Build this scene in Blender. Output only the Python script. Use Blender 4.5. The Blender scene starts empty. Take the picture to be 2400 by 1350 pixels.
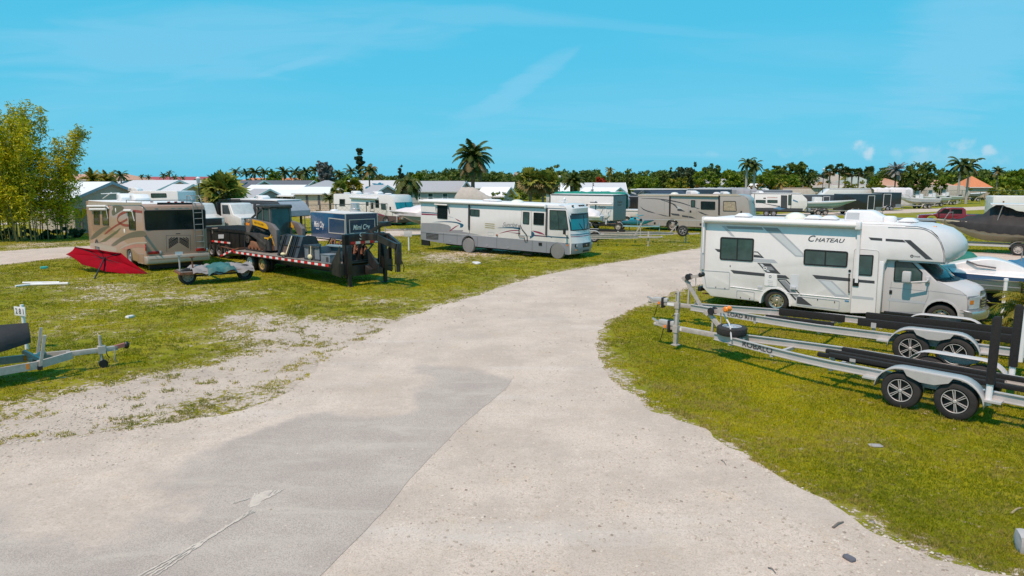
import bpy, bmesh, math, random
from mathutils import Vector, Matrix, noise as mnoise
import numpy as np
R = math.radians
sc = bpy.context.scene
col = sc.collection
random.seed(7)
# ------------------------------------------------------------------ camera, sky, sun, exposure
CAMH, FPX, PITCH = 4.45, 1600.0, R(8.88)
cam = bpy.data.objects.new('camera', bpy.data.cameras.new('camera')); col.objects.link(cam)
cam.location = (0, 0, CAMH); cam.rotation_euler = (R(90) - PITCH, 0, 0)
cam.data.sensor_width = 36; cam.data.lens = 24; cam.data.clip_end = 6000; cam.data.clip_start = .05
sc.camera = cam
sc.view_settings.view_transform = 'Standard'; sc.view_settings.look = 'None'
sc.view_settings.exposure = 0.0; sc.view_settings.gamma = 1.0
SUNV = Vector((-.36, -.47, 1)).normalized()
sl = bpy.data.lights.new('sun', 'SUN'); sl.energy = 4.55; sl.angle = R(.55); sl.color = (1, .735, .605)
so = bpy.data.objects.new('sun', sl); col.objects.link(so)
so.rotation_euler = SUNV.to_track_quat('Z', 'Y').to_euler(); so.location = (-20, -20, 60)
w = bpy.data.worlds.new('World'); sc.world = w; w.use_nodes = True
def sky_world():
    nt = w.node_tree; N = nt.nodes; L = nt.links; N.clear()
    def nd(t, **k):
        n = N.new(t)
        for a, b in k.items(): setattr(n, a, b)
        return n
    def mth(op, a, b=None, c=None):
        n = nd('ShaderNodeMath', operation=op)
        for i, v in enumerate((a, b, c)):
            if v is None: continue
            if isinstance(v, (int, float)): n.inputs[i].default_value = v
            else: L.new(v, n.inputs[i])
        return n.outputs[0]
    def mix(f, a, b, bt='MIX'):
        n = nd('ShaderNodeMix', data_type='RGBA', blend_type=bt)
        for s, v in ((n.inputs[0], f), (n.inputs[6], a), (n.inputs[7], b)):
            if isinstance(v, (int, float)): s.default_value = v
            elif isinstance(v, tuple): s.default_value = v + (1,)
            else: L.new(v, s)
        return n.outputs[2]
    sky = nd('ShaderNodeTexSky', sky_type='NISHITA', sun_disc=False, sun_elevation=math.asin(SUNV.z),
             sun_rotation=math.atan2(SUNV.x, SUNV.y) % (2 * math.pi), air_density=1.0, dust_density=1.2, ozone_density=2.0)
    tc = nd('ShaderNodeTexCoord'); sx = nd('ShaderNodeSeparateXYZ'); L.new(tc.outputs['Generated'], sx.inputs[0])
    z = mth('MAXIMUM', sx.outputs[2], 0.0)
    ramp = nd('ShaderNodeValToRGB'); L.new(mth('MULTIPLY', z, 2.2), ramp.inputs[0])
    cr = ramp.color_ramp
    cr.elements[0].position = 0; cr.elements[0].color = (1.35, 7.0, 9.9, 1)
    cr.elements[1].position = 1; cr.elements[1].color = (.45, 6.0, 9.3, 1)
    e = cr.elements.new(.3); e.color = (.75, 6.6, 9.7, 1)
    base = mix(.82, sky.outputs[0], ramp.outputs[0])
    # wispy cirrus laid out on a high flat cloud deck
    zz = mth('ADD', z, .12)
    cx = mth('DIVIDE', sx.outputs[0], zz); cy = mth('DIVIDE', sx.outputs[1], zz)
    cb = nd('ShaderNodeCombineXYZ'); L.new(cx, cb.inputs[0]); L.new(cy, cb.inputs[1])
    mp = nd('ShaderNodeMapping'); L.new(cb.outputs[0], mp.inputs[0])
    mp.inputs['Rotation'].default_value = (0, 0, R(-28)); mp.inputs['Scale'].default_value = (.42, .95, 1); mp.inputs['Location'].default_value = (3.1, .9, 0)
    n1 = nd('ShaderNodeTexNoise'); n1.inputs['Scale'].default_value = .9; n1.inputs['Detail'].default_value = 6; n1.inputs['Roughness'].default_value = .5; n1.inputs['Distortion'].default_value = .5
    L.new(mp.outputs[0], n1.inputs[0])
    n2 = nd('ShaderNodeTexNoise'); n2.inputs['Scale'].default_value = 3.2; n2.inputs['Detail'].default_value = 5; n2.inputs['Distortion'].default_value = 1.2
    L.new(mp.outputs[0], n2.inputs[0])
    def sstep(v, lo, hi, to=1.0):
        m = nd('ShaderNodeMapRange', interpolation_type='SMOOTHSTEP'); L.new(v, m.inputs[0])
        m.inputs[1].default_value = lo; m.inputs[2].default_value = hi; m.inputs[4].default_value = to
        return m.outputs[0]
    c1 = sstep(n1.outputs[0], .40, .78, .42)
    c2 = mth('MULTIPLY', sstep(n2.outputs[0], .5, .8), mth('MULTIPLY', c1, 1.2))
    cf = mth('MINIMUM', mth('ADD', c1, c2), .6)
    # a few low cumulus heads, far off to the right
    puff = None
    n3 = nd('ShaderNodeTexNoise'); n3.inputs['Scale'].default_value = 55; n3.inputs['Detail'].default_value = 5; L.new(tc.outputs['Generated'], n3.inputs[0])
    for (px, py, sxx, syy, a) in ((2025, 352, 26, 20, .95), (2140, 352, 26, 11, .6), (2255, 338, 34, 16, .55), (2318, 356, 24, 13, .75), (2230, 366, 150, 20, .3), (1880, 356, 60, 14, .18), (1660, 362, 30, 8, .15)):
        d = cam.matrix_basis.to_3x3() @ Vector(((px - 1200) / FPX, -(py - 675) / FPX, -1)); az = d.x / d.y; el = d.z / d.y
        ax = mth('DIVIDE', sx.outputs[0], mth('MAXIMUM', sx.outputs[1], .05)); ay = mth('DIVIDE', sx.outputs[2], mth('MAXIMUM', sx.outputs[1], .05))
        ex = mth('DIVIDE', mth('SUBTRACT', ax, az), sxx / FPX * 1.1); ey = mth('DIVIDE', mth('SUBTRACT', ay, el), syy / FPX * 1.1)
        rr = mth('ADD', mth('MULTIPLY', ex, ex), mth('MULTIPLY', ey, ey))
        rr = mth('ADD', rr, mth('MULTIPLY', mth('SUBTRACT', n3.outputs[0], .5), 4.5))
        g = sstep(mth('SUBTRACT', 1.15, rr), 0, 1.5, a)
        puff = g if puff is None else mth('MAXIMUM', puff, g)
    veil = None
    for (px, py, sxx, syy, ang, a) in ((1215, 205, 165, 28, -33, .36), (1130, 262, 100, 20, -12, .3), (1310, 148, 70, 12, -38, .28), (480, 95, 560, 95, -4, .34), (820, 95, 190, 40, -24, .3), (2280, 110, 300, 150, -35, .38), (1000, 28, 420, 26, 3, .25), (1500, 62, 420, 14, 5, .15), (1750, 250, 900, 40, -3, .2), (500, 330, 900, 70, 0, .12), (700, 150, 110, 14, -14, .4)):
        d = cam.matrix_basis.to_3x3() @ Vector(((px - 1200) / FPX, -(py - 675) / FPX, -1)); az = d.x / d.y; el = d.z / d.y; c_, s_ = math.cos(R(-ang)), math.sin(R(-ang))
        ax = mth('SUBTRACT', mth('DIVIDE', sx.outputs[0], mth('MAXIMUM', sx.outputs[1], .05)), az); ay = mth('SUBTRACT', mth('DIVIDE', sx.outputs[2], mth('MAXIMUM', sx.outputs[1], .05)), el)
        ex = mth('DIVIDE', mth('ADD', mth('MULTIPLY', ax, c_), mth('MULTIPLY', ay, s_)), sxx / FPX); ey = mth('DIVIDE', mth('SUBTRACT', mth('MULTIPLY', ay, c_), mth('MULTIPLY', ax, s_)), syy / FPX)
        rr = mth('ADD', mth('ADD', mth('MULTIPLY', ex, ex), mth('MULTIPLY', ey, ey)), mth('MULTIPLY', mth('SUBTRACT', n2.outputs[0], .5), 2.6))
        g = sstep(mth('SUBTRACT', 1.3, rr), 0, 1.3, a); veil = g if veil is None else mth('MAXIMUM', veil, g)
    base = mix(mth('MAXIMUM', mth('MULTIPLY', cf, .55), veil), base, (3.6, 7.1, 9.6))
    base = mix(mth('MULTIPLY', puff, .75), base, (7.0, 8.2, 9.3))
    bg = nd('ShaderNodeBackground'); bg.inputs[1].default_value = .092; L.new(base, bg.inputs[0])
    out = nd('ShaderNodeOutputWorld'); L.new(bg.outputs[0], out.inputs[0])
sky_world()
# ------------------------------------------------------------------ pixel rays -> real points
CP, SP = math.cos(PITCH), math.sin(PITCH)
CAM = Vector((0, 0, CAMH))
def ray(px, py):
    a = (px - 1200) / FPX; b = (py - 675) / FPX
    return Vector((a, CP - b * SP, -SP - b * CP))
def at(px, py, z=0.0):
    d = ray(px, py); return CAM + d * ((z - CAMH) / d.z)
def atD(px, D, z=0.0):                      # the point at ground distance D under image column px (z matters little)
    zc = D * CP - (z - CAMH) * SP
    return Vector(((px - 1200) / FPX * zc, D, z))
ZM = {1: (0, 220, 500 / 2400), 2: (140, 420, 500 / 2400), 3: (480, 420, 500 / 2400), 4: (940, 420, 500 / 2400), 5: (1370, 400, 500 / 2400),
      6: (1600, 470, 400 / 1929), 7: (1960, 440, 440 / 1856), 8: (1500, 620, 500 / 2400), 9: (1950, 680, 450 / 1787), 10: (0, 640, 400 / 1500),
      12: (560, 340, 440 / 2400), 14: (1360, 350, 440 / 2400), 15: (1700, 350, 400 / 2400), 16: (2000, 320, 400 / 2400),
      24: (700, 480, 260 / 1755), 25: (480, 470, 240 / 1800), 26: (1390, 480, 260 / 2400), 27: (2180, 560, 220 / 1485),
      34: (1700, 430, 280 / 2400), 35: (1920, 420, 360 / 2400)}
def zc(k, pts):                             # zoomed-view coordinates -> photograph pixels
    if k == 0: return pts
    x0, y0, s = ZM[k]; return [(x0 + p[0] * s, y0 + p[1] * s) for p in pts]
# ------------------------------------------------------------------ materials
MATS = {}
def M(name, c, rough=.55, metal=0.0, var=.1, scale=2.5, bump=0.0, coat=0.0, spec=.5, bscale=None, dirt=0.0, dirtc=(.25, .2, .14)):
    if name in MATS: return MATS[name]
    m = bpy.data.materials.new(name); m.use_nodes = True; MATS[name] = m
    N = m.node_tree.nodes; L = m.node_tree.links; b = N['Principled BSDF']
    b.inputs['Roughness'].default_value = rough; b.inputs['Metallic'].default_value = metal
    b.inputs['Specular IOR Level'].default_value = spec; b.inputs['Coat Weight'].default_value = coat
    tc = N.new('ShaderNodeTexCoord')
    n = N.new('ShaderNodeTexNoise'); n.inputs['Scale'].default_value = scale; n.inputs['Detail'].default_value = 5; n.inputs['Roughness'].default_value = .65
    L.new(tc.outputs['Object'], n.inputs[0])
    r = N.new('ShaderNodeValToRGB'); L.new(n.outputs[0], r.inputs[0])
    r.color_ramp.elements[0].position = .3; r.color_ramp.elements[1].position = .7
    r.color_ramp.elements[0].color = tuple(x * (1 - var) for x in c) + (1,)
    r.color_ramp.elements[1].color = tuple(min(1, x * (1 + var)) for x in c) + (1,)
    out = r.outputs[0]
    if dirt:
        mp = N.new('ShaderNodeMapping'); mp.inputs['Scale'].default_value = (1.2, 1.2, .25); L.new(tc.outputs['Object'], mp.inputs[0])
        n2 = N.new('ShaderNodeTexNoise'); n2.inputs['Scale'].default_value = 3; n2.inputs['Detail'].default_value = 8; n2.inputs['Roughness'].default_value = .7; L.new(mp.outputs[0], n2.inputs[0])
        mr = N.new('ShaderNodeMapRange'); L.new(n2.outputs[0], mr.inputs[0]); mr.inputs[1].default_value = .45; mr.inputs[2].default_value = .8; mr.inputs[4].default_value = dirt
        mx = N.new('ShaderNodeMix'); mx.data_type = 'RGBA'; L.new(mr.outputs[0], mx.inputs[0]); L.new(out, mx.inputs[6]); mx.inputs[7].default_value = dirtc + (1,)
        out = mx.outputs[2]
    L.new(out, b.inputs['Base Color'])
    if bump:
        bp = N.new('ShaderNodeBump'); bp.inputs['Strength'].default_value = bump; bp.inputs['Distance'].default_value = .02
        n3 = N.new('ShaderNodeTexNoise'); n3.inputs['Scale'].default_value = bscale or scale * 8; n3.inputs['Detail'].default_value = 4; L.new(tc.outputs['Object'], n3.inputs[0])
        L.new(n3.outputs[0], bp.inputs['Height']); L.new(bp.outputs[0], b.inputs['Normal'])
    return m
WHITE = M('white gelcoat', (.72, .71, .70), .28, var=.03, coat=.3, dirt=.10)
ROOFW = M('white roof membrane', (.72, .71, .70), .55, var=.05, dirt=.18)
OFFW = M('off white paint', (.66, .65, .63), .35, var=.03, dirt=.12)
LGREY = M('light grey decal', (.46, .48, .50), .35, var=.02)
MGREY = M('mid grey paint', (.28, .29, .31), .4, var=.04)
DGREY = M('dark grey decal', (.055, .058, .065), .35, var=.05)
SKIRT = M('grey skirt paint', (.23, .25, .28), .35, var=.05, dirt=.15)
BLACK = M('black plastic', (.012, .012, .013), .45, var=.2)
BLACKP = M('black painted steel', (.014, .014, .015), .35, var=.2, dirt=.2)
RUBBER = M('tyre rubber', (.018, .018, .019), .8, var=.3, dirt=.3, dirtc=(.12, .1, .08))
CHROME = M('chrome', (.58, .57, .56), .22, .8, var=.02)
ALU = M('aluminium', (.28, .27, .26), .5, .3, var=.12, scale=9, bump=.5, bscale=26)
ALUP = M('aluminium bright', (.47, .455, .44), .5, .15, var=.06, scale=5)
GALV = M('galvanised steel', (.42, .385, .35), .55, .08, var=.18, scale=9)
GLASS = M('dark window glass', (.010, .018, .019), .08, var=.4, scale=1.3, spec=.4)
GLASST = M('tinted window glass', (.045, .085, .08), .08, var=.35, scale=1.6, spec=.45)
TEAL = M('teal windscreen shade', (.012, .20, .24), .08, var=.25, scale=1.2, spec=.7)
REDL = M('red lamp', (.45, .015, .012), .2, var=.1)
AMBER = M('amber lamp', (.75, .22, .02), .2, var=.1)
LAMPC = M('clear lamp', (.55, .56, .58), .1, var=.2, spec=.8)
PLATE = M('pale plate', (.55, .62, .66), .4, var=.1)
REFW = M('white reflector tape', (.75, .75, .75), .3, var=.1)
REFR = M('red reflector tape', (.62, .02, .02), .3, var=.1)
RUST = M('rusty steel', (.19, .075, .035), .8, var=.4, scale=6, bump=.3)
CARPET = M('black bunk carpet', (.014, .014, .014), .95, var=.3, scale=20, bump=.4)
WHITEP = M('white pvc', (.74, .74, .74), .35, var=.04, dirt=.1)
AWN = M('white awning fabric', (.72, .71, .70), .5, var=.03)
# ------------------------------------------------------------------ objects, tags
def tag(o, label=None, cat=None, group=None, kind=None):
    if label: o['label'] = label
    if cat: o['category'] = cat
    if group: o['group'] = group
    if kind: o['kind'] = kind
    return o
def empty(name, loc=(0, 0, 0), rz=0.0):
    o = bpy.data.objects.new(name, None); col.objects.link(o); o.location = loc; o.rotation_euler = (0, 0, rz); o.empty_display_size = .2
    return o
def copy_tree(o, parent=None):
    c = o.copy(); col.objects.link(c)
    if parent: c.parent = parent
    for ch in list(o.children): copy_tree(ch, c)
    return c
# ------------------------------------------------------------------ 2-D helpers
def fillet(poly, r, n=4):
    out = []; k = len(poly)
    for i in range(k):
        p = Vector(poly[i]); a = Vector(poly[i - 1]) - p; b = Vector(poly[(i + 1) % k]) - p
        la, lb = a.length, b.length
        if la < 1e-6 or lb < 1e-6: continue
        a /= la; b /= lb; rr = r[i] if isinstance(r, (list, tuple)) else r
        ang = a.angle(b)
        if rr <= 0 or ang > 3.0: out.append(tuple(p)); continue
        t = min(rr / math.tan(ang / 2), la * .48, lb * .48)
        p0, p1 = p + a * t, p + b * t
        for j in range(n + 1):
            s = j / n; out.append(tuple(p0 * (1 - s) ** 2 + p * 2 * s * (1 - s) + p1 * s * s))
    return out
def inset(poly, d):
    k = len(poly); A = sum(poly[i][0] * poly[(i + 1) % k][1] - poly[(i + 1) % k][0] * poly[i][1] for i in range(k))
    s = 1 if A > 0 else -1; out = []
    for i in range(k):
        p = Vector(poly[i]); a = (p - Vector(poly[i - 1])); b = (Vector(poly[(i + 1) % k]) - p)
        if a.length < 1e-7: a = b.copy()
        if b.length < 1e-7: b = a.copy()
        a.normalize(); b.normalize()
        n = Vector((-a.y - b.y, a.x + b.x)) * s
        if n.length < 1e-6: out.append(tuple(p)); continue
        n.normalize(); c = max(.4, n.dot(Vector((-a.y, a.x)) * s)); out.append(tuple(p + n * d / c))
    return out
def spline(pts, n=6, closed=False):
    P = [Vector(p) for p in pts]; k = len(P); out = []
    for i in range(k if closed else k - 1):
        p1, p2 = P[i], P[(i + 1) % k]
        p0 = P[i - 1] if (closed or i > 0) else p1 * 2 - p2
        p3 = P[(i + 2) % k] if (closed or i + 2 < k) else p2 * 2 - p1
        for j in range(n):
            t = j / n
            out.append(tuple(.5 * ((2 * p1) + (p2 - p0) * t + (2 * p0 - 5 * p1 + 4 * p2 - p3) * t * t + (3 * p1 - p0 - 3 * p2 + p3) * t ** 3)))
    if not closed: out.append(tuple(P[-1]))
    return out
TXT = {}
def text2d(body, shear=0.0):
    k = (body, shear)
    if k not in TXT:
        cu = bpy.data.curves.new('lettering', 'FONT'); cu.body = body; cu.shear = shear; cu.resolution_u = 3; cu.offset = .012
        o = bpy.data.objects.new('lettering', cu); col.objects.link(o)
        me = bpy.data.meshes.new_from_object(o.evaluated_get(bpy.context.evaluated_depsgraph_get()))
        v = [(a.co.x, a.co.y) for a in me.vertices]; f = [tuple(p.vertices) for p in me.polygons]
        bpy.data.objects.remove(o); bpy.data.meshes.remove(me); bpy.data.curves.remove(cu)
        TXT[k] = (v, f)
    return TXT[k]
# ------------------------------------------------------------------ planes of a thing, and its mesh builder
class Pl:
    def __init__(s, V, o, u, w, n): s.V, s.o, s.u, s.w, s.n = V, Vector(o), Vector(u), Vector(w), Vector(n)
    def at(s, p, d=0.0): return s.o + s.u * p[0] + s.w * p[1] + s.n * d
    def one(s, px, py):
        mi = s.V.inv; c = mi @ CAM; d = mi.to_3x3() @ ray(px, py)
        t = (s.o - c).dot(s.n) / d.dot(s.n); h = c + d * t - s.o
        return (h.dot(s.u), h.dot(s.w))
    def q(s, k, pts): return [s.one(*p) for p in zc(k, pts)]
class V:
    """a thing: an Empty on the ground; local x to the right in the photograph, y away from the camera, z up"""
    def __init__(s, name, label, cat, loc, ang, pitch=0.0, group=None, roll=0.0):
        s.root = empty(name, (loc[0], loc[1], loc[2] if len(loc) > 2 else 0)); s.root.rotation_euler = (R(roll), R(pitch), R(ang))
        tag(s.root, label, cat, group)
        s.mat = Matrix.Translation(s.root.location) @ s.root.rotation_euler.to_matrix().to_4x4(); s.inv = s.mat.inverted()
    def side(s, y=0.0): return Pl(s, (0, y, 0), (1, 0, 0), (0, 0, 1), (0, -1, 0))
    def right(s, x): return Pl(s, (x, 0, 0), (0, 1, 0), (0, 0, 1), (1, 0, 0))
    def left(s, x): return Pl(s, (x, 0, 0), (0, 1, 0), (0, 0, 1), (-1, 0, 0))
    def top(s, z): return Pl(s, (0, 0, z), (1, 0, 0), (0, 1, 0), (0, 0, 1))
    def gz(s, x, y=0): p = s.mat @ Vector((x, y, 0)); return -p.z
class MB:
    def __init__(s): s.v, s.f, s.m, s.mats = [], [], [], []
    def mi(s, m):
        if m not in s.mats: s.mats.append(m)
        return s.mats.index(m)
    def raw(s, vs, fs, m):
        b = len(s.v); s.v += [tuple(x) for x in vs]; k = s.mi(m)
        for f in fs: s.f.append(tuple(i + b for i in f)); s.m.append(k)
    def box(s, x0, x1, y0, y1, z0, z1, m, bev=0.0, T=None):
        if bev > 0:
            bm = bmesh.new(); bmesh.ops.create_cube(bm, size=1)
            for v in bm.verts: v.co = Vector(((x0 + x1) / 2 + v.co.x * (x1 - x0), (y0 + y1) / 2 + v.co.y * (y1 - y0), (z0 + z1) / 2 + v.co.z * (z1 - z0)))
            bmesh.ops.bevel(bm, geom=list(bm.edges), offset=min(bev, abs(x1 - x0) * .45, abs(y1 - y0) * .45, abs(z1 - z0) * .45), segments=2, profile=.6, affect='EDGES')
            s.bm(bm, m, T); return
        vs = [Vector((x, y, z)) for x in (x0, x1) for y in (y0, y1) for z in (z0, z1)]
        if T: vs = [T @ v for v in vs]
        s.raw(vs, [(0, 1, 3, 2), (4, 6, 7, 5), (0, 4, 5, 1), (2, 3, 7, 6), (0, 2, 6, 4), (1, 5, 7, 3)], m)
    def bm(s, bm, m, T=None):
        bm.verts.index_update(); s.raw([(T @ v.co) if T else v.co.copy() for v in bm.verts], [[v.index for v in f.verts] for f in bm.faces], m); bm.free()
    def prism(s, poly, y0, y1, m, bev=0.0, seg=2):
        """a profile in x-z pushed along y, its two rims rounded"""
        k = len(poly); bm = bmesh.new()
        a = [bm.verts.new((p[0], y0, p[1])) for p in poly]; b = [bm.verts.new((p[0], y1, p[1])) for p in poly]
        bm.faces.new(a); bm.faces.new(list(reversed(b)))
        for i in range(k): bm.faces.new((a[i], b[i], b[(i + 1) % k], a[(i + 1) % k]))
        bmesh.ops.recalc_face_normals(bm, faces=list(bm.faces))
        if bev > 0:
            ed = [e for e in bm.edges if abs(e.verts[0].co.y - e.verts[1].co.y) < 1e-6]
            bmesh.ops.bevel(bm, geom=ed, offset=bev, segments=seg, profile=.5, affect='EDGES', clamp_overlap=True)
        s.bm(bm, m)
    def plate(s, pl, poly, d0, d1, m):
        k = len(poly); vs = [pl.at(p, d1) for p in poly] + [pl.at(p, d0) for p in poly]
        s.raw(vs, [tuple(range(k))] + [(i, i + k, (i + 1) % k + k, (i + 1) % k) for i in range(k)], m)
    def decal(s, pl, poly, m, d=.004): s.raw([pl.at(p, d) for p in poly], [tuple(range(len(poly)))], m)
    def ring(s, pl, a, b, d0, d1, m):
        k = len(a); vs = [pl.at(p, d1) for p in a] + [pl.at(p, d1) for p in b] + [pl.at(p, d0) for p in a] + [pl.at(p, d0) for p in b]; fs = []
        for i in range(k):
            j = (i + 1) % k; fs += [(i, j, j + k, i + k), (i, i + 2 * k, j + 2 * k, j), (i + k, j + k, j + 3 * k, i + 3 * k)]
        s.raw(vs, fs, m)
    def strip(s, pl, pts, wd, m, d=.004):
        n = len(pts); vs = []; fs = []
        for i, p in enumerate(pts):
            a = Vector(pts[max(0, i - 1)]); b = Vector(pts[min(n - 1, i + 1)]); t = (b - a)
            if t.length < 1e-9: t = Vector((1, 0))
            t.normalize(); nn = Vector((-t.y, t.x)); ww = (wd[i] if isinstance(wd, (list, tuple)) else wd) / 2
            vs += [pl.at(Vector(p) + nn * ww, d), pl.at(Vector(p) - nn * ww, d)]
        for i in range(n - 1): fs.append((2 * i, 2 * i + 1, 2 * i + 3, 2 * i + 2))
        s.raw(vs, fs, m)
    def text(s, pl, body, p0, p1, m, hr=1.0, d=.006, shear=0.0):
        """lettering from p0 to p1 (2-D points on the plane), height ratio hr"""
        vs, fs = text2d(body, shear)
        if not vs: return
        x0 = min(a[0] for a in vs); x1 = max(a[0] for a in vs)
        a, b = Vector(p0), Vector(p1); u = b - a; k = u.length / (x1 - x0); u.normalize(); n = Vector((-u.y, u.x))
        s.raw([pl.at(a + u * ((p[0] - x0) * k) + n * (p[1] * k * hr), d) for p in vs], fs, m)
    def tube(s, pts, r, m, n=8, cap=True):
        P = [Vector(p) for p in pts]; k = len(P); vs = []; fs = []; up = None
        for i in range(k):
            t = (P[min(k - 1, i + 1)] - P[max(0, i - 1)])
            if t.length < 1e-9: t = Vector((0, 0, 1))
            t.normalize()
            if up is None:
                a = Vector((0, 0, 1)) if abs(t.z) < .9 else Vector((1, 0, 0)); up = a
            x = up - t * up.dot(t)
            if x.length < 1e-4: x = (Vector((1, 0, 0)) - t * t.x)
            x.normalize(); y = t.cross(x); up = x; rr = r[i] if isinstance(r, (list, tuple)) else r
            for j in range(n): a = 2 * math.pi * (j + .5) / n; vs.append(P[i] + x * math.cos(a) * rr + y * math.sin(a) * rr)
        for i in range(k - 1):
            for j in range(n): fs.append((i * n + j, i * n + (j + 1) % n, (i + 1) * n + (j + 1) % n, (i + 1) * n + j))
        if cap: fs += [tuple(reversed(range(n))), tuple(range((k - 1) * n, k * n))]
        s.raw(vs, fs, m)
    def bar(s, a, b, w, h, m, up=(0, 0, 1)):
        a, b = Vector(a), Vector(b); t = (b - a).normalized(); u = Vector(up); x = t.cross(u)
        if x.length < 1e-4: x = t.cross(Vector((1, 0, 0)))
        x.normalize(); z = x.cross(t).normalized(); vs = []
        for p in (a, b):
            for sx, sz in ((-1, -1), (1, -1), (1, 1), (-1, 1)): vs.append(p + x * sx * w / 2 + z * sz * h / 2)
        s.raw(vs, [(0, 3, 2, 1), (4, 5, 6, 7)] + [(i, (i + 1) % 4, (i + 1) % 4 + 4, i + 4) for i in range(4)], m)
    def ibeam(s, pts, w, h, m, t=.012):
        """an I-beam swept along a path"""
        sec = [(-w / 2, -h / 2), (w / 2, -h / 2), (w / 2, -h / 2 + t), (t / 2, -h / 2 + t), (t / 2, h / 2 - t), (w / 2, h / 2 - t), (w / 2, h / 2), (-w / 2, h / 2), (-w / 2, h / 2 - t), (-t / 2, h / 2 - t), (-t / 2, -h / 2 + t), (-w / 2, -h / 2 + t)]
        P = [Vector(p) for p in pts]; k = len(P); vs = []; fs = []; n = len(sec)
        for i in range(k):
            tt = (P[min(k - 1, i + 1)] - P[max(0, i - 1)]).normalized(); x = tt.cross(Vector((0, 0, 1))).normalized(); z = x.cross(tt)
            vs += [P[i] + x * a + z * b for a, b in sec]
        for i in range(k - 1):
            for j in range(n): fs.append((i * n + j, i * n + (j + 1) % n, (i + 1) * n + (j + 1) % n, (i + 1) * n + j))
        for b in (0, (k - 1) * n):
            for q in ((0, 1, 2, 3, 10, 11), (4, 5, 6, 7, 8, 9), (3, 4, 9, 10)): fs.append(tuple(b + i for i in q))
        s.raw(vs, fs, m)
    def lathe(s, c, axis, prof, m, n=24, cap=False):
        c = Vector(c); a = Vector(axis).normalized(); x = a.orthogonal().normalized(); y = a.cross(x); vs = []; fs = []; k = len(prof)
        for (r, h) in prof:
            for j in range(n): t = 2 * math.pi * j / n; vs.append(c + a * h + (x * math.cos(t) + y * math.sin(t)) * r)
        for i in range(k - 1):
            for j in range(n): fs.append((i * n + j, i * n + (j + 1) % n, (i + 1) * n + (j + 1) % n, (i + 1) * n + j))
        if cap: fs += [tuple(reversed(range(n))), tuple(range((k - 1) * n, k * n))]
        s.raw(vs, fs, m)
    def ell(s, c, r, m, n=14, k=9, half=False):
        vs = []; fs = []; c = Vector(c)
        for i in range(k + 1):
            th = (math.pi / 2 if half else math.pi) * i / k
            for j in range(n): a = 2 * math.pi * j / n; vs.append(c + Vector((r[0] * math.sin(th) * math.cos(a), r[1] * math.sin(th) * math.sin(a), r[2] * math.cos(th))))
        for i in range(k):
            for j in range(n): fs.append((i * n + j, (i + 1) * n + j, (i + 1) * n + (j + 1) % n, i * n + (j + 1) % n))
        s.raw(vs, fs, m)
    def loft(s, rings, m, closed=True, cap=True):
        n = len(rings[0]); vs = [p for r in rings for p in r]; fs = []
        for i in range(len(rings) - 1):
            for j in range(n if closed else n - 1): fs.append((i * n + j, i * n + (j + 1) % n, (i + 1) * n + (j + 1) % n, (i + 1) * n + j))
        if cap and closed: fs += [tuple(reversed(range(n))), tuple(range((len(rings) - 1) * n, len(rings) * n))]
        s.raw(vs, fs, m)
    def obj(s, name, parent=None, smooth=35):
        me = bpy.data.meshes.new(name); me.from_pydata(s.v, [], s.f); me.validate()
        for m in s.mats: me.materials.append(m)
        if len(me.polygons) == len(s.m): me.polygons.foreach_set('material_index', s.m)
        else: print('LOST FACES', name)
        if smooth:
            me.polygons.foreach_set('use_smooth', [True] * len(me.polygons)); me.set_sharp_from_angle(angle=R(smooth))
        me.update(); o = bpy.data.objects.new(name, me); col.objects.link(o)
        if parent is not None: o.parent = parent.root if isinstance(parent, V) else parent
        return o
# ------------------------------------------------------------------ parts used by many things
def window(v, pl, poly, r=.05, fw=.035, fm=None, gm=None, mull=(), _=None, d=.0, hbar=None):
    """a window: its frame is the part, its pane the sub-part; poly four corners on the plane"""
    fm = fm or BLACK; gm = gm or GLASS; P = fillet(poly, r); mb = MB(); I = inset(P, fw)
    mb.ring(pl, P, I, d, d + .022, fm)
    c = [Vector(p) for p in poly]
    for t in mull:
        a = c[0].lerp(c[1], t); b = c[3].lerp(c[2], t); mb.strip(pl, [tuple(a.lerp(b, .04)), tuple(a.lerp(b, .96))], fw * .9, fm, d + .018)
    if hbar:
        a = c[0].lerp(c[3], hbar); b = c[1].lerp(c[2], hbar); mb.strip(pl, [tuple(a.lerp(b, .04)), tuple(a.lerp(b, .96))], fw * .9, fm, d + .018)
    o = mb.obj('window', v); g = MB(); g.decal(pl, I, gm, d + .010); g.obj('pane', o)
    return o
RIMS = {}
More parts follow.
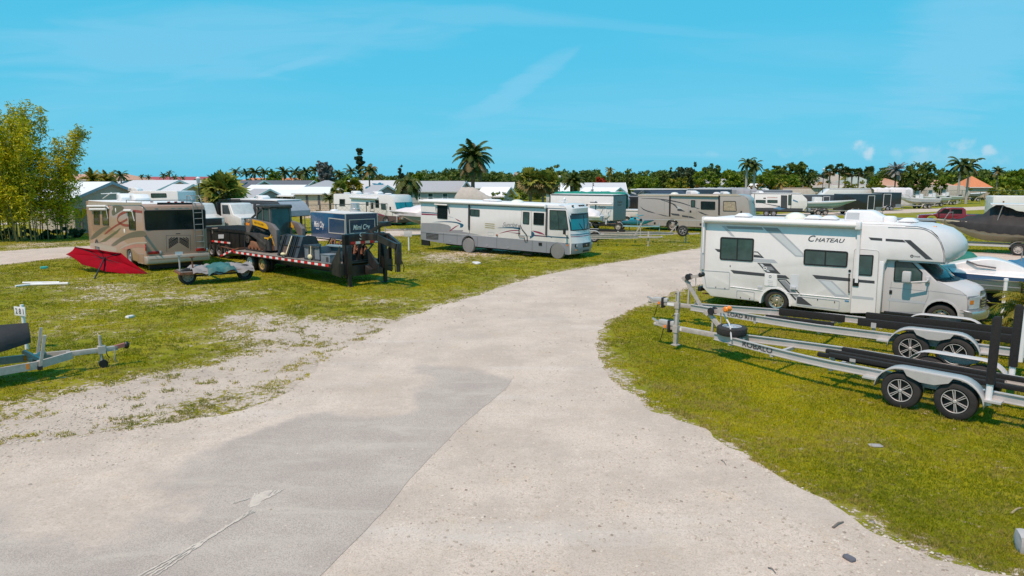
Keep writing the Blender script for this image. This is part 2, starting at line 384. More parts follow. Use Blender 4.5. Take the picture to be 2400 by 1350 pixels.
def wheel(v, x, y, r, wd, style='steel', out=-1, z=None, cap=None, name='wheel', parent=None):
    """tyre is the part, rim the sub-part; axis along local y, face towards out"""
    zz = (v.gz(x, y) if z is None else z) + r
    key = (r, wd, style, out, cap)
    if key not in RIMS:
        t = MB(); h = wd / 2; ri = r * .62
        t.lathe((0, 0, 0), (0, 1, 0), [(ri, -h * .8), (ri * 1.1, -h * .98), (r * .86, -h), (r * .96, -h * .82), (r, -h * .55), (r, h * .55), (r * .96, h * .82), (r * .86, h), (ri * 1.1, h * .98), (ri, h * .8)], RUBBER, 28)
        for k in range(3): t.lathe((0, 0, 0), (0, 1, 0), [(r * 1.002, (k - 1) * h * .4 - .006), (r * 1.006, (k - 1) * h * .4), (r * 1.002, (k - 1) * h * .4 + .006)], BLACK, 28)
        m = MB(); f = out * h
        lip = ALUP if style == 'alloy' else (BLACK if style == 'star' else (cap or MGREY))
        m.lathe((0, 0, 0), (0, 1, 0), [(ri * .99, f * .8), (ri * 1.02, f * .99), (ri * .93, f * .9), (ri * .9, f * .3)], lip, 28)
        if style == 'star':
            m.lathe((0, 0, 0), (0, 1, 0), [(ri * .92, f * .35), (0.001, f * .35)], BLACK, 24); m.lathe((0, 0, 0), (0, 1, 0), [(ri * 1.0, f * 1.0), (ri * .96, f * 1.01), (ri * .93, f * .95)], ALUP, 28)
            for k in range(6):
                a = k * math.pi / 3 + .5
                for dd in (-.13, .13):
                    p0 = Vector((math.cos(a + dd * 1.8), 0, math.sin(a + dd * 1.8))) * ri * .2; p1 = Vector((math.cos(a + dd * .75), 0, math.sin(a + dd * .75))) * ri * .93
                    m.bar(p0 + Vector((0, f * .85, 0)), p1 + Vector((0, f * .86, 0)), .013, .03, ALUP, up=(0, 1, 0))
            m.lathe((0, f * .6, 0), (0, out, 0), [(ri * .17, 0), (ri * .17, h * .32), (ri * .12, h * .40), (.001, h * .40)], ALUP, 16)
        elif style == 'cover':
            m.lathe((0, 0, 0), (0, 1, 0), [(r * 1.03, -f * .2), (r * 1.04, f * .7), (r * .97, f * 1.1), (r * .5, f * 1.2), (.001, f * 1.16)], cap, 20)
        else:
            m.lathe((0, 0, 0), (0, 1, 0), [(ri * .92, f * .45), (ri * .62, f * .5), (ri * .5, f * .78), (ri * .24, f * .8), (ri * .2, f * 1.05), (.001, f * 1.05)], cap or MGREY, 20)
            nh = 8
            for k in range(nh):
                a = 2 * math.pi * k / nh; c = Vector((math.cos(a) * ri * .75, f * .49, math.sin(a) * ri * .75))
                m.lathe(c, (0, out, 0), [(ri * .1, .004), (.001, .004)], BLACK, 8)
            m.lathe((0, f * .8, 0), (0, out, 0), [(ri * .19, h * .22), (ri * .15, h * .3), (.001, h * .3)], CHROME if style == 'alloy' else lip, 12)
        to = t.obj(name); ro = m.obj('rim', to); RIMS[key] = (to, ro); o = to
    else:
        a, b = RIMS[key]; o = a.copy(); col.objects.link(o); rr = b.copy(); col.objects.link(rr); rr.parent = o
    o.parent = parent if parent is not None else v.root; o.location = (x, y, zz)
    o.rotation_euler = (0, random.uniform(0, 6), 0)
    return o
def lumpy(v, name, fn, nu, nv, m, closed_u=False, smooth=60, parent=None):
    """cloth-like sheet from a function of (u, v)"""
    vs = [fn(i / (nu - (0 if closed_u else 1)), j / (nv - 1)) for i in range(nu) for j in range(nv)]; fs = []
    for i in range(nu if closed_u else nu - 1):
        for j in range(nv - 1): a = i * nv + j; b = ((i + 1) % nu) * nv + j; fs.append((a, b, b + 1, a + 1))
    mb = MB(); mb.raw(vs, fs, m); return mb.obj(name, parent if parent is not None else v, smooth)
# ================================================================== THE GROUND
def gp(pts): return [(p.x, p.y) for p in (at(*q) for q in pts)]
rngN = np.random.RandomState(5); LAT = rngN.rand(256, 256)
def vnoise(x, y):
    xi = np.floor(x).astype(int); yi = np.floor(y).astype(int); fx = x - xi; fy = y - yi
    fx = fx * fx * (3 - 2 * fx); fy = fy * fy * (3 - 2 * fy); g = lambda a, b: LAT[a % 256, b % 256]
    return (g(xi, yi) * (1 - fx) + g(xi + 1, yi) * fx) * (1 - fy) + (g(xi, yi + 1) * (1 - fx) + g(xi + 1, yi + 1) * fx) * fy
def fbm(x, y, s, o=4):
    t = 0; a = .5; n = 0
    for k in range(o): t = t + a * vnoise(x * s * 2 ** k + 17.3 * k, y * s * 2 ** k + 9.1 * k); n += a; a *= .55
    return t / n
def inpoly(x, y, P):
    r = np.zeros(x.shape, bool); k = len(P)
    for i in range(k):
        x0, y0 = P[i]; x1, y1 = P[(i + 1) % k]
        c = ((y0 > y) != (y1 > y)) & (x < (x1 - x0) * (y - y0) / (y1 - y0 + 1e-12) + x0); r ^= c
    return r
def pdist(x, y, P):
    d = np.full(x.shape, 1e9); k = len(P)
    for i in range(k):
        ax, ay = P[i]; bx, by = P[(i + 1) % k]; vx, vy = bx - ax, by - ay; L2 = vx * vx + vy * vy + 1e-12
        t = np.clip(((x - ax) * vx + (y - ay) * vy) / L2, 0, 1); d = np.minimum(d, np.hypot(x - ax - t * vx, y - ay - t * vy))
    return d
def rough_edge(P, step=.25, amp=.16, fr=1.1, seed=0.0):
    out = []
    for i in range(len(P)):
        a = Vector(P[i]); b = Vector(P[(i + 1) % len(P)]); n = max(1, min(400, int((b - a).length / step)))
        nn = Vector((-(b - a).y, (b - a).x)).normalized()
        for j in range(n):
            p = a.lerp(b, j / n); k = (mnoise.fractal(Vector((p.x * fr, p.y * fr, seed)), .7, 2.1, 5)) * amp
            out.append(tuple(p + nn * k))
    return out
road_px = [(1660, 580), (1600, 588), (1500, 606), (1400, 622), (1300, 640), (1230, 656), (1180, 672), (1120, 692), (1050, 712), (980, 735), (920, 758), (870, 790), (800, 820), (745, 862), (700, 905),
           (620, 945), (500, 975), (330, 1005), (150, 1030), (0, 1055), (-300, 1100)]
road_l = gp(road_px)
road_px_r = [(2330, 1345), (2200, 1302), (2100, 1262), (2000, 1206), (1900, 1160), (1780, 1092), (1690, 1036), (1620, 1000), (1570, 978), (1500, 944), (1440, 896), (1410, 850), (1396, 805), (1408, 772), (1438, 746), (1500, 716), (1560, 694), (1610, 676), (1660, 664)]
road_r = gp(road_px_r)
ROAD = spline(road_l, 4) + [(-14, 6), (-14, -8), (14, -8), (11, 3), (8.6, 6.2)] + spline(road_r, 4) + [(16, 31), (30, 36.5), (60, 36), (60, 41.5), (31, 42.6), (20, 44.5)]
LANE = gp([(-200, 655), (0, 621), (150, 604), (330, 585)]) + [(-16, 50.5), (-9.0, 56.5), (4, 67), (20, 78), (60, 100), (140, 150), (160, 168), (56, 106), (16, 83), (0, 71), (-13, 60.2), (-22, 54)] + gp([(150, 580), (0, 590), (-200, 612)])
LANE = spline(LANE, 3, True)
ASPH = gp([(750, 1352), (860, 1241), (888, 1212), (950, 1140), (1010, 1070), (1080, 1000), (1130, 958), (1190, 908), (1204, 882), (1150, 862), (1050, 848), (960, 846), (900, 872), (840, 925), (760, 942), (690, 962), (560, 1010), (420, 1058), (250, 1100), (100, 1134), (0, 1155), (-200, 1200)]) + [(-9, 6), (-9, -8), (-1.4, -8), (-1.9, 6)]
STREET = [(-75, 62), (-38, 77), (-24, 84), (-12, 96), (-13.5, 98), (-26, 87.5), (-40, 80), (-78, 66)]
def axis_steps(lo, f0, f1, hi, st):
    a = list(np.arange(f0, f1 + 1e-6, st)); s = st
    while a[-1] < hi: s *= 1.35; a.append(a[-1] + s)
    s = st; b = []
    x = f0
    while x > lo: s *= 1.35; x -= s; b.append(x)
    return np.array(b[::-1] + a)
BLOBS = [(60, 985, 1.5, .5), (180, 965, 1.4, .62), (300, 925, 1.4, .62), (430, 900, 1.6, .55), (560, 880, 1.6, .5), (620, 850, 1.4, .55), (700, 830, 1.4, .6), (640, 790, 1.4, .45), (740, 770, 1.8, .62), (620, 752, 1.2, .52), (560, 742, 1.0, .5), (820, 775, 1.6, .6),
         (560, 690, 2.2, .22), (420, 690, 2.4, .22), (340, 680, 2.4, .26), (250, 672, 2.0, .2), (200, 700, 1.6, .16), (60, 668, 2.0, .24), (120, 640, 2.2, .14), (1010, 610, 2.2, .36), (1100, 612, 2.0, .3), (1040, 600, 2.0, .4), (980, 640, 1.4, .3), (900, 705, 1.0, .3), (1190, 585, 3.0, .5), (1120, 590, 2.6, .45),
         (250, 770, 1.5, .2), (100, 740, 1.4, .2), (60, 575, 3.0, .3), (150, 572, 3.0, .35), (1560, 563, 2.5, .36), (1600, 575, 1.5, .3), (1480, 705, .7, .3), (2010, 1045, .5, .3), (2180, 855, .8, .35), (2050, 850, .8, .25), (2160, 950, .8, .35), (1680, 690, .6, .2)]
def bareness(x, y):
    b = np.zeros(x.shape); dr = pdist(x, y, ROAD); dl = pdist(x, y, LANE)
    right = (x > 3.0) & (y < 24)
    b += np.where(right, .55 * np.exp(-dr / .22), .50 * np.exp(-dr / .7)); b += .6 * np.exp(-dl / .5)
    for (px, py, rad, s) in BLOBS:
        p = at(px, py); b += .78 * s * np.exp(-((x - p.x) ** 2 + (y - p.y) ** 2) / (rad * rad))
    b += np.where(inpoly(x, y, STREET), .8, 0)
    left = 1 / (1 + np.exp((x - 3.0) * 2))
    b += left * (np.maximum(0, fbm(x, y, .35) - .5) * .9) + .02
    return np.clip(b, 0, 1)
def grid_sheet():
    xs = axis_steps(-3500, -46, 46, 3500, .35); ys = axis_steps(-400, 5, 62, 4500, .35)
    X, Y = np.meshgrid(xs, ys); nx, ny = len(xs), len(ys)
    near = (np.abs(X) < 160) & (Y < 190) & (Y > -10); B = np.zeros(X.shape) + .1; B[near] = bareness(X[near], Y[near])
    me = bpy.data.meshes.new('ground'); co = np.stack([X, Y, np.zeros_like(X)], -1).reshape(-1, 3)
    i = (np.arange(ny - 1)[:, None] * nx + np.arange(nx - 1)[None, :]).reshape(-1); q = np.stack([i, i + 1, i + nx + 1, i + nx], -1)
    me.vertices.add(len(co)); me.vertices.foreach_set('co', co.ravel().astype(np.float32)); me.loops.add(q.size); me.loops.foreach_set('vertex_index', q.ravel().astype(np.int32))
    me.polygons.add(len(q)); me.polygons.foreach_set('loop_start', (np.arange(len(q)) * 4).astype(np.int32)); me.update(calc_edges=True)
    at_ = me.attributes.new('bare', 'FLOAT', 'POINT'); at_.data.foreach_set('value', B.ravel().astype(np.float32))
    o = bpy.data.objects.new('ground', me); col.objects.link(o); tag(o, kind='structure'); return o
def nodes(m):
    m.use_nodes = True; nt = m.node_tree; N = nt.nodes; L = nt.links; b = N['Principled BSDF']
    tc = N.new('ShaderNodeTexCoord')
    def noise(s, d=5, ro=.6, dist=0, sc_=None):
        n = N.new('ShaderNodeTexNoise'); n.inputs['Scale'].default_value = s; n.inputs['Detail'].default_value = d; n.inputs['Roughness'].default_value = ro; n.inputs['Distortion'].default_value = dist
        if sc_:
            mp = N.new('ShaderNodeMapping'); mp.inputs['Scale'].default_value = sc_[:3]; mp.inputs['Rotation'].default_value = (0, 0, sc_[3]); L.new(tc.outputs['Object'], mp.inputs[0]); L.new(mp.outputs[0], n.inputs[0])
        else: L.new(tc.outputs['Object'], n.inputs[0])
        return n.outputs[0]
    def mr(v, a, b_, c=0.0, d=1.0):
        n = N.new('ShaderNodeMapRange'); n.interpolation_type = 'SMOOTHSTEP'; L.new(v, n.inputs[0])
        for i, x in zip((1, 2, 3, 4), (a, b_, c, d)): n.inputs[i].default_value = x
        return n.outputs[0]
    def mix(f, a, c, bt='MIX'):
        n = N.new('ShaderNodeMix'); n.data_type = 'RGBA'; n.blend_type = bt
        for s, v in ((n.inputs[0], f), (n.inputs[6], a), (n.inputs[7], c)):
            if isinstance(v, (int, float)): s.default_value = v
            elif isinstance(v, tuple): s.default_value = v + (1,)
            else: L.new(v, s)
        return n.outputs[2]
    def mth(op, a, c):
        n = N.new('ShaderNodeMath'); n.operation = op
        for i, v in enumerate((a, c)):
            if isinstance(v, (int, float)): n.inputs[i].default_value = v
            else: L.new(v, n.inputs[i])
        return n.outputs[0]
    def vor(s, feat='F1', out=0):
        n = N.new('ShaderNodeTexVoronoi'); n.inputs['Scale'].default_value = s; n.feature = feat; L.new(tc.outputs['Object'], n.inputs[0]); return n.outputs[out]
    def bump(h, st=.5, di=.02):
        n = N.new('ShaderNodeBump'); n.inputs['Strength'].default_value = st; n.inputs['Distance'].default_value = di; L.new(h, n.inputs['Height']); L.new(n.outputs[0], b.inputs['Normal'])
    def attr(nm): n = N.new('ShaderNodeAttribute'); n.attribute_name = nm; return n.outputs['Fac']
    b.inputs['Roughness'].default_value = .9; b.inputs['Specular IOR Level'].default_value = .15
    return b, L, noise, mr, mix, mth, vor, bump, attr
def sand_colour(noise, mr, mix, vor, tone=(.57, .472, .395), k=1.0):
    c = mix(mr(noise(.5, 8, .7), .36, .64), tuple(t * .84 for t in tone), tuple(t * 1.08 for t in tone))
    c = mix(mr(noise(1.6, 7, .7, .6), .52, .75, 0, .55), c, (tone[0] * .98, tone[1] * .90, tone[2] * .74))
    c = mix(mr(noise(2.2, 6, .7, .3, (.35, 1.6, 1, .35)), .55, .8, 0, .5), c, (tone[0] * 1.14, tone[1] * 1.15, tone[2] * 1.17))
    c = mix(mr(noise(45, 3, .8), .46, .66, 0, .75), c, tuple(t * .62 for t in tone))
    c = mix(mr(noise(11, 6, .85), .50, .68, 0, .55), c, (tone[0] * .74, tone[1] * .70, tone[2] * .62))
    c = mix(mr(noise(6, 6, .8), .54, .70, 0, .5), c, tuple(min(.75, t * 1.22) for t in tone))
    c = mix(mr(noise(19, 4, .75), .53, .68, 0, .6), c, (.31, .25, .19))
    c = mix(mr(noise(70, 2, .8), .6, .75, 0, .6), c, (.68, .63, .57))
    c = mix(mr(vor(26), .05, .13, .55, 0), c, (.22, .19, .16))
    return c
GROUNDM = bpy.data.materials.new('grass and bare soil')
def ground_material():
    b, L, noise, mr, mix, mth, vor, bump, attr = nodes(GROUNDM)
    g = mix(mr(noise(.45, 5), .35, .65), (.205, .215, .003), (.31, .28, .004))
    g = mix(mr(noise(2.6, 6, .7), .45, .72, 0, .75), g, (.100, .125, .006))
    g = mix(mr(noise(1.1, 6, .7), .53, .74, 0, .7), g, (.27, .205, .05))
    g = mix(mr(noise(38, 3, .8), .42, .68, 0, .8), g, (.085, .092, .006))
    g = mix(mr(noise(60, 2, .8), .58, .75, 0, .7), g, (.36, .32, .03))
    s = sand_colour(noise, mr, mix, vor, (.55, .457, .38))
    m = mth('ADD', attr('bare'), mth('MULTIPLY', mth('SUBTRACT', noise(1.9, 9, .8), .5), 2.6))
    m = mth('ADD', m, mth('MULTIPLY', mth('SUBTRACT', noise(8, 5, .75), .5), 2.2))
    dry = mr(m, .12, .5, 0, .75)
    g = mix(dry, g, (.26, .205, .08))
    L.new(mix(mr(m, .46, .58), g, s), b.inputs['Base Color'])
    bump(noise(30, 4, .8), .6, .03)
ground_material(); ground = grid_sheet(); ground.data.materials.append(GROUNDM)
ROADM = bpy.data.materials.new('crushed shell gravel')
def road_material():
    b, L, noise, mr, mix, mth, vor, bump, attr = nodes(ROADM)
    c = sand_colour(noise, mr, mix, vor)
    c = mix(mr(noise(.9, 5, .6, .2, (.12, 1.3, 1, R(62))), .52, .72, 0, .30), c, (.60, .56, .51))
    c = mix(mr(noise(.35, 4), .52, .72, 0, .38), c, (.39, .345, .30))
    c = mix(mr(noise(.8, 4, .5, .3, (1.6, .10, 1, R(-8))), .54, .70, 0, .35), c, (.43, .37, .31))
    L.new(c, b.inputs['Base Color']); bump(mth('ADD', noise(36, 4, .8), mth('MULTIPLY', noise(3, 4), .8)), .45, .02)
road_material()
ASPM = bpy.data.materials.new('worn asphalt under sand')
def asphalt_material():
    b, L, noise, mr, mix, mth, vor, bump, attr = nodes(ASPM)
    a = mix(mr(noise(.8, 6), .35, .65), (.41, .345, .30), (.48, .41, .355))
    a = mix(mr(noise(60, 2, .8), .40, .65, 0, .75), a, (.25, .215, .19))
    a = mix(mr(noise(75, 2, .8), .57, .74, 0, .75), a, (.60, .54, .46))
    a = mix(mr(noise(1.3, 6, .65, .4, (.5, 1.6, 1, R(8))), .46, .72, 0, .45), a, (.53, .465, .395))
    a = mix(mr(vor(34), .05, .14, .5, 0), a, (.1, .1, .1))
    s = sand_colour(noise, mr, mix, vor)
    f = mth('ADD', attr('cover'), mth('MULTIPLY', mth('SUBTRACT', noise(1.2, 7, .7), .5), .9))
    L.new(mix(mr(f, .30, .62), a, s), b.inputs['Base Color']); bump(noise(60, 4, .8), .35, .01)
asphalt_material()
def flat_sheet(name, poly, z, m, fill=None):
    bm = bmesh.new(); vs = [bm.verts.new((p[0], p[1], z)) for p in poly]; es = [bm.edges.new((vs[i], vs[(i + 1) % len(vs)])) for i in range(len(vs))]
    bmesh.ops.triangle_fill(bm, use_beauty=True, use_dissolve=False, edges=es)
    if fill: fill(bm)
    for f in bm.faces:
        if f.normal.z < 0: f.normal_flip()
    me = bpy.data.meshes.new(name); bm.to_mesh(me); bm.free(); me.materials.append(m); o = bpy.data.objects.new(name, me); col.objects.link(o); tag(o, kind='structure'); return o
ROADR = rough_edge(ROAD, .22, .20, .9)
flat_sheet('road', ROADR, .006, ROADM)
flat_sheet('lane', rough_edge(LANE, .5, .25, .7, 3.0), .006, ROADM)
def asphalt():
    P = ASPH; xs = np.arange(-9, 1.2, .12); ys = np.arange(-8, 18.2, .12); X, Y = np.meshgrid(xs, ys)
    ok = inpoly(X, Y, P); edge = [P[i] for i in range(9)]
    line = np.full(X.shape, 1e9)
    for i in range(8):
        ax, ay = P[i]; bx, by = P[i + 1]; vx, vy = bx - ax, by - ay; t = np.clip(((X - ax) * vx + (Y - ay) * vy) / (vx * vx + vy * vy), 0, 1); line = np.minimum(line, np.hypot(X - ax - t * vx, Y - ay - t * vy))
    soft = np.full(X.shape, 1e9)
    for i in range(8, 22):
        ax, ay = P[i]; bx, by = P[(i + 1) % len(P)]; vx, vy = bx - ax, by - ay; t = np.clip(((X - ax) * vx + (Y - ay) * vy) / (vx * vx + vy * vy + 1e-9), 0, 1); soft = np.minimum(soft, np.hypot(X - ax - t * vx, Y - ay - t * vy))
    cover = np.where(ok, .95 * np.exp(-soft / .42), 1.0)
    for (px, py, rad, s) in ((870, 945, .9, .8), (950, 890, 1.0, .55), (300, 1180, 1.5, .35), (150, 1220, 1.2, .3), (640, 1200, 2.0, .12), (930, 960, .5, .3)):
        p = at(px, py); cover += s * np.exp(-((X - p.x) ** 2 + (Y - p.y) ** 2) / (rad * rad))
    keep = pdist(X, Y, P) < .09; use = ok | keep
    me = bpy.data.meshes.new('asphalt'); idx = -np.ones(X.shape, int); vs = []; cv = []
    # snap the outside rim to the real edge so that the cut on the right stays sharp
    for j in range(X.shape[0]):
        for i in range(X.shape[1]):
            if ok[j, i]: idx[j, i] = len(vs); vs.append((X[j, i], Y[j, i], .011)); cv.append(cover[j, i])
    fs = []
    for j in range(X.shape[0] - 1):
        for i in range(X.shape[1] - 1):
            q = (idx[j, i], idx[j, i + 1], idx[j + 1, i + 1], idx[j + 1, i])
            if min(q) >= 0: fs.append(q)
            elif sum(k >= 0 for k in q) == 3: fs.append(tuple(k for k in q if k >= 0))
    # a clean hem along the straight cut
    me.from_pydata(vs, [], fs); me.update(); a = me.attributes.new('cover', 'FLOAT', 'POINT'); a.data.foreach_set('value', np.array(cv, np.float32))
    me.materials.append(ASPM); o = bpy.data.objects.new('asphalt', me); col.objects.link(o); tag(o, kind='structure')
    for v in me.vertices:
        p = np.array([v.co.x]); q = np.array([v.co.y])
    # pull rim vertices onto the cut
    B = [P[i] for i in range(9)]
    for v in me.vertices:
        best = None
        for i in range(8):
            a2 = Vector(B[i]); d2 = Vector(B[i + 1]) - a2; t = max(0, min(1, (Vector((v.co.x, v.co.y)) - a2).dot(d2) / d2.length_squared)); c = a2 + d2 * t; dd = (c - Vector((v.co.x, v.co.y))).length
            if best is None or dd < best[0]: best = (dd, c)
        if best[0] < .135:
            w_ = .03 * mnoise.noise(Vector((best[1].x * 2.2, best[1].y * 2.2, 0))); v.co.x = best[1].x + w_; v.co.y = best[1].y
asphalt()
CHALK = M('chalky sand', (.535, .465, .395), .9, var=.12, scale=9)
def scrape():
    mb = MB(); z = .016
    def poly(pts): mb.raw([(p.x, p.y, .0135) for p in (at(*q) for q in pts)], [tuple(range(len(pts)))], CHALK)
    random.seed(3)
    zk = [.0142]
    def streak(px0, px1, w0, w1, n=14):
        zk[0] += .0004; z = zk[0]
        a = [at(px0[0] + (px1[0] - px0[0]) * i / n, px0[1] + (px1[1] - px0[1]) * i / n) for i in range(n + 1)]; vs = []; d = (a[-1] - a[0]).normalized(); nn = Vector((-d.y, d.x, 0))
        for i, p in enumerate(a):
            ww = (w0 + (w1 - w0) * i / n) * random.uniform(.4, 1.3) / 2; o2 = nn * random.uniform(-.012, .012); vs += [p + o2 + nn * ww + Vector((0, 0, z)), p + o2 - nn * ww + Vector((0, 0, z))]
        mb.raw(vs, [(2 * i, 2 * i + 1, 2 * i + 3, 2 * i + 2) for i in range(n)], CHALK)
    for k in range(9):
        t = k / 8; streak((582 + 44 * t, 1190 - 28 * t + 8 * t), (598 + 66 * t, 1158 - 9 * t), .03, .02, 8)
    poly([(584, 1192), (588, 1178), (600, 1163), (622, 1152), (638, 1150), (632, 1160), (618, 1172), (606, 1186)])
    for k in range(4): streak((588 + 3 * k, 1198 + k), (365 - 14 * k, 1352 + k), .016, .03, 40)
    streak((560, 1176), (545, 1182), .02, .02, 4); streak((585, 1170), (545, 1184), .02, .015, 6)
    mb.obj('scraped_sand', None, 0); o = bpy.data.objects['scraped_sand']; tag(o, kind='structure')
scrape()
# ------------------------------------------------------------------ grass blades and loose stones (nobody could count them)
def translucent(m, k):
    nt = m.node_tree; b = nt.nodes['Principled BSDF']; t = nt.nodes.new('ShaderNodeBsdfTranslucent'); x = nt.nodes.new('ShaderNodeMixShader'); x.inputs[0].default_value = k
    nt.links.new(b.inputs['Base Color'].links[0].from_socket, t.inputs[0]); nt.links.new(b.outputs[0], x.inputs[1]); nt.links.new(t.outputs[0], x.inputs[2]); nt.links.new(x.outputs[0], nt.nodes['Material Output'].inputs[0])
BLADEM = bpy.data.materials.new('grass blades')
def blade_material():
    b, L, noise, mr, mix, mth, vor, bump, attr = nodes(BLADEM)
    c = mix(attr('tint'), (.155, .185, .003), (.46, .39, .005)); c = mix(mr(noise(.7, 5), .5, .72, 0, .5), c, (.30, .23, .05)); c = mix(attr('dry'), c, (.38, .28, .10))
    L.new(c, b.inputs['Base Color']); b.inputs['Roughness'].default_value = .6; translucent(BLADEM, .3)
blade_material()
def grass():
    rs = np.random.RandomState(11); n = 740000
    u = rs.rand(n); r = 6.5 * (70 / 6.5) ** (u ** .82); a = np.radians(rs.uniform(-63, 63, n)); x = r * np.sin(a); y = r * np.cos(a)
    ok = ~inpoly(x, y, ROAD) & ~inpoly(x, y, LANE); x, y, r = x[ok], y[ok], r[ok]
    b = bareness(x, y) + ((fbm(x, y, 1.9, 5) - .5) * 2.8 + (fbm(x, y, 6, 3) - .5) * 2.2) * np.where((x > 3) & (y < 24), .30, 1)
    keep = (b < .40) ; x, y, r, b = x[keep], y[keep], r[keep], b[keep]; n = len(x)
    # a sparse scatter of tufts creeping over the road's margin
    big = fbm(x, y, .8); h = (.024 + .032 * rs.rand(n) * (big + .3)) * (1 + .3 * (b > .25)) * np.where(rs.rand(n) < .05, 1.9, 1); wd = .0038 * np.maximum(1, r / 7.5)
    vs = []; K = 3; allv = np.zeros((n, K, 3, 3), np.float32); tint = np.zeros((n, K, 3), np.float32); dry = np.zeros((n, K, 3), np.float32)
    for k in range(K):
        th = rs.uniform(0, 6.283, n); ox = x + rs.normal(0, .02, n) * np.maximum(1, r / 12); oy = y + rs.normal(0, .02, n) * np.maximum(1, r / 12); le = rs.uniform(.2, 1.0, n) * h; ph = rs.uniform(0, 6.283, n)
        dx, dy = np.cos(th) * wd, np.sin(th) * wd; hh = h * rs.uniform(.6, 1.25, n)
        allv[:, k, 0] = np.stack([ox - dx, oy - dy, 0 * x + .004], -1); allv[:, k, 1] = np.stack([ox + dx, oy + dy, 0 * x + .004], -1); allv[:, k, 2] = np.stack([ox + np.cos(ph) * le, oy + np.sin(ph) * le, hh], -1)
        t = np.clip(fbm(x, y, .33) * 2.4 - .82 + (fbm(x, y, 1.3, 3) - .5) * .9 + rs.normal(0, .2, n), 0, 1); tint[:, k] = t[:, None]; d = np.clip((b - .05) * 1.5 + rs.normal(0, .25, n) + np.maximum(0, fbm(x, y, .9, 3) - .55) * 2, 0, .9); dry[:, k] = d[:, None]
    co = allv.reshape(-1, 3); q = np.arange(len(co)); me = bpy.data.meshes.new('grass')
    me.vertices.add(len(co)); me.vertices.foreach_set('co', co.ravel()); me.loops.add(len(q)); me.loops.foreach_set('vertex_index', q.astype(np.int32)); me.polygons.add(len(q) // 3); me.polygons.foreach_set('loop_start', (np.arange(len(q) // 3) * 3).astype(np.int32)); me.update(calc_edges=True)
    for nm, arr in (('tint', tint), ('dry', dry)): me.attributes.new(nm, 'FLOAT', 'POINT').data.foreach_set('value', arr.ravel())
    me.materials.append(BLADEM); o = bpy.data.objects.new('grass', me); col.objects.link(o); tag(o, 'short yellow green grass with dry tufts on both sides of the gravel road', 'grass', kind='stuff')
grass()
STONEM = bpy.data.materials.new('loose stones')
def stones():
    b, L, noise, mr, mix, mth, vor, bump, attr = nodes(STONEM)
    L.new(mix(attr('tint'), (.22, .18, .145), (.58, .52, .44)), b.inputs['Base Color'])
    rs = np.random.RandomState(4); n = 130000; r = 6 * (42 / 6) ** rs.rand(n); a = np.radians(rs.uniform(-45, 45, n)); x = r * np.sin(a); y = r * np.cos(a)
    onr = inpoly(x, y, ROAD); d = pdist(x, y, ROAD); asp = inpoly(x, y, ASPH); bar = bareness(x, y) > .42
    pr = np.where(onr, .25 + .75 * np.exp(-d / .7), 0) * np.where(asp, .05, 1) * (fbm(x, y, .8) > .45) + np.where(~onr & bar, .9, 0); k = rs.rand(n) < pr; x, y, r = x[k], y[k], r[k]; n = len(x)
    s = .006 + .017 * rs.rand(n) ** 3 * 1.5; s *= np.maximum(1, r / 16)
    base = np.array([(1, 0, 0), (0, 1, 0), (-1, 0, 0), (0, -1, 0), (0, 0, 1)], float); F = [(0, 1, 4), (1, 2, 4), (2, 3, 4), (3, 0, 4)]
    th = rs.uniform(0, 6.28, n); vs = np.zeros((n, 5, 3))
    for j in range(5):
        px, py, pz = base[j]; e = rs.uniform(.6, 1.3, n); vs[:, j, 0] = x + (px * np.cos(th) - py * np.sin(th)) * s * e; vs[:, j, 1] = y + (px * np.sin(th) + py * np.cos(th)) * s * e; vs[:, j, 2] = .008 + pz * s * .6
    co = vs.reshape(-1, 3); q = (np.arange(n)[:, None, None] * 5 + np.array(F)[None]).reshape(-1)
    me = bpy.data.meshes.new('gravel'); me.vertices.add(len(co)); me.vertices.foreach_set('co', co.ravel().astype(np.float32)); me.loops.add(len(q)); me.loops.foreach_set('vertex_index', q.astype(np.int32)); me.polygons.add(len(q) // 3); me.polygons.foreach_set('loop_start', (np.arange(len(q) // 3) * 3).astype(np.int32)); me.update(calc_edges=True)
    me.attributes.new('tint', 'FLOAT', 'POINT').data.foreach_set('value', np.repeat(rs.rand(n) ** .6, 5).astype(np.float32)); me.materials.append(STONEM)
    o = bpy.data.objects.new('gravel', me); col.objects.link(o); tag(o, 'loose pale stones scattered along the gravel road and its bare margins', 'gravel', kind='stuff')
stones()
# ================================================================== NEAR MOTORHOMES
def arch(cx, r, z0, n=10, zc_=None):
    """points of a wheel arch from right to left, feet at height z0"""
    zc_ = z0 + .1 if zc_ is None else zc_; out = [(cx + r, z0)]
    for i in range(n + 1): a = math.pi * i / n; out.append((cx + r * math.cos(a), zc_ + r * math.sin(a)))
    return out + [(cx - r, z0)]
def bottom(xa, xb, z, arches):
    """lower edge from xb (right) to xa (left) with arches"""
    out = [(xb, z)]
    for cx, r in sorted(arches, reverse=True): out += arch(cx, r, z)
    return out + [(xa, z)]
def nose(mb, pts, bul, w, m, y0=0.0, p=3.0, n=14, mi=None):
    """a bulging front skin: pts are the side contour (top to bottom), bul the forward push of each point at mid-width"""
    rings = []
    for i in range(n + 1):
        t = i / n; k = max(0.0, 1 - abs(2 * t - 1) ** p); e = min(t, 1 - t); y = y0 + w * t
        rings.append([Vector((x + b * k, y, z + (bz * k))) for (x, z), (b, bz) in zip(pts, bul)])
    mb.loft(rings, m, closed=False, cap=False); return rings
def outline(mb, pl, poly, wd, m, r=.05, d=.003):
    P = fillet(poly, r); mb.ring(pl, P, inset(P, wd), 0, d, m)
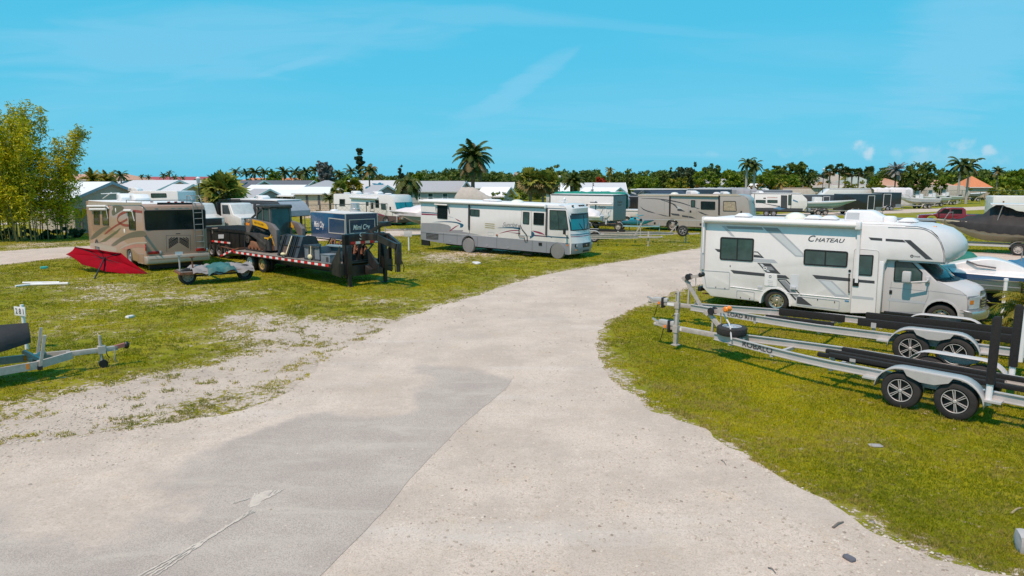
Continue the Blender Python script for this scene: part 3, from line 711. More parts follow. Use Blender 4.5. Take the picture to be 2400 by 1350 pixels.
def roof_ac(v, x, y, z, lx=.75, ly=.7, h=.32, m=None, front=1, parent=None):
    mb = MB(); m = m or WHITEP
    prof = [(x - lx / 2, z), (x - lx / 2 + .03, z + h * .8), (x - lx / 2 + .10, z + h), (x + lx * .18, z + h), (x + lx / 2, z + h * .45), (x + lx / 2 + .02, z)]
    if front < 0: prof = [(2 * x - a, b) for a, b in prof][::-1]
    mb.prism(prof, y - ly / 2, y + ly / 2, m, .05)
    s = -front
    for k in range(7):
        zz = z + h * (.2 + .09 * k); mb.box(min(x + s * lx * .10, x + s * lx * .44), max(x + s * lx * .10, x + s * lx * .44), y - ly / 2 - .004, y - ly / 2 + .01, zz, zz + h * .035, MGREY)
    return mb.obj('air_conditioner', v if parent is None else parent)
def roof_vent(v, x, y, z, s=.36, h=.12, m=None):
    mb = MB(); mb.box(x - s / 2 - .03, x + s / 2 + .03, y - s / 2 - .03, y + s / 2 + .03, z - .01, z + .035, MGREY)
    mb.prism([(x - s / 2 - .05, z + .035), (x - s / 2 - .03, z + .07), (x - s * .25, z + h), (x + s * .25, z + h), (x + s / 2 + .03, z + .07), (x + s / 2 + .05, z + .035)], y - s / 2 - .05, y + s / 2 + .05, m or WHITEP, .02)
    return mb.obj('roof_vent', v)
def dome(v, x, y, z, r, h, m, name='antenna_dome'):
    mb = MB(); mb.ell((x, y, z), (r, r, h), m, 20, 8, True); return mb.obj(name, v, 60)
def mirror(v, p, s=(.1, .16, .26), m=None, arm=None):
    mb = MB(); x, y, z = p; mb.box(x - s[0] / 2, x + s[0] / 2, y - s[1], y, z - s[2] / 2, z + s[2] / 2, m or BLACK, .03)
    if arm: mb.tube([(x, y - .04, z - s[2] / 2 + .02), arm], .018, m or BLACK, 6)
    return mb.obj('mirror', v)
def slant(v, a, b):
    """plane across the front: u = y, w runs from a (low) to b (high) in x-z; faces up and forward"""
    w = Vector((b[0] - a[0], 0, b[1] - a[1])).normalized(); u = Vector((0, 1, 0)); n = u.cross(w)
    if n.z < 0: n = -n
    return Pl(v, (a[0], 0, a[1]), u, w, n)

def class_c():
    v = V('motorhome', 'white cab over motorhome lettered CHATEAU parked behind the two empty boat trailers', 'motorhome', at(1815, 733), -39)
    s = v.side(0); W = 2.45
    mb = MB()
    prof = [(-2.70, 3.12), (3.2, 3.12), (4.02, 3.12), (4.37, 3.03), (4.65, 2.75), (4.79, 2.36), (4.82, 2.08), (3.30, 2.06), (3.24, 1.9), (3.20, .36), (2.15, .26)] + arch(0, .47, .29, zc_=.36)[::1] + [(-.6, .31), (-2.30, .33), (-2.62, .62), (-2.70, 1.2)]
    mb.prism(prof, 0, W, WHITE, .05)
    # full height storage panel under the belt and its rounded belt mouldings
    def D(k, pts, m, d=.004): mb.decal(s, s.q(k, pts), m, d)
    def T_(k, a, b, body, m, sh=0.0, hr=1.0): q = s.q(k, [a, b]); mb.text(s, body, q[0], q[1], m, hr, .006, sh)
    LG = M('silver decal', (.42, .45, .48), .3, var=.02); MG2 = M('steel grey decal', (.25, .265, .285), .3, var=.02); LL = M('pale grey fade decal', (.56, .595, .62), .3, var=.02)
    D(6, [(440, 285), (482, 288), (590, 407), (552, 402)], LG); D(6, [(487, 288), (893, 301), (917, 331), (515, 318)], MG2); D(6, [(907, 302), (1072, 309), (1117, 353), (952, 346)], MG2)
    D(6, [(952, 346), (1117, 353), (1366, 597), (1366, 636), (1275, 632)], LG); D(6, [(995, 360), (1105, 366), (1350, 605), (1352, 626), (1285, 620)], LL, .006)
    D(6, [(362, 545), (425, 551), (422, 584), (396, 579)], DGREY)
    D(6, [(806, 573), (850, 577), (922, 650), (802, 641)], DGREY); D(6, [(808, 585), (846, 589), (888, 632), (806, 624)], WHITE, .006); D(6, [(806, 612), (872, 619), (886, 632), (804, 625)], DGREY, .008)
    D(6, [(800, 654), (1035, 668), (1078, 709), (797, 690)], LG)
    D(6, [(842, 702), (997, 712), (1108, 830), (945, 815)], DGREY); D(6, [(868, 712), (900, 714), (990, 806), (952, 803)], LL, .006); D(6, [(905, 740), (1005, 748), (1040, 790), (945, 782)], MG2, .007)
    D(6, [(540, 784), (930, 824), (930, 858), (577, 824)], DGREY); D(6, [(1068, 839), (1165, 846), (1210, 887), (1070, 878)], DGREY)
    D(6, [(1068, 893), (1085, 893), (1285, 1112), (1276, 1132)], DGREY); D(6, [(1070, 884), (1172, 891), (1350, 1075), (1330, 1072), (1165, 902), (1078, 896)], DGREY)
    D(6, [(1100, 905), (1160, 908), (1310, 1068), (1285, 1090), (1250, 1068)], MG2, .006)
    D(6, [(1295, 1090), (1340, 1090), (1466, 1188), (1292, 1164)], DGREY, .008)
    D(6, [(1465, 839), (1895, 878), (1895, 914), (1508, 884)], DGREY); D(6, [(1520, 890), (1690, 908), (1884, 1092), (1722, 1085)], LG); D(6, [(1560, 905), (1672, 915), (1830, 1068), (1735, 1062)], LL, .006)
    D(7, [(320, 490), (455, 500), (455, 525), (342, 517)], DGREY); D(7, [(488, 503), (660, 515), (688, 541), (488, 527)], DGREY); D(7, [(668, 515), (735, 518), (955, 712), (885, 706)], DGREY)
    T_(6, (1418, 460), (1500, 465), 'C', DGREY, .35, .95); T_(6, (1496, 463), (1832, 478), 'HATEAU', DGREY, .35, .8)
    T_(7, (765, 686), (830, 690), 'THOR', DGREY, .1); mb.lathe(s.at(s.q(7, [(748, 676)])[0], .003), (0, -1, 0), [(.045, .003), (.02, .004)], DGREY, 12)
    # belt moulding and compartment doors
    for k, a, b in ((6, (540, 972), (905, 1018)), (6, (1185, 1045), (1885, 1112))):
        q = s.q(k, [a, b]); mb.tube([s.at(q[0], .006), s.at(q[1], .006)], .016, WHITEP, 6)
    for k, poly in ((6, [(232, 785), (537, 805), (531, 1007), (262, 985)]), (6, [(608, 1010), (817, 1030), (811, 1128), (603, 1108)]), (6, [(1287, 1077), (1782, 1130), (1772, 1240), (1277, 1180)])):
        outline(mb, s, s.q(k, poly), .022, LGREY, .06, .010); outline(mb, s, inset(fillet(s.q(k, poly), .06), .022), .008, MGREY, 0, .004)
    for k, p in ((6, (375, 980)), (6, (478, 995)), (6, (653, 1097)), (6, (757, 1110)), (6, (1525, 1120)), (6, (1718, 1148)), (6, (538, 740))):
        q = s.q(k, [p])[0]; mb.box(q[0] - .012, q[0] + .012, -.016, 0, q[1] - .025, q[1] + .025, BLACK)
    q = s.q(6, [(930, 825), (1068, 835), (1065, 970), (925, 960)]); mb.plate(s, fillet(q, .03), 0, .018, WHITEP); c = s.q(6, [(992, 856)])[0]; mb.lathe(s.at(c, .018), (0, -1, 0), [(.045, 0), (.045, .012), (.03, .012)], MGREY, 14)
    for k in range(4): a, b = s.q(6, [(965, 905 + 18 * k), (1022, 910 + 18 * k)]); mb.strip(s, [a, b], .012, LGREY, .021)
    q = s.q(6, [(1222, 835), (1315, 842), (1308, 1012), (1214, 1000)]); mb.plate(s, q, 0, .01, M('pale utility hatch', (.60, .62, .65), .4, var=.03)); c = s.q(6, [(1255, 990)])[0]; mb.box(c[0] - .08, c[0] + .08, -.06, 0, c[1] - .05, c[1] + .06, LGREY, .02)
    c = s.q(6, [(935, 768)])[0]; mb.lathe(s.at(c, .01), (0, -1, 0), [(.06, 0), (.06, .02), (.035, .02), (.03, .01)], WHITEP, 14)
    c = s.q(6, [(875, 985)])[0]; mb.box(c[0] - .08, c[0] + .08, -.02, 0, c[1] - .05, c[1] + .05, LGREY, .01)
    c = s.q(7, [(105, 1120)])[0]; mb.box(c[0] - .06, c[0] + .06, -.012, 0, c[1] - .02, c[1] + .02, M('blue label', (.05, .2, .38), .4))
    # rear corner trim and dark liner of the wheel arch
    mb.box(-2.745, -2.66, -.03, .10, 1.2, 3.13, LGREY, .02); mb.box(-.45, .45, .05, W - .05, .80, .84, BLACK)
    mb.ring(s, [(p[0] * 1.0, p[1]) for p in arch(0, .53, .29, zc_=.36)], [(p[0], p[1]) for p in arch(0, .475, .29, zc_=.36)], 0, .025, WHITEP)
    mb.obj('body', v)
    # bulging cap over the cab
    c = MB(); pts = [(3.70, 3.125), (4.02, 3.12), (4.22, 3.08), (4.40, 3.01), (4.56, 2.87), (4.68, 2.68), (4.77, 2.45), (4.81, 2.24), (4.815, 2.10), (4.70, 2.055)]
    rg = nose(c, pts, [(.1, .05), (.20, .05), (.30, .03), (.40, .02), (.46, 0), (.49, 0), (.47, 0), (.34, 0), (.16, 0), (.0, 0)], W, M('silver white cap', (.58, .585, .59), .35, var=.03, coat=.1, spec=.3), p=2.6)
    c.box(3.6, 4.86, .05, W - .05, 2.03, 2.09, LGREY)
    c.strip(Pl(v, (5.18, 1.2, 2.55), (0, 1, 0), Vector((-.25, 0, 1)).normalized(), Vector((1, 0, .25)).normalized()), [(-.25, 0), (.25, 0)], .06, DGREY, .02)
    for y in (.5, .9, 1.22, 1.54, 1.94): c.box(4.36, 4.46, y - .04, y + .04, 3.085, 3.12, AMBER, .01)
    c.obj('cab_over_cap', v, 60)
    e = MB(); e.tube([(s.at(p, -.0)) for p in spline([(3.25, 3.06), (4.05, 3.06), (4.36, 2.97), (4.62, 2.72), (4.755, 2.36), (4.785, 2.10)], 5)], .012, MGREY, 5); e.obj('cap_seam', v)
    r = MB(); r.prism([(-2.66, 3.115), (-2.55, 3.16), (3.5, 3.165), (4.1, 3.12)], .06, W - .06, ROOFW, .03); r.obj('roof', v)
    # ---- the van cab
    cb = MB(); y0 = .17; CW = W - 2 * y0; cs = v.side(y0)
    SIL = M('silver white paint', (.50, .50, .50), .35, var=.02, coat=.1, spec=.3)
    S_ = [(4.62, 1.50), (4.95, 1.37), (5.25, 1.26), (5.40, 1.15), (5.46, 1.0), (5.47, .75), (5.45, .5)]; C_ = [(5.0, 1.47), (5.3, 1.44), (5.56, 1.36), (5.70, 1.27), (5.79, 1.1), (5.80, .8), (5.78, .5)]
    prof = [(3.22, 2.05), (4.06, 2.05)] + S_ + [(5.30, .48)] + arch(4.82, .44, .48, zc_=.48) + [(4.32, .40), (3.22, .38)]
    cb.prism(prof, y0, y0 + CW, SIL, .05, 3); fx = lambda y: 5.46 + .33 * max(0, 1 - abs(2 * (y - y0) / CW - 1) ** 2.2)
    cb.box(3.26, 4.4, y0 + .1, y0 + CW - .1, .36, .5, BLACK); cb.box(4.4, 5.3, y0 + .3, y0 + CW - .3, .42, .6, BLACK)
    nose(cb, [(x + .004, z + .004) for x, z in S_], [(c[0] - q[0], c[1] - q[1]) for q, c in zip(S_, C_)], CW, SIL, y0, 2.2, 20)
    def DC(k, pts, m, d=.004): cb.decal(cs, cs.q(k, pts), m, d)
    q = cs.q(7, [(510, 1090), (870, 1130), (895, 1152), (510, 1118)]); cb.decal(cs, q, LG)
    for a, b in (((545, 930), (520, 1222)), ((520, 1225), (880, 1235)), ((925, 900), (905, 1085)), ((905, 1085), (860, 1180)), ((525, 985), (920, 1025)), ((925, 1020), (1290, 1065))):
        cb.strip(cs, cs.q(7, [a, b]), .012, MGREY, .003)
    cb.ring(cs, arch(4.82, .48, .48, zc_=.48), arch(4.82, .435, .48, zc_=.48), 0, .03, SIL); cb.box(4.42, 5.22, y0 + .03, y0 + CW - .03, .90, .94, BLACK)
    cb.box(3.3, 4.42, y0 - .05, y0 + .1, .36, .44, BLACK, .02)
    # cowl and wipers
    nose(cb, [(4.54, 1.575), (4.64, 1.515), (4.76, 1.465)], [(.38, -.02), (.38, -.02), (.36, .02)], CW - .12, BLACK, y0 + .06, 2.2, 16)
    for y in (.8, 1.5): cb.tube([(4.98, y, 1.53), (4.72, y + .35, 1.72)], .012, BLACK, 5)
    cb.obj('cab', v)
    g = MB(); nose(g, [(4.07, 2.045), (4.60, 1.55)], [(.20, -.01), (.38, -.03)], CW - .12, BLACK, y0 + .06, 2.2, 16); wo = g.obj('windscreen', v); g = MB(); nose(g, [(4.13, 2.005), (4.575, 1.587)], [(.215, -.005), (.375, -.022)], CW - .24, GLASST, y0 + .12, 2.4, 16); g.obj('pane', wo)
    window(v, cs, cs.q(7, [(580, 725), (745, 730), (855, 838), (850, 935), (565, 925)]), .05, .03, BLACK, GLASST)
    h = MB(); c = cs.q(7, [(535, 1030)])[0]; h.box(c[0] - .03, c[0] + .05, y0 - .03, y0, c[1] - .05, c[1] + .06, BLACK, .015); h.obj('door_handle', v)
    # mirror with its arm
    c = v.side(-.10).q(7, [(697, 880), (700, 940), (890, 930)]); m_ = MB(); m_.box(c[0][0] - .12, c[0][0] + .12, -.20, -.02, c[0][1] - .17, c[0][1] + .17, SIL, .05); m_.tube([(c[1][0] - .02, -.10, c[1][1]), (c[2][0], -.05, c[2][1]), (c[2][0] + .02, y0 + .02, c[2][1] + .06)], .03, SIL, 8); m_.box(c[2][0] - .06, c[2][0] + .06, y0 - .08, y0, c[2][1] - .05, c[2][1] + .14, SIL, .03); m_.obj('mirror', v)
    # lamps, grille, bumper
    def fpanel(mb, ya, yb, za, zb, off, m, n=6): mb.loft([[Vector((fx(y) + off + (.0 if z_ < 1.1 else -.03), y, z_)) for z_ in (zb, za)] for y in [lerp_(ya, yb, i / n) for i in range(n + 1)]], m, False, False)
    lerp_ = lambda a, b, t: a + (b - a) * t
    for ya, yb in ((y0 - .01, y0 + .46), (y0 + CW - .46, y0 + CW + .01)):
        l = MB(); fpanel(l, ya, yb, .70, 1.12, .016, MGREY); fpanel(l, ya + .03, yb - .03, .74, 1.08, .022, LAMPC); ys = (ya + .05, ya + .18) if ya < 1 else (yb - .18, yb - .05); fpanel(l, *ys, .88, 1.0, .028, AMBER); l.obj('headlight', v)
    gr = MB(); fpanel(gr, y0 + .48, y0 + CW - .48, .70, 1.12, .03, CHROME); fpanel(gr, y0 + .54, y0 + CW - .54, .74, 1.06, .036, M('dark grille', (.05, .055, .06), .3))
    for k in range(3): fpanel(gr, y0 + .5, y0 + CW - .5, .79 + .09 * k, .82 + .09 * k, .045, CHROME)
    fpanel(gr, y0 + .5, y0 + CW - .5, 1.13, 1.25, .02, CHROME); fpanel(gr, y0 + .55, y0 + CW - .55, 1.15, 1.23, .026, M('blue grey grille', (.12, .19, .25), .3)); gr.obj('grille', v)
    bp = MB(); bp.loft([[Vector((fx(y) * k + x * (1 - k) + dx, y, z)) for dx, z in ((0, .44), (.13, .42), (.16, .55), (.13, .67), (0, .70))] for y, k, x in [(y0 - .05, 0, 5.26), (y0 - .05, 0, 5.36)] + [(lerp_(y0 - .03, y0 + CW + .03, i / 14), 1, 0) for i in range(15)]], CHROME, False, False); bp.box(5.3, 5.72, y0 + .25, y0 + CW - .25, .24, .42, BLACK, .03); bp.obj('bumper', v)
    # windows, entrance door, awning
    window(v, s, s.q(6, [(428, 410), (810, 429), (797, 693), (419, 667)]), .08, .045, BLACK, GLASST, (.52,))
    window(v, s, s.q(6, [(1373, 546), (1874, 577), (1861, 757), (1365, 726)]), .08, .045, BLACK, GLASST, (.5,))
    d = MB(); Q = s.q(7, [(180, 598), (428, 622), (388, 1240), (135, 1238)]); P = fillet(Q, [.10, .10, .02, .02]); d.plate(s, P, 0, .015, WHITE); d.ring(s, P, inset(P, .012), .015, .018, MGREY)
    d.decal(s, s.q(7, [(200, 905), (380, 920), (380, 948), (198, 933)]), DGREY, .017); d.decal(s, s.q(7, [(157, 1066), (370, 1086), (369, 1112), (155, 1092)]), LG, .017)
    do = d.obj('entrance_door', v); h = MB(); c = s.q(7, [(195, 935)])[0]; h.box(c[0] - .09, c[0] + .09, -.05, -.012, c[1] - .12, c[1] + .12, BLACK, .02); h.obj('handle', do)
    # (the door's pane hangs on the door)
    P = fillet(s.q(7, [(226, 660), (374, 665), (356, 872), (209, 862)]), .05); g = MB(); g.ring(s, P, inset(P, .035), .015, .035, BLACK); g.decal(s, inset(P, .035), GLASST, .028); g.obj('door_window', do)
    h = MB(); c = s.q(7, [(130, 855), (128, 1030)]); h.tube([s.at((c[0][0], c[0][1]), .05), s.at((c[1][0], c[1][1]), .05)], .018, BLACK, 6); h.box(c[0][0] - .02, c[0][0] + .02, -.05, 0, c[0][1] - .02, c[0][1] + .02, BLACK); h.box(c[1][0] - .02, c[1][0] + .02, -.05, 0, c[1][1] - .02, c[1][1] + .02, BLACK); c = s.q(7, [(133, 822)])[0]; h.lathe(s.at(c, 0), (0, -1, 0), [(.04, 0), (.04, .02), (.001, .02)], BLACK, 10); h.obj('grab_handle', v)
    a = MB(); a.tube([(-2.62, -.11, 3.09), (2.40, -.11, 3.09)], .10, AWN, 16); a.box(-2.68, -2.58, -.20, .01, 2.98, 3.20, WHITEP, .03); a.box(2.36, 2.52, -.20, .01, 2.96, 3.20, WHITEP, .03)
    a.box(-2.66, -2.58, -.06, -.004, 1.30, 2.98, LGREY); a.box(-2.65, -2.60, -.10, -.06, 1.9, 2.98, WHITEP)
    q = s.q(7, [(478, 390), (432, 905)]); a.bar((2.46, -.06, 2.98), (2.50, -.05, 1.28), .09, .06, WHITEP, (0, 1, 0)); a.box(-2.6, 2.42, -.03, .02, 3.12, 3.2, WHITEP, .01); a.obj('awning', v)
    st = MB(); st.box(3.10, 3.22, -.02, .16, .36, 2.0, WHITE, .02); st.obj('door_pillar', v)
    wheel(v, 0.02, .17, .40, .25, 'steel', z=0, cap=M('polished steel rim', (.58, .55, .48), .25, .8)); wheel(v, .02, W - .17, .40, .25, 'steel', out=1, z=0, cap=MATS['polished steel rim'])
    wheel(v, 4.82, .33, .40, .25, 'steel', z=0, cap=MATS['polished steel rim']); wheel(v, 4.82, W - .33, .40, .25, 'steel', out=1, z=0, cap=MATS['polished steel rim'])
    ch = MB(); ch.box(-2.3, 4.6, .5, .62, .32, .5, BLACK); ch.box(-2.3, 4.6, W - .62, W - .5, .32, .5, BLACK); ch.box(-.1, .1, .3, W - .3, .3, .45, BLACK); ch.box(4.74, 4.9, .4, W - .4, .3, .42, BLACK); ch.box(.9, 2.6, .4, 1.4, .3, .62, BLACK); ch.tube([(-2.75, .35, .35), (-.5, .35, .38)], .03, RUST, 6); ch.obj('chassis', v)
    bb = MB(); bb.box(-2.86, -2.72, .1, W - .1, .45, .62, BLACK, .03); bb.obj('rear_bumper', v)
    # roof equipment
    top = v.side(1.2)
    for k, p in ((6, (690, 170)), (6, (1485, 190)), (6, (1665, 200)), (7, (715, 335))):
        x = top.q(k, [p])[0][0]; roof_vent(v, x, 1.2, 3.155, .42, .15)
    x = top.q(6, [(1278, 180)])[0][0]; dome(v, x, 1.2, 3.15, .36, .24, M('cream skylight', (.70, .70, .60), .25, var=.03), 'skylight')
    a0, a1 = top.q(7, [(98, 330), (478, 330)]); roof_ac(v, (a0[0] + a1[0]) / 2, 1.25, 3.155, a1[0] - a0[0], .72, .36)
    a0, a1 = top.q(7, [(448, 350), (596, 350)]); d = MB(); d.lathe(((a0[0] + a1[0]) / 2, 1.2, 3.15), (0, 0, 1), [(.22, 0), (.225, .1), (.21, .17), (.14, .20), (.001, .205)], WHITEP, 24); d.obj('antenna_dome', v)
    ld = MB(); lx = top.q(7, [(40, 290)])[0][0]; ld.box(lx - .12, lx + .06, 2.2, 2.4, 3.13, 3.3, MGREY, .02); ld.obj('roof_box', v)
class_c()

def sunrise():
    v = V('motorhome', 'white and grey motorhome with teal windscreen lettered Sunrise parked in mid lot', 'motorhome', at(1098, 592), -33, 1.2)
    s = v.side(0); W = 2.5; mb = MB(); XF = 7.18
    ar = [(.0, .53), (6.42, .50)]
    prof = [(-3.93, 3.18), (6.3, 3.22), (6.75, 3.2), (6.98, 2.95), (7.02, 2.7), (7.20, 1.75), (7.32, 1.1), (7.30, .50)] + bottom(-.7, 7.28, .44, [(.0, .53), (6.42, .50)]) + [(-2.29, .47), (-2.3, .55), (-3.9, .60), (-3.95, 1.2)]
    CRM = M('cream white paint', (.66, .655, .645), .3, var=.02, coat=.3, dirt=.1); mb.prism(prof, 0, W, CRM, .06)
    sk = s.q(4, [(222, 583), (1895, 722)]); belt = sk
    skp = [sk[0], sk[1], (7.24, .47)] + bottom(-.7, 7.22, .43, [(.0, .525), (6.42, .495)]) + [(-2.29, .46), (-3.92, .58)]
    mb.plate(s, skp, -.05, .012, SKIRT)
    TE = M('teal decal', (.02, .10, .17), .3, var=.05); BU = M('burgundy decal', (.24, .045, .09), .3, var=.05); FG = M('fade grey decal', (.26, .27, .29), .3, var=.05)
    def D(pts, m, d=.005, k=4): mb.decal(s, s.q(k, pts), m, d)
    D([(230, 253), (770, 282), (770, 289), (230, 263)], TE); D([(785, 287), (1625, 323), (1625, 331), (785, 296)], TE); D([(1650, 322), (1850, 330), (1850, 338), (1650, 330)], TE)
    D([(230, 365), (408, 378), (408, 388), (230, 377)], TE); D([(230, 383), (408, 395), (408, 408), (230, 401)], BU)
    D([(228, 492), (430, 495), (530, 515), (558, 535), (560, 560), (550, 572), (700, 572), (690, 590), (905, 632), (222, 583)], FG, .004)
    D(spline([(345, 485), (450, 475), (560, 474), (640, 485), (695, 505), (703, 520), (690, 540), (665, 545)], 4) + spline([(665, 535), (660, 510), (600, 490), (480, 481)], 4), TE, .006)
    D([(605, 440), (640, 455), (680, 478), (668, 480), (640, 468)], BU, .006); D([(655, 512), (560, 580), (545, 592), (548, 575), (610, 530)], BU, .006); D([(525, 416), (560, 425), (600, 437), (560, 428)], TE, .006)
    D(spline([(1070, 548), (1180, 540), (1290, 540), (1400, 560), (1480, 590), (1500, 615), (1495, 640), (1460, 665), (1450, 668)], 4) + spline([(1452, 640), (1440, 605), (1380, 575), (1250, 552)], 4), TE, .006)
    D(spline([(1100, 612), (1180, 585), (1260, 572), (1330, 574)], 4) + spline([(1330, 582), (1250, 583), (1170, 597)], 4), BU, .006); D([(1200, 595), (1330, 605), (1640, 640), (1640, 648), (1330, 614)], BU, .006); D([(1220, 605), (1330, 617), (1890, 655), (1890, 668), (1500, 640)], TE, .006)
    D(spline([(1475, 577), (1530, 585), (1580, 600), (1620, 628)], 4) + spline([(1560, 615), (1500, 595)], 4), BU, .006); D([(1640, 625), (1700, 658), (1690, 660)], TE, .006)
    q = s.q(4, [(1140, 532), (1310, 535)]); mb.text(s, 'Sunrise', q[0], q[1], FG, 1.0, .007, .45)
    for k in range(3): D([(943, 494 + 22 * k), (1055, 502 + 22 * k), (1055, 512 + 22 * k), (943, 504 + 22 * k)], M('yellowed vent', (.52, .46, .24), .5), .008); D([(950, 497 + 22 * k), (1048, 504 + 22 * k), (1048, 507 + 22 * k), (950, 500 + 22 * k)], BLACK, .010)
    # slide-out and compartment seams
    for a, b in (((862, 650), (860, 768)), ((1078, 668), (1076, 785)), ((478, 605), (478, 712)), ((632, 620), (632, 730)), ((1638, 712), (1636, 832)), ((1478, 690), (1474, 822)), ((775, 300), (770, 605)), ((222, 600), (680, 640)), ((1850, 715), (1850, 730))):
        mb.strip(s, s.q(4, [a, b]), .018, DGREY, .015)
    D([(760, 250), (778, 252), (776, 572), (758, 570)], DGREY, .03)
    D([(285, 606), (422, 618), (420, 684), (285, 672)], BLACK, .016)
    for k in range(4): mb.strip(s, s.q(4, [(290, 618 + 15 * k), (418, 630 + 15 * k)]), .022, MGREY, .02)
    for p in ((555, 700), (968, 745), (1205, 768), (1568, 728)):
        c = s.q(4, [p])[0]; mb.box(c[0] - .06, c[0] + .06, -.03, 0, c[1] - .05, c[1] + .05, MGREY, .01)
    D([(1550, 712), (1588, 714), (1588, 748), (1550, 745)], BLACK, .035)
    outline(mb, s, s.q(4, [(978, 590), (1048, 596), (1046, 638), (976, 632)]), .02, LGREY, .02, .01)
    c = s.q(4, [(1080, 628)])[0]; mb.ell(s.at(c, .03), (.07, .05, .07), M('reddish tap', (.30, .12, .08), .5), 8, 6)
    c = s.q(4, [(1875, 742)])[0]; mb.box(c[0] - .06, c[0] + .06, -.03, 0, c[1] - .03, c[1] + .03, AMBER)
    # rims of the wheel arches
    for cx, r in ar: mb.ring(s, arch(cx, r + .07, .44), arch(cx, r, .44), 0, .035, SKIRT)
    # front skin
    pts = [(6.40, 3.22), (6.75, 3.20), (6.95, 3.02), (7.00, 2.80)]; nose(mb, pts, [(.1, .1), (.3, .12), (.42, .06), (.34, 0)], W, CRM)
    pts = [(7.00, 2.80), (7.20, 1.75), (7.26, 1.45), (7.30, 1.2), (7.32, 1.08)]; nose(mb, pts, [(.34, 0), (.26, 0), (.26, 0), (.28, 0), (.30, 0)], W, CRM)
    pts = [(7.32, 1.08), (7.33, .9), (7.34, .7), (7.30, .48), (7.2, .42)]; nose(mb, pts, [(.30, 0), (.31, 0), (.31, 0), (.28, 0), (.2, 0)], W, SKIRT)
    pts = [(7.235, 1.60), (7.245, 1.55)]; nose(mb, pts, [(.272, 0), (.272, 0)], W, TE); pts = [(7.255, 1.49), (7.262, 1.45)]; nose(mb, pts, [(.272, 0), (.272, 0)], W, BU)
    mb.obj('body', v)
    # windscreen follows the skin
    g = MB(); pts = [(7.015, 2.80), (7.215, 1.80)]; nose(g, [(7.02, 2.78), (7.21, 1.80)], [(.345, 0), (.265, 0)], W - .06, BLACK, .03); wo = g.obj('windscreen', v)
    for a, b in ((.10, 1.20), (1.30, W - .10)):
        p = MB()
        for (za, zb, mm) in ((2.68, 2.46, M('dark tint band', (.02, .035, .045), .1)), (2.46, 1.86, TEAL)):
            n = 7; R_ = []
            for i in range(n + 1):
                y = a + (b - a) * i / n; k = max(0, 1 - abs(2 * (y - .03) / (W - .06) - 1) ** 3)
                f = lambda z: 7.02 + (2.78 - z) / .98 * .19 + (.345 - (2.78 - z) / .98 * .08) * k + .006
                R_.append([Vector((f(za), y, za)), Vector((f(zb), y, zb))])
            p.loft(R_, mm, False, False)
        p.obj('pane', wo)
    wp = MB()
    for y0, y1 in ((1.15, .7), (1.35, 1.9)): wp.tube([(7.53, y0, 1.72), (7.42, y1, 2.2)], .014, BLACK, 5)
    wp.obj('wiper', v)
    for yc in (.42, W - .42):
        l = MB(); xx = 7.50
        l.box(xx - .06, xx + .02, yc - .24, yc + .24, .86, 1.04, BLACK, .02); l.box(xx, xx + .035, yc - .20, yc - .02, .88, 1.02, LAMPC, .02); l.box(xx, xx + .035, yc + .02, yc + .20, .88, 1.02, LAMPC, .02); l.box(xx - .02, xx + .02, yc - .2, yc + .2, .66, .74, AMBER, .01); l.obj('headlight', v)
    gr = MB(); gr.box(7.58, 7.65, .82, W - .82, .80, 1.06, BLACK, .03); gr.box(7.60, 7.655, .9, W - .9, .55, .66, BLACK, .02); gr.box(7.65, 7.66, 1.18, 1.32, .92, .97, CHROME); gr.obj('grille', v)
    for y in (.35, 1.0, 1.25, 1.5, W - .35):
        mk = MB(); xb = 6.93 + .25 * (1 - abs(2 * y / W - 1) ** 3); mk.box(xb, xb + .1, y - .06, y + .06, 3.17, 3.25, BLACK, .02); mk.obj('marker_lamp', v)
    window(v, s, s.q(4, [(1672, 345), (1855, 352), (1885, 572), (1672, 565)]), .05, .03, BLACK, GLASST, (.5,), None, .004)
    window(v, s, s.q(4, [(410, 285), (525, 295), (522, 450), (408, 440)]), .05, .03, BLACK, GLASS, (), None, .004, .66)
    window(v, s, s.q(4, [(780, 335), (885, 342), (884, 420), (779, 412)]), .06, .03, BLACK, GLASST, (.5,), None, .004)
    window(v, s, s.q(4, [(1493, 374), (1612, 380), (1608, 518), (1490, 510)]), .05, .03, BLACK, GLASS, (), None, .004, .5)
    d = MB(); P = fillet(s.q(4, [(1355, 342), (1470, 350), (1466, 640), (1340, 632)]), [.1, .1, .01, .01]); d.plate(s, P, 0, .012, CRM); d.ring(s, P, inset(P, .012), .012, .016, MGREY); do = d.obj('entrance_door', v)
    P = fillet(s.q(4, [(1375, 366), (1447, 370), (1443, 510), (1371, 502)]), .06); g = MB(); g.ring(s, P, inset(P, .035), .012, .03, BLACK); g.decal(s, inset(P, .035), GLASST, .02); g.obj('door_window', do)
    h = MB(); q = s.q(4, [(1332, 515), (1330, 640), (1390, 648), (1400, 700), (1425, 690), (1420, 630), (1365, 560), (1345, 515)]); h.tube([s.at(p, .06) for p in q], .022, BLACK, 6); h.obj('grab_rail', v)
    a = MB(); q = s.q(4, [(225, 225), (770, 248), (1620, 290)]); z0 = 3.10; a.tube([(-3.93, -.09, z0), (5.6, -.09, z0 + .05)], .095, AWN, 14); a.box(-3.97, -3.9, -.19, .02, 3.0, 3.2, WHITEP, .02); a.box(5.56, 5.66, -.19, .02, 3.02, 3.22, WHITEP, .02)
    x = s.q(4, [(1640, 450)])[0][0]; a.box(x - .05, x + .05, -.07, -.004, 1.45, 3.05, DGREY); x = s.q(4, [(768, 400)])[0][0]; a.box(x - .05, x + .05, -.07, -.004, 1.6, 3.0, DGREY); a.obj('awning', v)
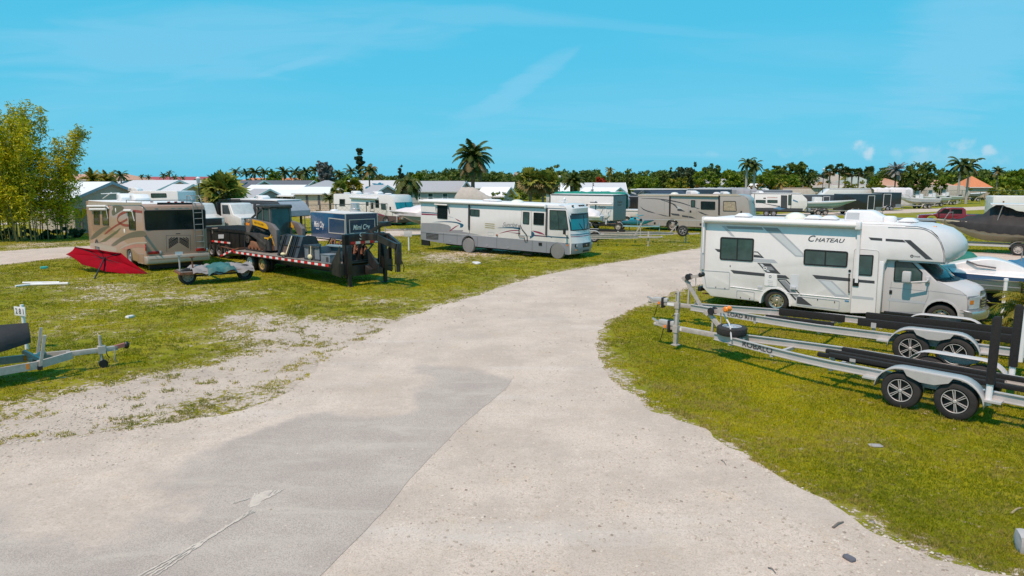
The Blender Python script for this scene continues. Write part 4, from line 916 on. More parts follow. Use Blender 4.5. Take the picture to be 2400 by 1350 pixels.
    w2 = MB(); q = s.q(4, [(388, 282), (530, 290)]); w2.tube([s.at(q[0], .10), s.at(q[1], .10)], .05, AWN, 10); q2 = s.q(4, [(392, 300), (395, 372), (540, 305), (545, 385)]); w2.bar(s.at(q2[0], .08), s.at(q2[1], .02), .03, .03, AWN); w2.bar(s.at(q2[2], .08), s.at(q2[3], .02), .03, .03, DGREY); w2.obj('window_awning', v)
    mirror(v, (7.0, -.22, 1.78), (.12, .16, .34), BLACK, (7.1, .05, 1.35)); mirror(v, (7.05, W + .34, 1.95), (.1, .14, .3), BLACK, (7.05, W, 1.9))
    CV = M('grey wheel cover', (.19, .195, .195), .8, var=.08)
    wheel(v, 0.01, .10, .45, .26, 'cover', cap=CV); wheel(v, 6.44, .10, .45, .26, 'cover', cap=CV); wheel(v, .01, W - .14, .45, .26, 'steel', out=1); wheel(v, 6.44, W - .14, .45, .26, 'steel', out=1)
    r = MB(); r.prism([(-3.85, 3.17), (-3.8, 3.215), (6.2, 3.245), (6.6, 3.2)], .12, W - .08, ROOFW, .03); r.obj('roof', v)
    top = v.side(1.2)
    for p in ((1000, 225), (1075, 215)): x = top.q(4, [p])[0][0]; roof_vent(v, x, 1.1, 3.23, .5, .13)
    x = top.q(4, [(1300, 215)])[0][0]; dome(v, x, 1.3, 3.22, .42, .18, M('cream skylight', (.70, .70, .60), .25), 'skylight')
    x = top.q(4, [(1840, 215)])[0][0]; t = MB(); t.tube([(x, 1.2, 3.2), (x, 1.2, 3.55)], .05, WHITEP, 8); t.bar((x - .35, 1.0, 3.42), (x + .2, 1.35, 3.42), .18, .05, WHITEP); t.ell((x, 1.2, 3.55), (.09, .09, .09), WHITEP, 8, 6); t.obj('television_antenna', v)
    ch = MB(); ch.box(-2.2, 6.0, .5, .65, .3, .6, BLACK); ch.box(-2.2, 6.0, W - .65, W - .5, .3, .6, BLACK); ch.box(-3.9, -3.2, .02, .1, .2, .6, BLACK); ch.box(1, 3, .5, W - .4, .3, .5, BLACK); ch.box(4.1, 4.7, -.15, .3, .22, .26, BLACK); ch.obj('chassis', v)
sunrise()

def coach():
    v = V('motorhome', 'tan motorhome with dark rear window and roof ladder beside the red parasol', 'motorhome', at(345, 637), -47)
    W = 3.0; s = v.side(0); r = v.right(0); mb = MB(); X0 = -12.0
    TAN = M('tan metallic paint', (.38, .235, .16), .3, var=.04, coat=.3, dirt=.12); TA2 = M('brown swoosh decal', (.115, .095, .065), .35, var=.05); TA3 = M('pale tan decal', (.40, .335, .27), .35, var=.04); RD = M('red brown decal', (.27, .03, .025), .35); OLV = M('olive decal', (.10, .10, .045), .35); RSE = M('rose decal', (.42, .16, .115), .35)
    ar = [(-3.05, .55), (-10.1, .55)]
    prof = [(X0, 3.10), (X0 + .1, 3.26), (-.35, 3.34), (-.08, 3.22), (0, 3.05), (0, 1.0), (.03, .45), (-.05, .34)] + bottom(X0 + .05, -.05, .34, ar) + [(X0, .6)]
    mb.prism(prof, 0, W, TAN, .07, 3)
    def D(pts, m, d=.005): mb.decal(s, s.q(2, pts), m, d)
    D([(320, 258), (925, 262), (930, 292), (318, 288)], TA3, .02)
    D(spline([(600, 300), (690, 300), (720, 330), (650, 380), (600, 410), (585, 370), (600, 330)], 3, True), TA2)
    D(spline([(350, 660), (400, 600), (480, 545), (560, 530), (500, 580), (430, 640), (360, 680)], 3, True), TA2)
    D(spline([(580, 740), (680, 660), (800, 600), (940, 580), (965, 640), (800, 660), (680, 710), (620, 750)], 3, True), TA2)
    mb.strip(s, s.q(2, spline([(505, 620), (600, 545), (690, 490), (760, 450)], 5)), [.04] + [.10] * 14 + [.12], RD, .007)
    mb.strip(s, s.q(2, spline([(790, 522), (720, 515), (665, 485), (650, 450), (670, 405), (740, 370), (840, 360), (925, 368)], 5)), .13, RD, .007)
    D([(440, 715), (690, 545), (650, 600), (520, 700)], OLV, .006)
    D(spline([(700, 790), (780, 745), (880, 732), (960, 745), (965, 770), (860, 765), (760, 790)], 3, True), RSE, .006); D(spline([(670, 790), (740, 740), (840, 712), (970, 705), (970, 722), (860, 725), (760, 752)], 3, True), TA3, .006)
    D([(345, 715), (440, 720), (640, 770), (640, 820), (430, 760), (345, 740)], TA3, .005)
    outline(mb, s, s.q(2, [(880, 830), (945, 840), (945, 955), (880, 940)]), .03, TA3, .03, .01)
    for q in ((630, 350), (728, 585)): c = s.q(2, [q])[0]; mb.ell(s.at(c, 0), (.10, .03, .14), WHITEP, 8, 6)
    # rear face
    def DR(pts, m, d=.006): mb.decal(r, r.q(2, pts), m, d)
    DR([(1095, 262), (1500, 262), (1500, 285), (1095, 288)], BLACK, .012)
    for x in (1035, 1225, 1305, 1380): q = r.q(2, [(x - 16, 262), (x + 16, 250)]); mb.box(.0, .03, q[0][0], q[1][0], q[0][1], q[1][1], REDL)
    q = r.q(2, [(1195, 632), (1470, 628), (1475, 865), (1205, 868)]); outline(mb, r, q, .014, DGREY, .02, .006)
    def sl(a, b): mb.strip(r, r.q(2, [a, b]), .045, BLACK, .008)
    for k in range(7):
        y = 655 + 16 * k
        sl((1225, y + 26), (1262 + 0 * k, y)) if k == 0 else sl((1225, y + 26), (1332 if k > 2 else 1262 + 30 * k, y - (44 if k > 2 else 16 * k)))
        sl((1452, y + 22), (1420, y)) if k == 0 else sl((1452, y + 22), (1345 if k > 2 else 1415 - 30 * k, y - (44 if k > 2 else 14 * k)))
    DR([(1305, 610), (1355, 608), (1355, 617), (1305, 619)], BLACK, .01)
    DR([(978, 826), (1195, 826), (1195, 868), (985, 870)], M('dark tan trim', (.16, .125, .10), .35)); DR([(1478, 826), (1672, 800), (1672, 845), (1478, 866)], MATS['dark tan trim'])
    P = r.q(2, [(1298, 815), (1384, 815), (1384, 858), (1298, 860)]); mb.plate(r, P, 0, .015, PLATE)
    mb.obj('body', v)
    b = MB(); b.prism([(-.3, .36), (-.3, .78), (.16, .76), (.22, .62), (.18, .40), (.0, .33)], -.02, W + .02, TA3, .06, 3); b.strip(Pl(v, (.2, 0, 0), (0, 1, 0), (0, 0, 1), (1, 0, 0)), [(.1, .60), (W - .1, .60)], .05, TAN, .02); b.obj('bumper', v)
    P = r.q(2, [(945, 350), (1640, 338), (1645, 560), (962, 578)]); wn = MB(); Pf = fillet(P, .12); wn.plate(r, Pf, 0, .014, BLACK); wo = wn.obj('rear_window', v); g = MB(); g.decal(r, inset(Pf, .04), GLASS, .018); g.obj('pane', wo)
    for yy in (.12, W - .62):
        l = MB(); l.box(.0, .035, yy, yy + .5, .86, 1.0, REDL, .01); l.box(.0, .04, yy + .52, yy + .60, .86, 1.0, LAMPC, .01); l.obj('tail_lamp', v)
    c = s.q(2, [(965, 770)])[0]; l = MB(); l.box(c[0] - .06, c[0] + .06, -.02, .02, c[1] - .16, c[1] + .16, REDL, .01); l.obj('side_lamp', v)
    # ladder on the back, rail on the roof
    la = MB(); y0, y1 = 2.36, 2.80
    for y in (y0, y1): la.tube([(.06, y, .95), (.10, y, 1.0), (.10, y, 3.25), (.06, y, 3.5), (-.25, y, 3.72), (-.7, y, 3.72), (-.8, y, 3.36)], .024, ALU, 7)
    for k in range(8): la.tube([(.10, y0, 1.05 + .30 * k), (.10, y1, 1.05 + .30 * k)], .02, ALU, 6)
    la.tube([(-.3, y0, 3.72), (-.3, y1, 3.72)], .02, ALU, 6); la.obj('ladder', v)
    ra = MB(); ra.tube([(-.5, .12, 3.34), (-.5, .12, 3.50), (-.45, W - .2, 3.50)], .02, ALU, 6); ra.tube([(-.5, .12, 3.50), (-3.2, .12, 3.48), (-3.2, .12, 3.32)], .02, ALU, 6); ra.obj('roof_rail', v)
    ro = MB(); ro.prism([(X0 + .2, 3.24), (X0 + .3, 3.30), (-.5, 3.37), (-.3, 3.32)], .1, W - .1, ROOFW, .04); ro.obj('roof', v)
    for poly in ([(385, 352), (448, 352), (450, 512), (388, 508)], [(482, 352), (550, 352), (555, 520), (488, 515)], [(775, 362), (850, 362), (858, 572), (785, 566)]):
        window(v, s, s.q(2, poly), .05, .04, BLACK, GLASS, (), None, .004)
    for (p, q), (e, f) in ((((335, 302), (550, 302)), ((550, 300), (560, 330))), (((360, 338), (545, 338)), ((545, 340), (550, 440))), (((752, 352), (835, 352)), ((838, 352), (850, 470)))):
        a = MB(); u = s.q(2, [p, q, e, f]); a.tube([s.at(u[0], .10), s.at(u[1], .10)], .065, AWN, 10); a.bar(s.at(u[1], .10), s.at(u[3], .03), .04, .04, AWN); a.obj('window_awning', v)
    top = v.side(1.5)
    for p, f in (((770, 205), 1), ((925, 212), 1)): x = top.q(2, [p])[0][0]; roof_ac(v, x, 1.4, 3.32, 1.1, .8, .42)
    x = top.q(2, [(560, 215)])[0][0]; t = MB(); t.tube([(x - .8, 1.3, 3.35), (x + .6, 1.5, 3.75)], .03, WHITEP, 6); t.bar((x + .3, 1.0, 3.68), (x + .9, 1.9, 3.72), .12, .05, WHITEP); t.obj('television_antenna', v)
    for x, o in ((-3.05, -1), (-10.1, -1)): wheel(v, x, .16, .52, .28, 'steel', o, z=0); wheel(v, x, W - .16, .52, .28, 'steel', 1, z=0)
    ch = MB(); ch.box(X0 + .4, -.2, .6, W - .6, .26, .5, BLACK); ch.box(-.5, -.3, .2, W - .2, .08, .34, BLACK); ch.obj('chassis', v)
coach()
# ================================================================== THE LEFT SIDE OF THE LOT
REDF = M('red parasol fabric', (.24, .0015, .009), .9, var=.15, scale=1.5, spec=.1)
def parasol():
    c = at(250, 640); tip = at(347, 645); far = at(152, 606, .25)
    v = V('parasol', 'big red patio parasol lying open on its side in front of the tan motorhome', 'parasol', (tip.x - 3.1, tip.y + 1.1, 0), 0)
    # a shallow eight-sided cone on its side; rim corners traced on real points round the hub
    loc = lambda k, x, y, Y: (lambda p, d: p + d * ((Y - p.y) / d.y))(CAM, ray(*zc(k, [(x, y)])[0])) - v.root.location
    Yc = tip.y + .6
    rim = [(2, 70, 845, Yc + 1.2), (2, 170, 760, Yc + 1.5), (2, 430, 790, Yc + 1.3), (2, 690, 830, Yc + .8), (2, 1000, 1065, Yc - .2), (2, 820, 1090, Yc - .3), (2, 510, 1040, Yc - .1), (2, 250, 962, Yc + .4)]
    P = [loc(*a) for a in rim]; hub = loc(2, 500, 885, Yc + 1.15); m = MB(); n = len(P); vs = [hub]; fs = []
    K = 6
    for i in range(n):
        a, b = P[i], P[(i + 1) % n]
        for k in range(K):
            t = k / K; e = a.lerp(b, t); e = e + (hub - e) * (.05 * 4 * t * (1 - t)); vs += [hub.lerp(e, .5) + Vector((0, .10 + .06 * (1 - 4 * t * (1 - t)), .03)), e]
    N_ = n * K
    for j in range(N_):
        a = 1 + 2 * j; b = 1 + 2 * ((j + 1) % N_); fs += [(0, a, b), (a, a + 1, b + 1, b)]
    m.raw(vs, fs, REDF); o = m.obj('canopy', v, 20); sd = o.modifiers.new('s', 'SOLIDIFY'); sd.thickness = .012
    for i in range(n): r = MB(); r.tube([hub + Vector((0, -.10, 0)), hub.lerp(P[i], .5) + Vector((0, .09, .0)), P[i].lerp(hub, .02) + Vector((0, -.03, 0))], .014, BLACK, 5); r.obj('rib', v)
    p = MB(); foot = loc(2, 390, 1122, 0); foot = at(*zc(2, [(390, 1122)])[0]) - v.root.location; p.tube([hub + Vector((0, .1, .05)), foot], .035, BLACK, 8); p.ell(hub + Vector((0, .15, .05)), (.06, .06, .06), BLACK, 8, 6); p.obj('pole', v)
parasol()

def tarp_trailer():
    v = V('utility_trailer', 'small two wheeled flat trailer under grey and green tarpaulins in front of the tan motorhome', 'trailer', at(436, 667), 36)
    wheel(v, .08, .0, .36, .2, 'steel', -1, z=0, cap=M('rusty wheel rim', (.34, .30, .27), .6, .5)); wheel(v, 2.5, .0, .36, .2, 'steel', 1, z=0, cap=MATS['rusty wheel rim'])
    f = MB(); f.bar((-.25, -.4, .52), (2.75, -.4, .52), .07, .10, RUST); f.bar((-.25, .9, .52), (2.75, .9, .52), .07, .10, RUST); f.bar((.1, 0, .36), (2.5, 0, .36), .08, .08, BLACK)
    for x in (-.25, .5, 1.3, 2.0, 2.75): f.bar((x, -.42, .52), (x, .92, .52), .06, .09, RUST)
    f.bar((1.3, .9, .50), (1.3, 2.6, .46), .1, .1, RUST); f.box(-.2, 2.7, -.38, .88, .56, .59, M('weathered boards', (.16, .14, .12), .9, var=.3)); f.obj('frame', v)
    for x, z, m in ((-.10, 1.22, GALV), (.42, 1.10, RUST)):
        p = MB(); p.tube([(x, .55, .5), (x, .55, z)], .035, m, 8); p.box(x - .10, x + .10, .48, .62, z, z + .06, m); p.obj('jack_post', v)
    def sheet(x0, x1, y0, y1, h, seed):
        def fn(a, b):
            x = x0 + (x1 - x0) * a; y = y0 + (y1 - y0) * b; n = mnoise.fractal(Vector((x * 1.6, y * 1.6, seed)), .8, 2, 4); e = min(b, 1 - b, a, 1 - a)
            z = .62 + h + .12 * n - (max(0, .12 - b) * 1.6 if b < .12 else 0) + .04 * math.sin(9 * x + 4 * y)
            return Vector((x + .05 * n, y + .06 * n, max(.60 if b > .13 else .36, z)))
        return fn
    t = lumpy(v, 'tarpaulin', sheet(.2, 2.8, -.55, 1.0, .04, 1.3), 46, 26, M('grey tarpaulin', (.24, .22, .21), .7, var=.12, scale=3)); tag(t, 'grey tarpaulin')
    t = lumpy(v, 'tarpaulin', sheet(.85, 1.95, -.60, .7, .10, 5.7), 40, 24, M('green tarpaulin', (.03, .12, .115), .6, var=.25, scale=3)); tag(t, 'dark green tarpaulin bunched in the middle')
tarp_trailer()

def gooseneck():
    v = V('gooseneck_trailer', 'black flatbed gooseneck trailer with red and white reflector tape carrying a yellow loader', 'trailer', at(587, 634), -42)
    s = v.side(-.16); W = 2.55; Z = .93; XE = 7.55; f = MB()
    DECK = M('weathered deck planks', (.23, .205, .175), .85, var=.25, scale=4)
    d = MB(); d.box(-1.35, XE, -.15, W, Z - .05, Z, DECK)
    for k in range(16): d.box(-1.34, XE - .01, -.14 + .165 * k, -.13 + .165 * k, Z - .01, Z + .002, BLACK)
    d.obj('deck', v)
    f.box(-1.35, XE, -.19, -.15, Z - .16, Z + .01, BLACKP); f.box(-1.35, XE, W, W + .04, Z - .16, Z + .01, BLACKP)
    for y in (.45, W - .45): f.ibeam([(-1.3, y, Z - .26), (XE + .6, y, Z - .26)], .15, .40, BLACKP)
    for k in range(12): f.box(-1.2 + .75 * k, -1.14 + .75 * k, -.14, W - .01, Z - .15, Z - .06, BLACKP)
    # sloping tail with its flipped-up ramps
    f.raw([(-1.35, -.16, Z), (-1.35, W, Z), (-2.85, W, .60), (-2.85, -.16, .60), (-1.35, -.16, Z - .12), (-1.35, W, Z - .12), (-2.85, W, .50), (-2.85, -.16, .50)], [(0, 1, 2, 3), (7, 6, 5, 4), (0, 3, 7, 4), (1, 5, 6, 2), (2, 6, 7, 3), (0, 4, 5, 1)], BLACKP)
    f.obj('frame', v)
    rp = MB()
    for y in (.1, W - .8):
        for k in range(5): rp.bar((-2.85 + .36 * k, y, .66 + .09 * k), (-2.85 + .36 * k, y + .7, .66 + .09 * k), .05, .05, RUST)
        for yy in (y, y + .7): rp.bar((-2.9, yy, .66), (-1.35, yy, 1.03), .05, .07, RUST)
    rp.bar((-2.86, -.1, .55), (-2.86, -.1, 1.05), .03, .03, RUST); rp.bar((-2.86, -.1, 1.05), (-1.3, -.1, Z + .06), .03, .03, RUST); rp.obj('ramp', v)
    tp = MB()
    k = 0; x = -1.32
    while x < XE - .25:
        tp.box(x, x + .27, -.196, -.19, Z - .115, Z - .015, REFR if k % 2 == 0 else REFW); x += .28; k += 1
    for i in range(5):
        a = Vector((-2.8 + .29 * i, -.166, .555 + .082 * i)); tp.bar(a, a + Vector((.28, 0, .080)), .012, .09, REFR if i % 2 == 0 else REFW, (0, 0, 1))
    tp.obj('reflector_tape', v)
    for x, c in ((0.0, M('white wheel rim', (.55, .56, .57), .4)), (1.22, M('ochre wheel rim', (.38, .27, .10), .6))):
        for y, o in ((.10, -1), (.36, 1), (W - .36, -1), (W - .10, 1)): wheel(v, x, y, .42, .22, 'steel', o, z=0, cap=c)
    ax = MB()
    for x in (0, 1.22): ax.tube([(x, .2, .42), (x, W - .2, .42)], .06, BLACKP, 8)
    ax.box(-.6, 1.9, .62, .7, .45, .62, BLACKP); ax.box(-.6, 1.9, W - .7, W - .62, .45, .62, BLACKP); ax.obj('axle', v)
    # front uprights, top beam, gussets
    XF = 8.15; r = v.right(XF + .10); n = MB(); y0, y1 = .16, 2.05
    for y in (y0, y1): n.box(XF - .12, XF + .10, y - .10, y + .10, .38, 2.2, BLACKP)
    n.box(XF - .10, XF + .10, y0 - .1, y1 + .1, 1.78, 2.24, BLACKP, .01); n.box(XF - .1, XF + .08, y0, y1, .42, .86, BLACKP); n.box(XF - .06, XF + .04, y0, y1, 1.0, 1.08, BLACKP)
    for y in (-.16, W): n.raw([(XE - .05, y, .50), (XF + .02, y, .42), (XF + .02, y, 1.75), (XE - .05, y, .98), (XE - .05, y + .03, .50), (XF + .02, y + .03, .42), (XF + .02, y + .03, 1.75), (XE - .05, y + .03, .98)], [(0, 1, 2, 3), (7, 6, 5, 4), (0, 4, 5, 1), (1, 5, 6, 2), (2, 6, 7, 3), (3, 7, 4, 0)], BLACKP)
    n.box(XF - .12, XF + .06, -.16, y0, .5, 1.0, BLACKP); n.box(XF - .12, XF + .06, y1, W + .03, .5, 1.0, BLACKP)
    q = [(.45, 2.0), (1.85, 2.0)]; mb_ = n
    for i in range(6): n.decal(r, [(.34 + .25 * i, 1.80), (.585 + .25 * i, 1.80), (.585 + .25 * i, 1.91), (.34 + .25 * i, 1.91)], REFR if i % 2 == 0 else REFW, .006)
    n.text(r, 'S', (.80, 1.98), (.95, 1.98), REFW, 1.1, .006); n.text(r, 'tarlite', (.98, 2.08), (1.45, 2.08), REFW, 1.0, .006); n.box(XF + .10, XF + .106, 1.0, 1.44, 1.99, 2.02, REFW)
    # neck
    ya, yb = .95, 1.55
    for y in (ya, yb): n.bar((XF - .4, y, 2.12), (XF + 1.15, y, 2.12), .12, .28, BLACKP); n.bar((XF + 1.05, y, 2.14), (XF + 2.15, 1.25 + (y - 1.25) * .3, 1.78), .12, .26, BLACKP)
    for t in (.3, .7, 1.0): n.box(XF + t, XF + t + .08, ya, yb, 2.06, 2.2, BLACKP)
    n.raw([(XF + .1, 1.2, .9), (XF + .75, 1.2, .62), (XF + .75, 1.2, .95), (XF + .1, 1.2, 1.5), (XF + .1, 1.3, .9), (XF + .75, 1.3, .62), (XF + .75, 1.3, .95), (XF + .1, 1.3, 1.5)], [(0, 1, 2, 3), (7, 6, 5, 4), (1, 5, 6, 2), (2, 6, 7, 3), (0, 4, 5, 1)], BLACKP)
    for i in range(3):
        a = Vector((XF + 1.2 + .28 * i, ya - .02 + .06 * i, 2.02 - .09 * i)); n.bar(a, a + Vector((.27, .055, -.088)), .012, .10, REFW if i % 2 == 0 else REFR)
    n.obj('neck', v)
    c = MB(); c.box(XF + 2.02, XF + 2.24, 1.14, 1.36, 1.02, 1.92, BLACKP, .02); c.lathe((XF + 2.13, 1.25, .72), (0, 0, 1), [(.09, 0), (.09, .3)], BLACKP, 12, True); c.tube([(XF + 2.2, 1.36, 1.2), (XF + 2.3, 1.42, .9), (XF + 2.26, 1.4, .72)], .02, BLACK, 5); c.obj('coupler', v)
    for y in (y0 + .02, y1):
        j = MB(); j.box(XF + .10, XF + .26, y - .09, y + .09, .55, 1.78, BLACKP, .01); j.box(XF + .12, XF + .24, y - .07, y + .07, .03, .6, BLACKP); j.box(XF + .06, XF + .30, y - .12, y + .12, 0, .035, BLACKP); j.obj('jack', v)
    b = MB(); b.prism([(XF + .14, .46), (XF + .5, .5), (XF + .5, .7), (XF + .14, .85)], 1.0, 1.7, BLACKP, .02); b.obj('toolbox', v)
    cr = MB(); p = (XF + .2, 2.2, .75); cr.tube([p, (XF + .45, 2.4, .75), (XF + .45, 2.42, .45), (XF + .30, 2.55, .45)], .02, BLACK, 5); cr.obj('crank', v)
    return v, Z
GN, DZ = gooseneck()
def on_deck(name, label, cat, x, y, ang=0.0, group=None):
    p = GN.mat @ Vector((x, y, DZ)); o = V(name, label, cat, (p.x, p.y, p.z), -42 + ang, group=group); return o
def loader():
    v = on_deck('track_loader', 'yellow and grey compact track loader with glass cab standing on the black trailer', 'loader', 0, .38)
    DGM = M('dark machine grey', (.035, .034, .034), .5, var=.15, dirt=.3); YEL = M('machine yellow', (.72, .38, .008), .35, var=.05, dirt=.15); TAU = M('dusty grey steel', (.14, .12, .115), .55, var=.2, dirt=.2)
    s = v.side(0); W = 1.75; XT = 1.05
    for y0 in (0, W - .42):
        t = MB(); prof = [(-1.25, .12), (-1.12, .02), (.72, .02), (.92, .10), (1.0, .28), (.86, .46), (-.55, .86), (-.98, .86), (-1.2, .70)]
        P = fillet(prof, .1); Q = inset(P, .07); pl0 = Pl(v, (0, y0, 0), (1, 0, 0), (0, 0, 1), (0, -1, 0))
        t.ring(pl0, P, Q, -.42, 0, RUBBER); t.ring(Pl(v, (0, y0 + .42, 0), (1, 0, 0), (0, 0, 1), (0, 1, 0)), P, Q, 0, .001, RUBBER)
        n = len(P)
        for i in range(0, n, 1):
            a, b = Vector(P[i]), Vector(P[(i + 1) % n]); L_ = (b - a).length; k = max(1, int(L_ / .13))
            for j in range(k):
                p = a.lerp(b, (j + .5) / k); t.box(p.x - .025, p.x + .025, y0 + .01, y0 + .41, p.y - .03, p.y + .03, BLACK)
        t.obj('track', v)
        u = MB(); u.prism([(-.95, .14), (.62, .14), (.72, .26), (.2, .42), (-.75, .50)], y0 + .06, y0 + .30, M('rust brown frame', (.24, .115, .06), .7, var=.3), .02)
        for x in (-.8, -.45, -.1, .25, .55): u.lathe((x, y0 + .02, .16), (0, 1, 0), [(.11, 0), (.11, .36)], RUST, 12, True)
        u.lathe((-.88, y0 + .0, .58), (0, 1, 0), [(.05, -.02), (.2, 0), (.2, .36)], DGM, 14); u.obj('undercarriage', v)
        sh = MB(); sh.prism([(-1.12, .84), (-.98, .98), (-.3, .92), (.98, .45), (.92, .32), (-.5, .80)], y0 - .015, y0 + .44, DGM, .02); sh.obj('track_guard', v)
    b = MB(); b.prism([(-1.25, .45), (-1.2, 1.55), (-.3, 1.45), (.7, .95), (1.15, .8), (1.15, .22), (-1.1, .25)], .44, W - .44, DGM, .04); b.prism([(.0, .45), (.15, .95), (1.25, .78), (1.28, .12), (.4, .1)], .02, .44, DGM, .02)
    for pts, w_ in (([(1045, 655), (1110, 665), (1150, 640), (1165, 600)], .07), ([(1105, 690), (1130, 650), (1190, 640)], .06), ([(1170, 640), (1195, 690), (1225, 795)], .05)):
        b.strip(v.side(-.004), v.side(-.004).q(25, pts), w_, YEL, .006)
    b.obj('body', v)
    for y in (.10, W - .26):
        a = MB(); q = s.q(25, [(715, 320), (815, 320), (1085, 385), (1175, 420), (1255, 520), (1262, 600), (1270, 870), (1225, 880), (1190, 640), (1120, 510), (830, 432), (770, 600), (735, 600), (715, 430)])
        a.prism(q, y - .1, y + .08, TAU, .015)
        sp = v.side(y - .1); yq = s.q(25, [(835, 330), (1000, 368), (1080, 410), (1118, 480), (1112, 508), (850, 425)]); a.decal(sp, yq, YEL, .006)
        tq = s.q(25, [(870, 400), (1035, 448)]); a.text(sp, 'NEW HOLLAND', tq[0], tq[1], BLACK, 1.1, .009)
        oq = s.q(25, [(718, 385), (790, 395), (785, 440), (722, 430)]); a.decal(sp, oq, M('orange label', (.75, .25, .02), .4), .006); c = s.q(25, [(770, 355)])[0]; a.lathe(sp.at(c, 0), (0, -1, 0), [(.09, 0), (.08, .03), (.001, .03)], M('pivot steel', (.45, .36, .22), .4, .5), 12)
        a.obj('lift_arm', v)
        h = MB(); h.tube([(-.75, y, 1.42), (.7, y, 1.08)], .06, DGM, 10); h.tube([(.1, y, 1.22), (.75, y, 1.07)], .035, CHROME, 8); h.obj('hydraulic_ram', v)
    # cab
    c = MB(); y0, y1 = .34, W - .34; xb, xf = -.55, 1.02; zt = 2.26
    for y in (y0, y1):
        c.bar((xf, y, .75), (xf - .06, y, zt), .10, .09, TAU); c.bar((xb, y, 1.3), (xb + .35, y, zt), .09, .09, TAU); c.bar((xf - .1, y, 1.15), (xb, y, 1.35), .06, .06, DGM)
        c.bar((.2, y, 1.3), (.25, y, zt), .06, .06, TAU)
    c.prism([(xb + .25, zt - .05), (xb + .3, zt + .08), (xf + .02, zt + .10), (xf + .08, zt + .02), (xf + .05, zt - .08)], y0 - .08, y1 + .08, DGM, .03); c.box(xf - .02, xf + .06, y0, y1, .62, .80, DGM); c.bar((-.95, y0, 1.65), (.3, y0, 2.2), .07, .08, DGM)
    co = c.obj('cab', v); g = MB(); g.raw([(xf + .015, y0 + .05, .80), (xf + .015, y1 - .05, .80), (xf - .045, y1 - .05, zt - .1), (xf - .045, y0 + .05, zt - .1)], [(0, 1, 2, 3)], GLASST); g.obj('front_glass', co)
    for y in (y0, y1): g = MB(); g.raw([(xf - .1, y, 1.18), (xb + .05, y, 1.4), (xb + .33, y, zt - .08), (xf - .12, y, zt - .08)], [(0, 1, 2, 3)], GLASST); g.obj('side_glass', co)
    st = MB(); st.box(.0, .4, .65, 1.1, .95, 1.1, BLACK, .04); st.box(-.12, .0, .65, 1.1, 1.0, 1.7, BLACK, .04); st.obj('seat', co)
    q = MB(); q.box(1.2, 1.34, .2, W - .2, .12, .62, RUST, .02); q.box(1.25, 1.42, .3, W - .3, .5, .62, M('yellowed steel', (.34, .25, .10), .6, var=.25)); q.box(1.05, 1.25, .35, W - .35, .2, .45, DGM); q.obj('quick_attach', v)
    ho = MB()
    for k in range(4): ho.tube([(1.1, W - .1 - .04 * k, .9), (1.5, W + .05 * k, 1.35), (1.75 + .06 * k, W, 1.0), (1.65, W - .1, .55)], .022, BLACK, 6)
    ho.obj('hydraulic_hose', v)
loader()
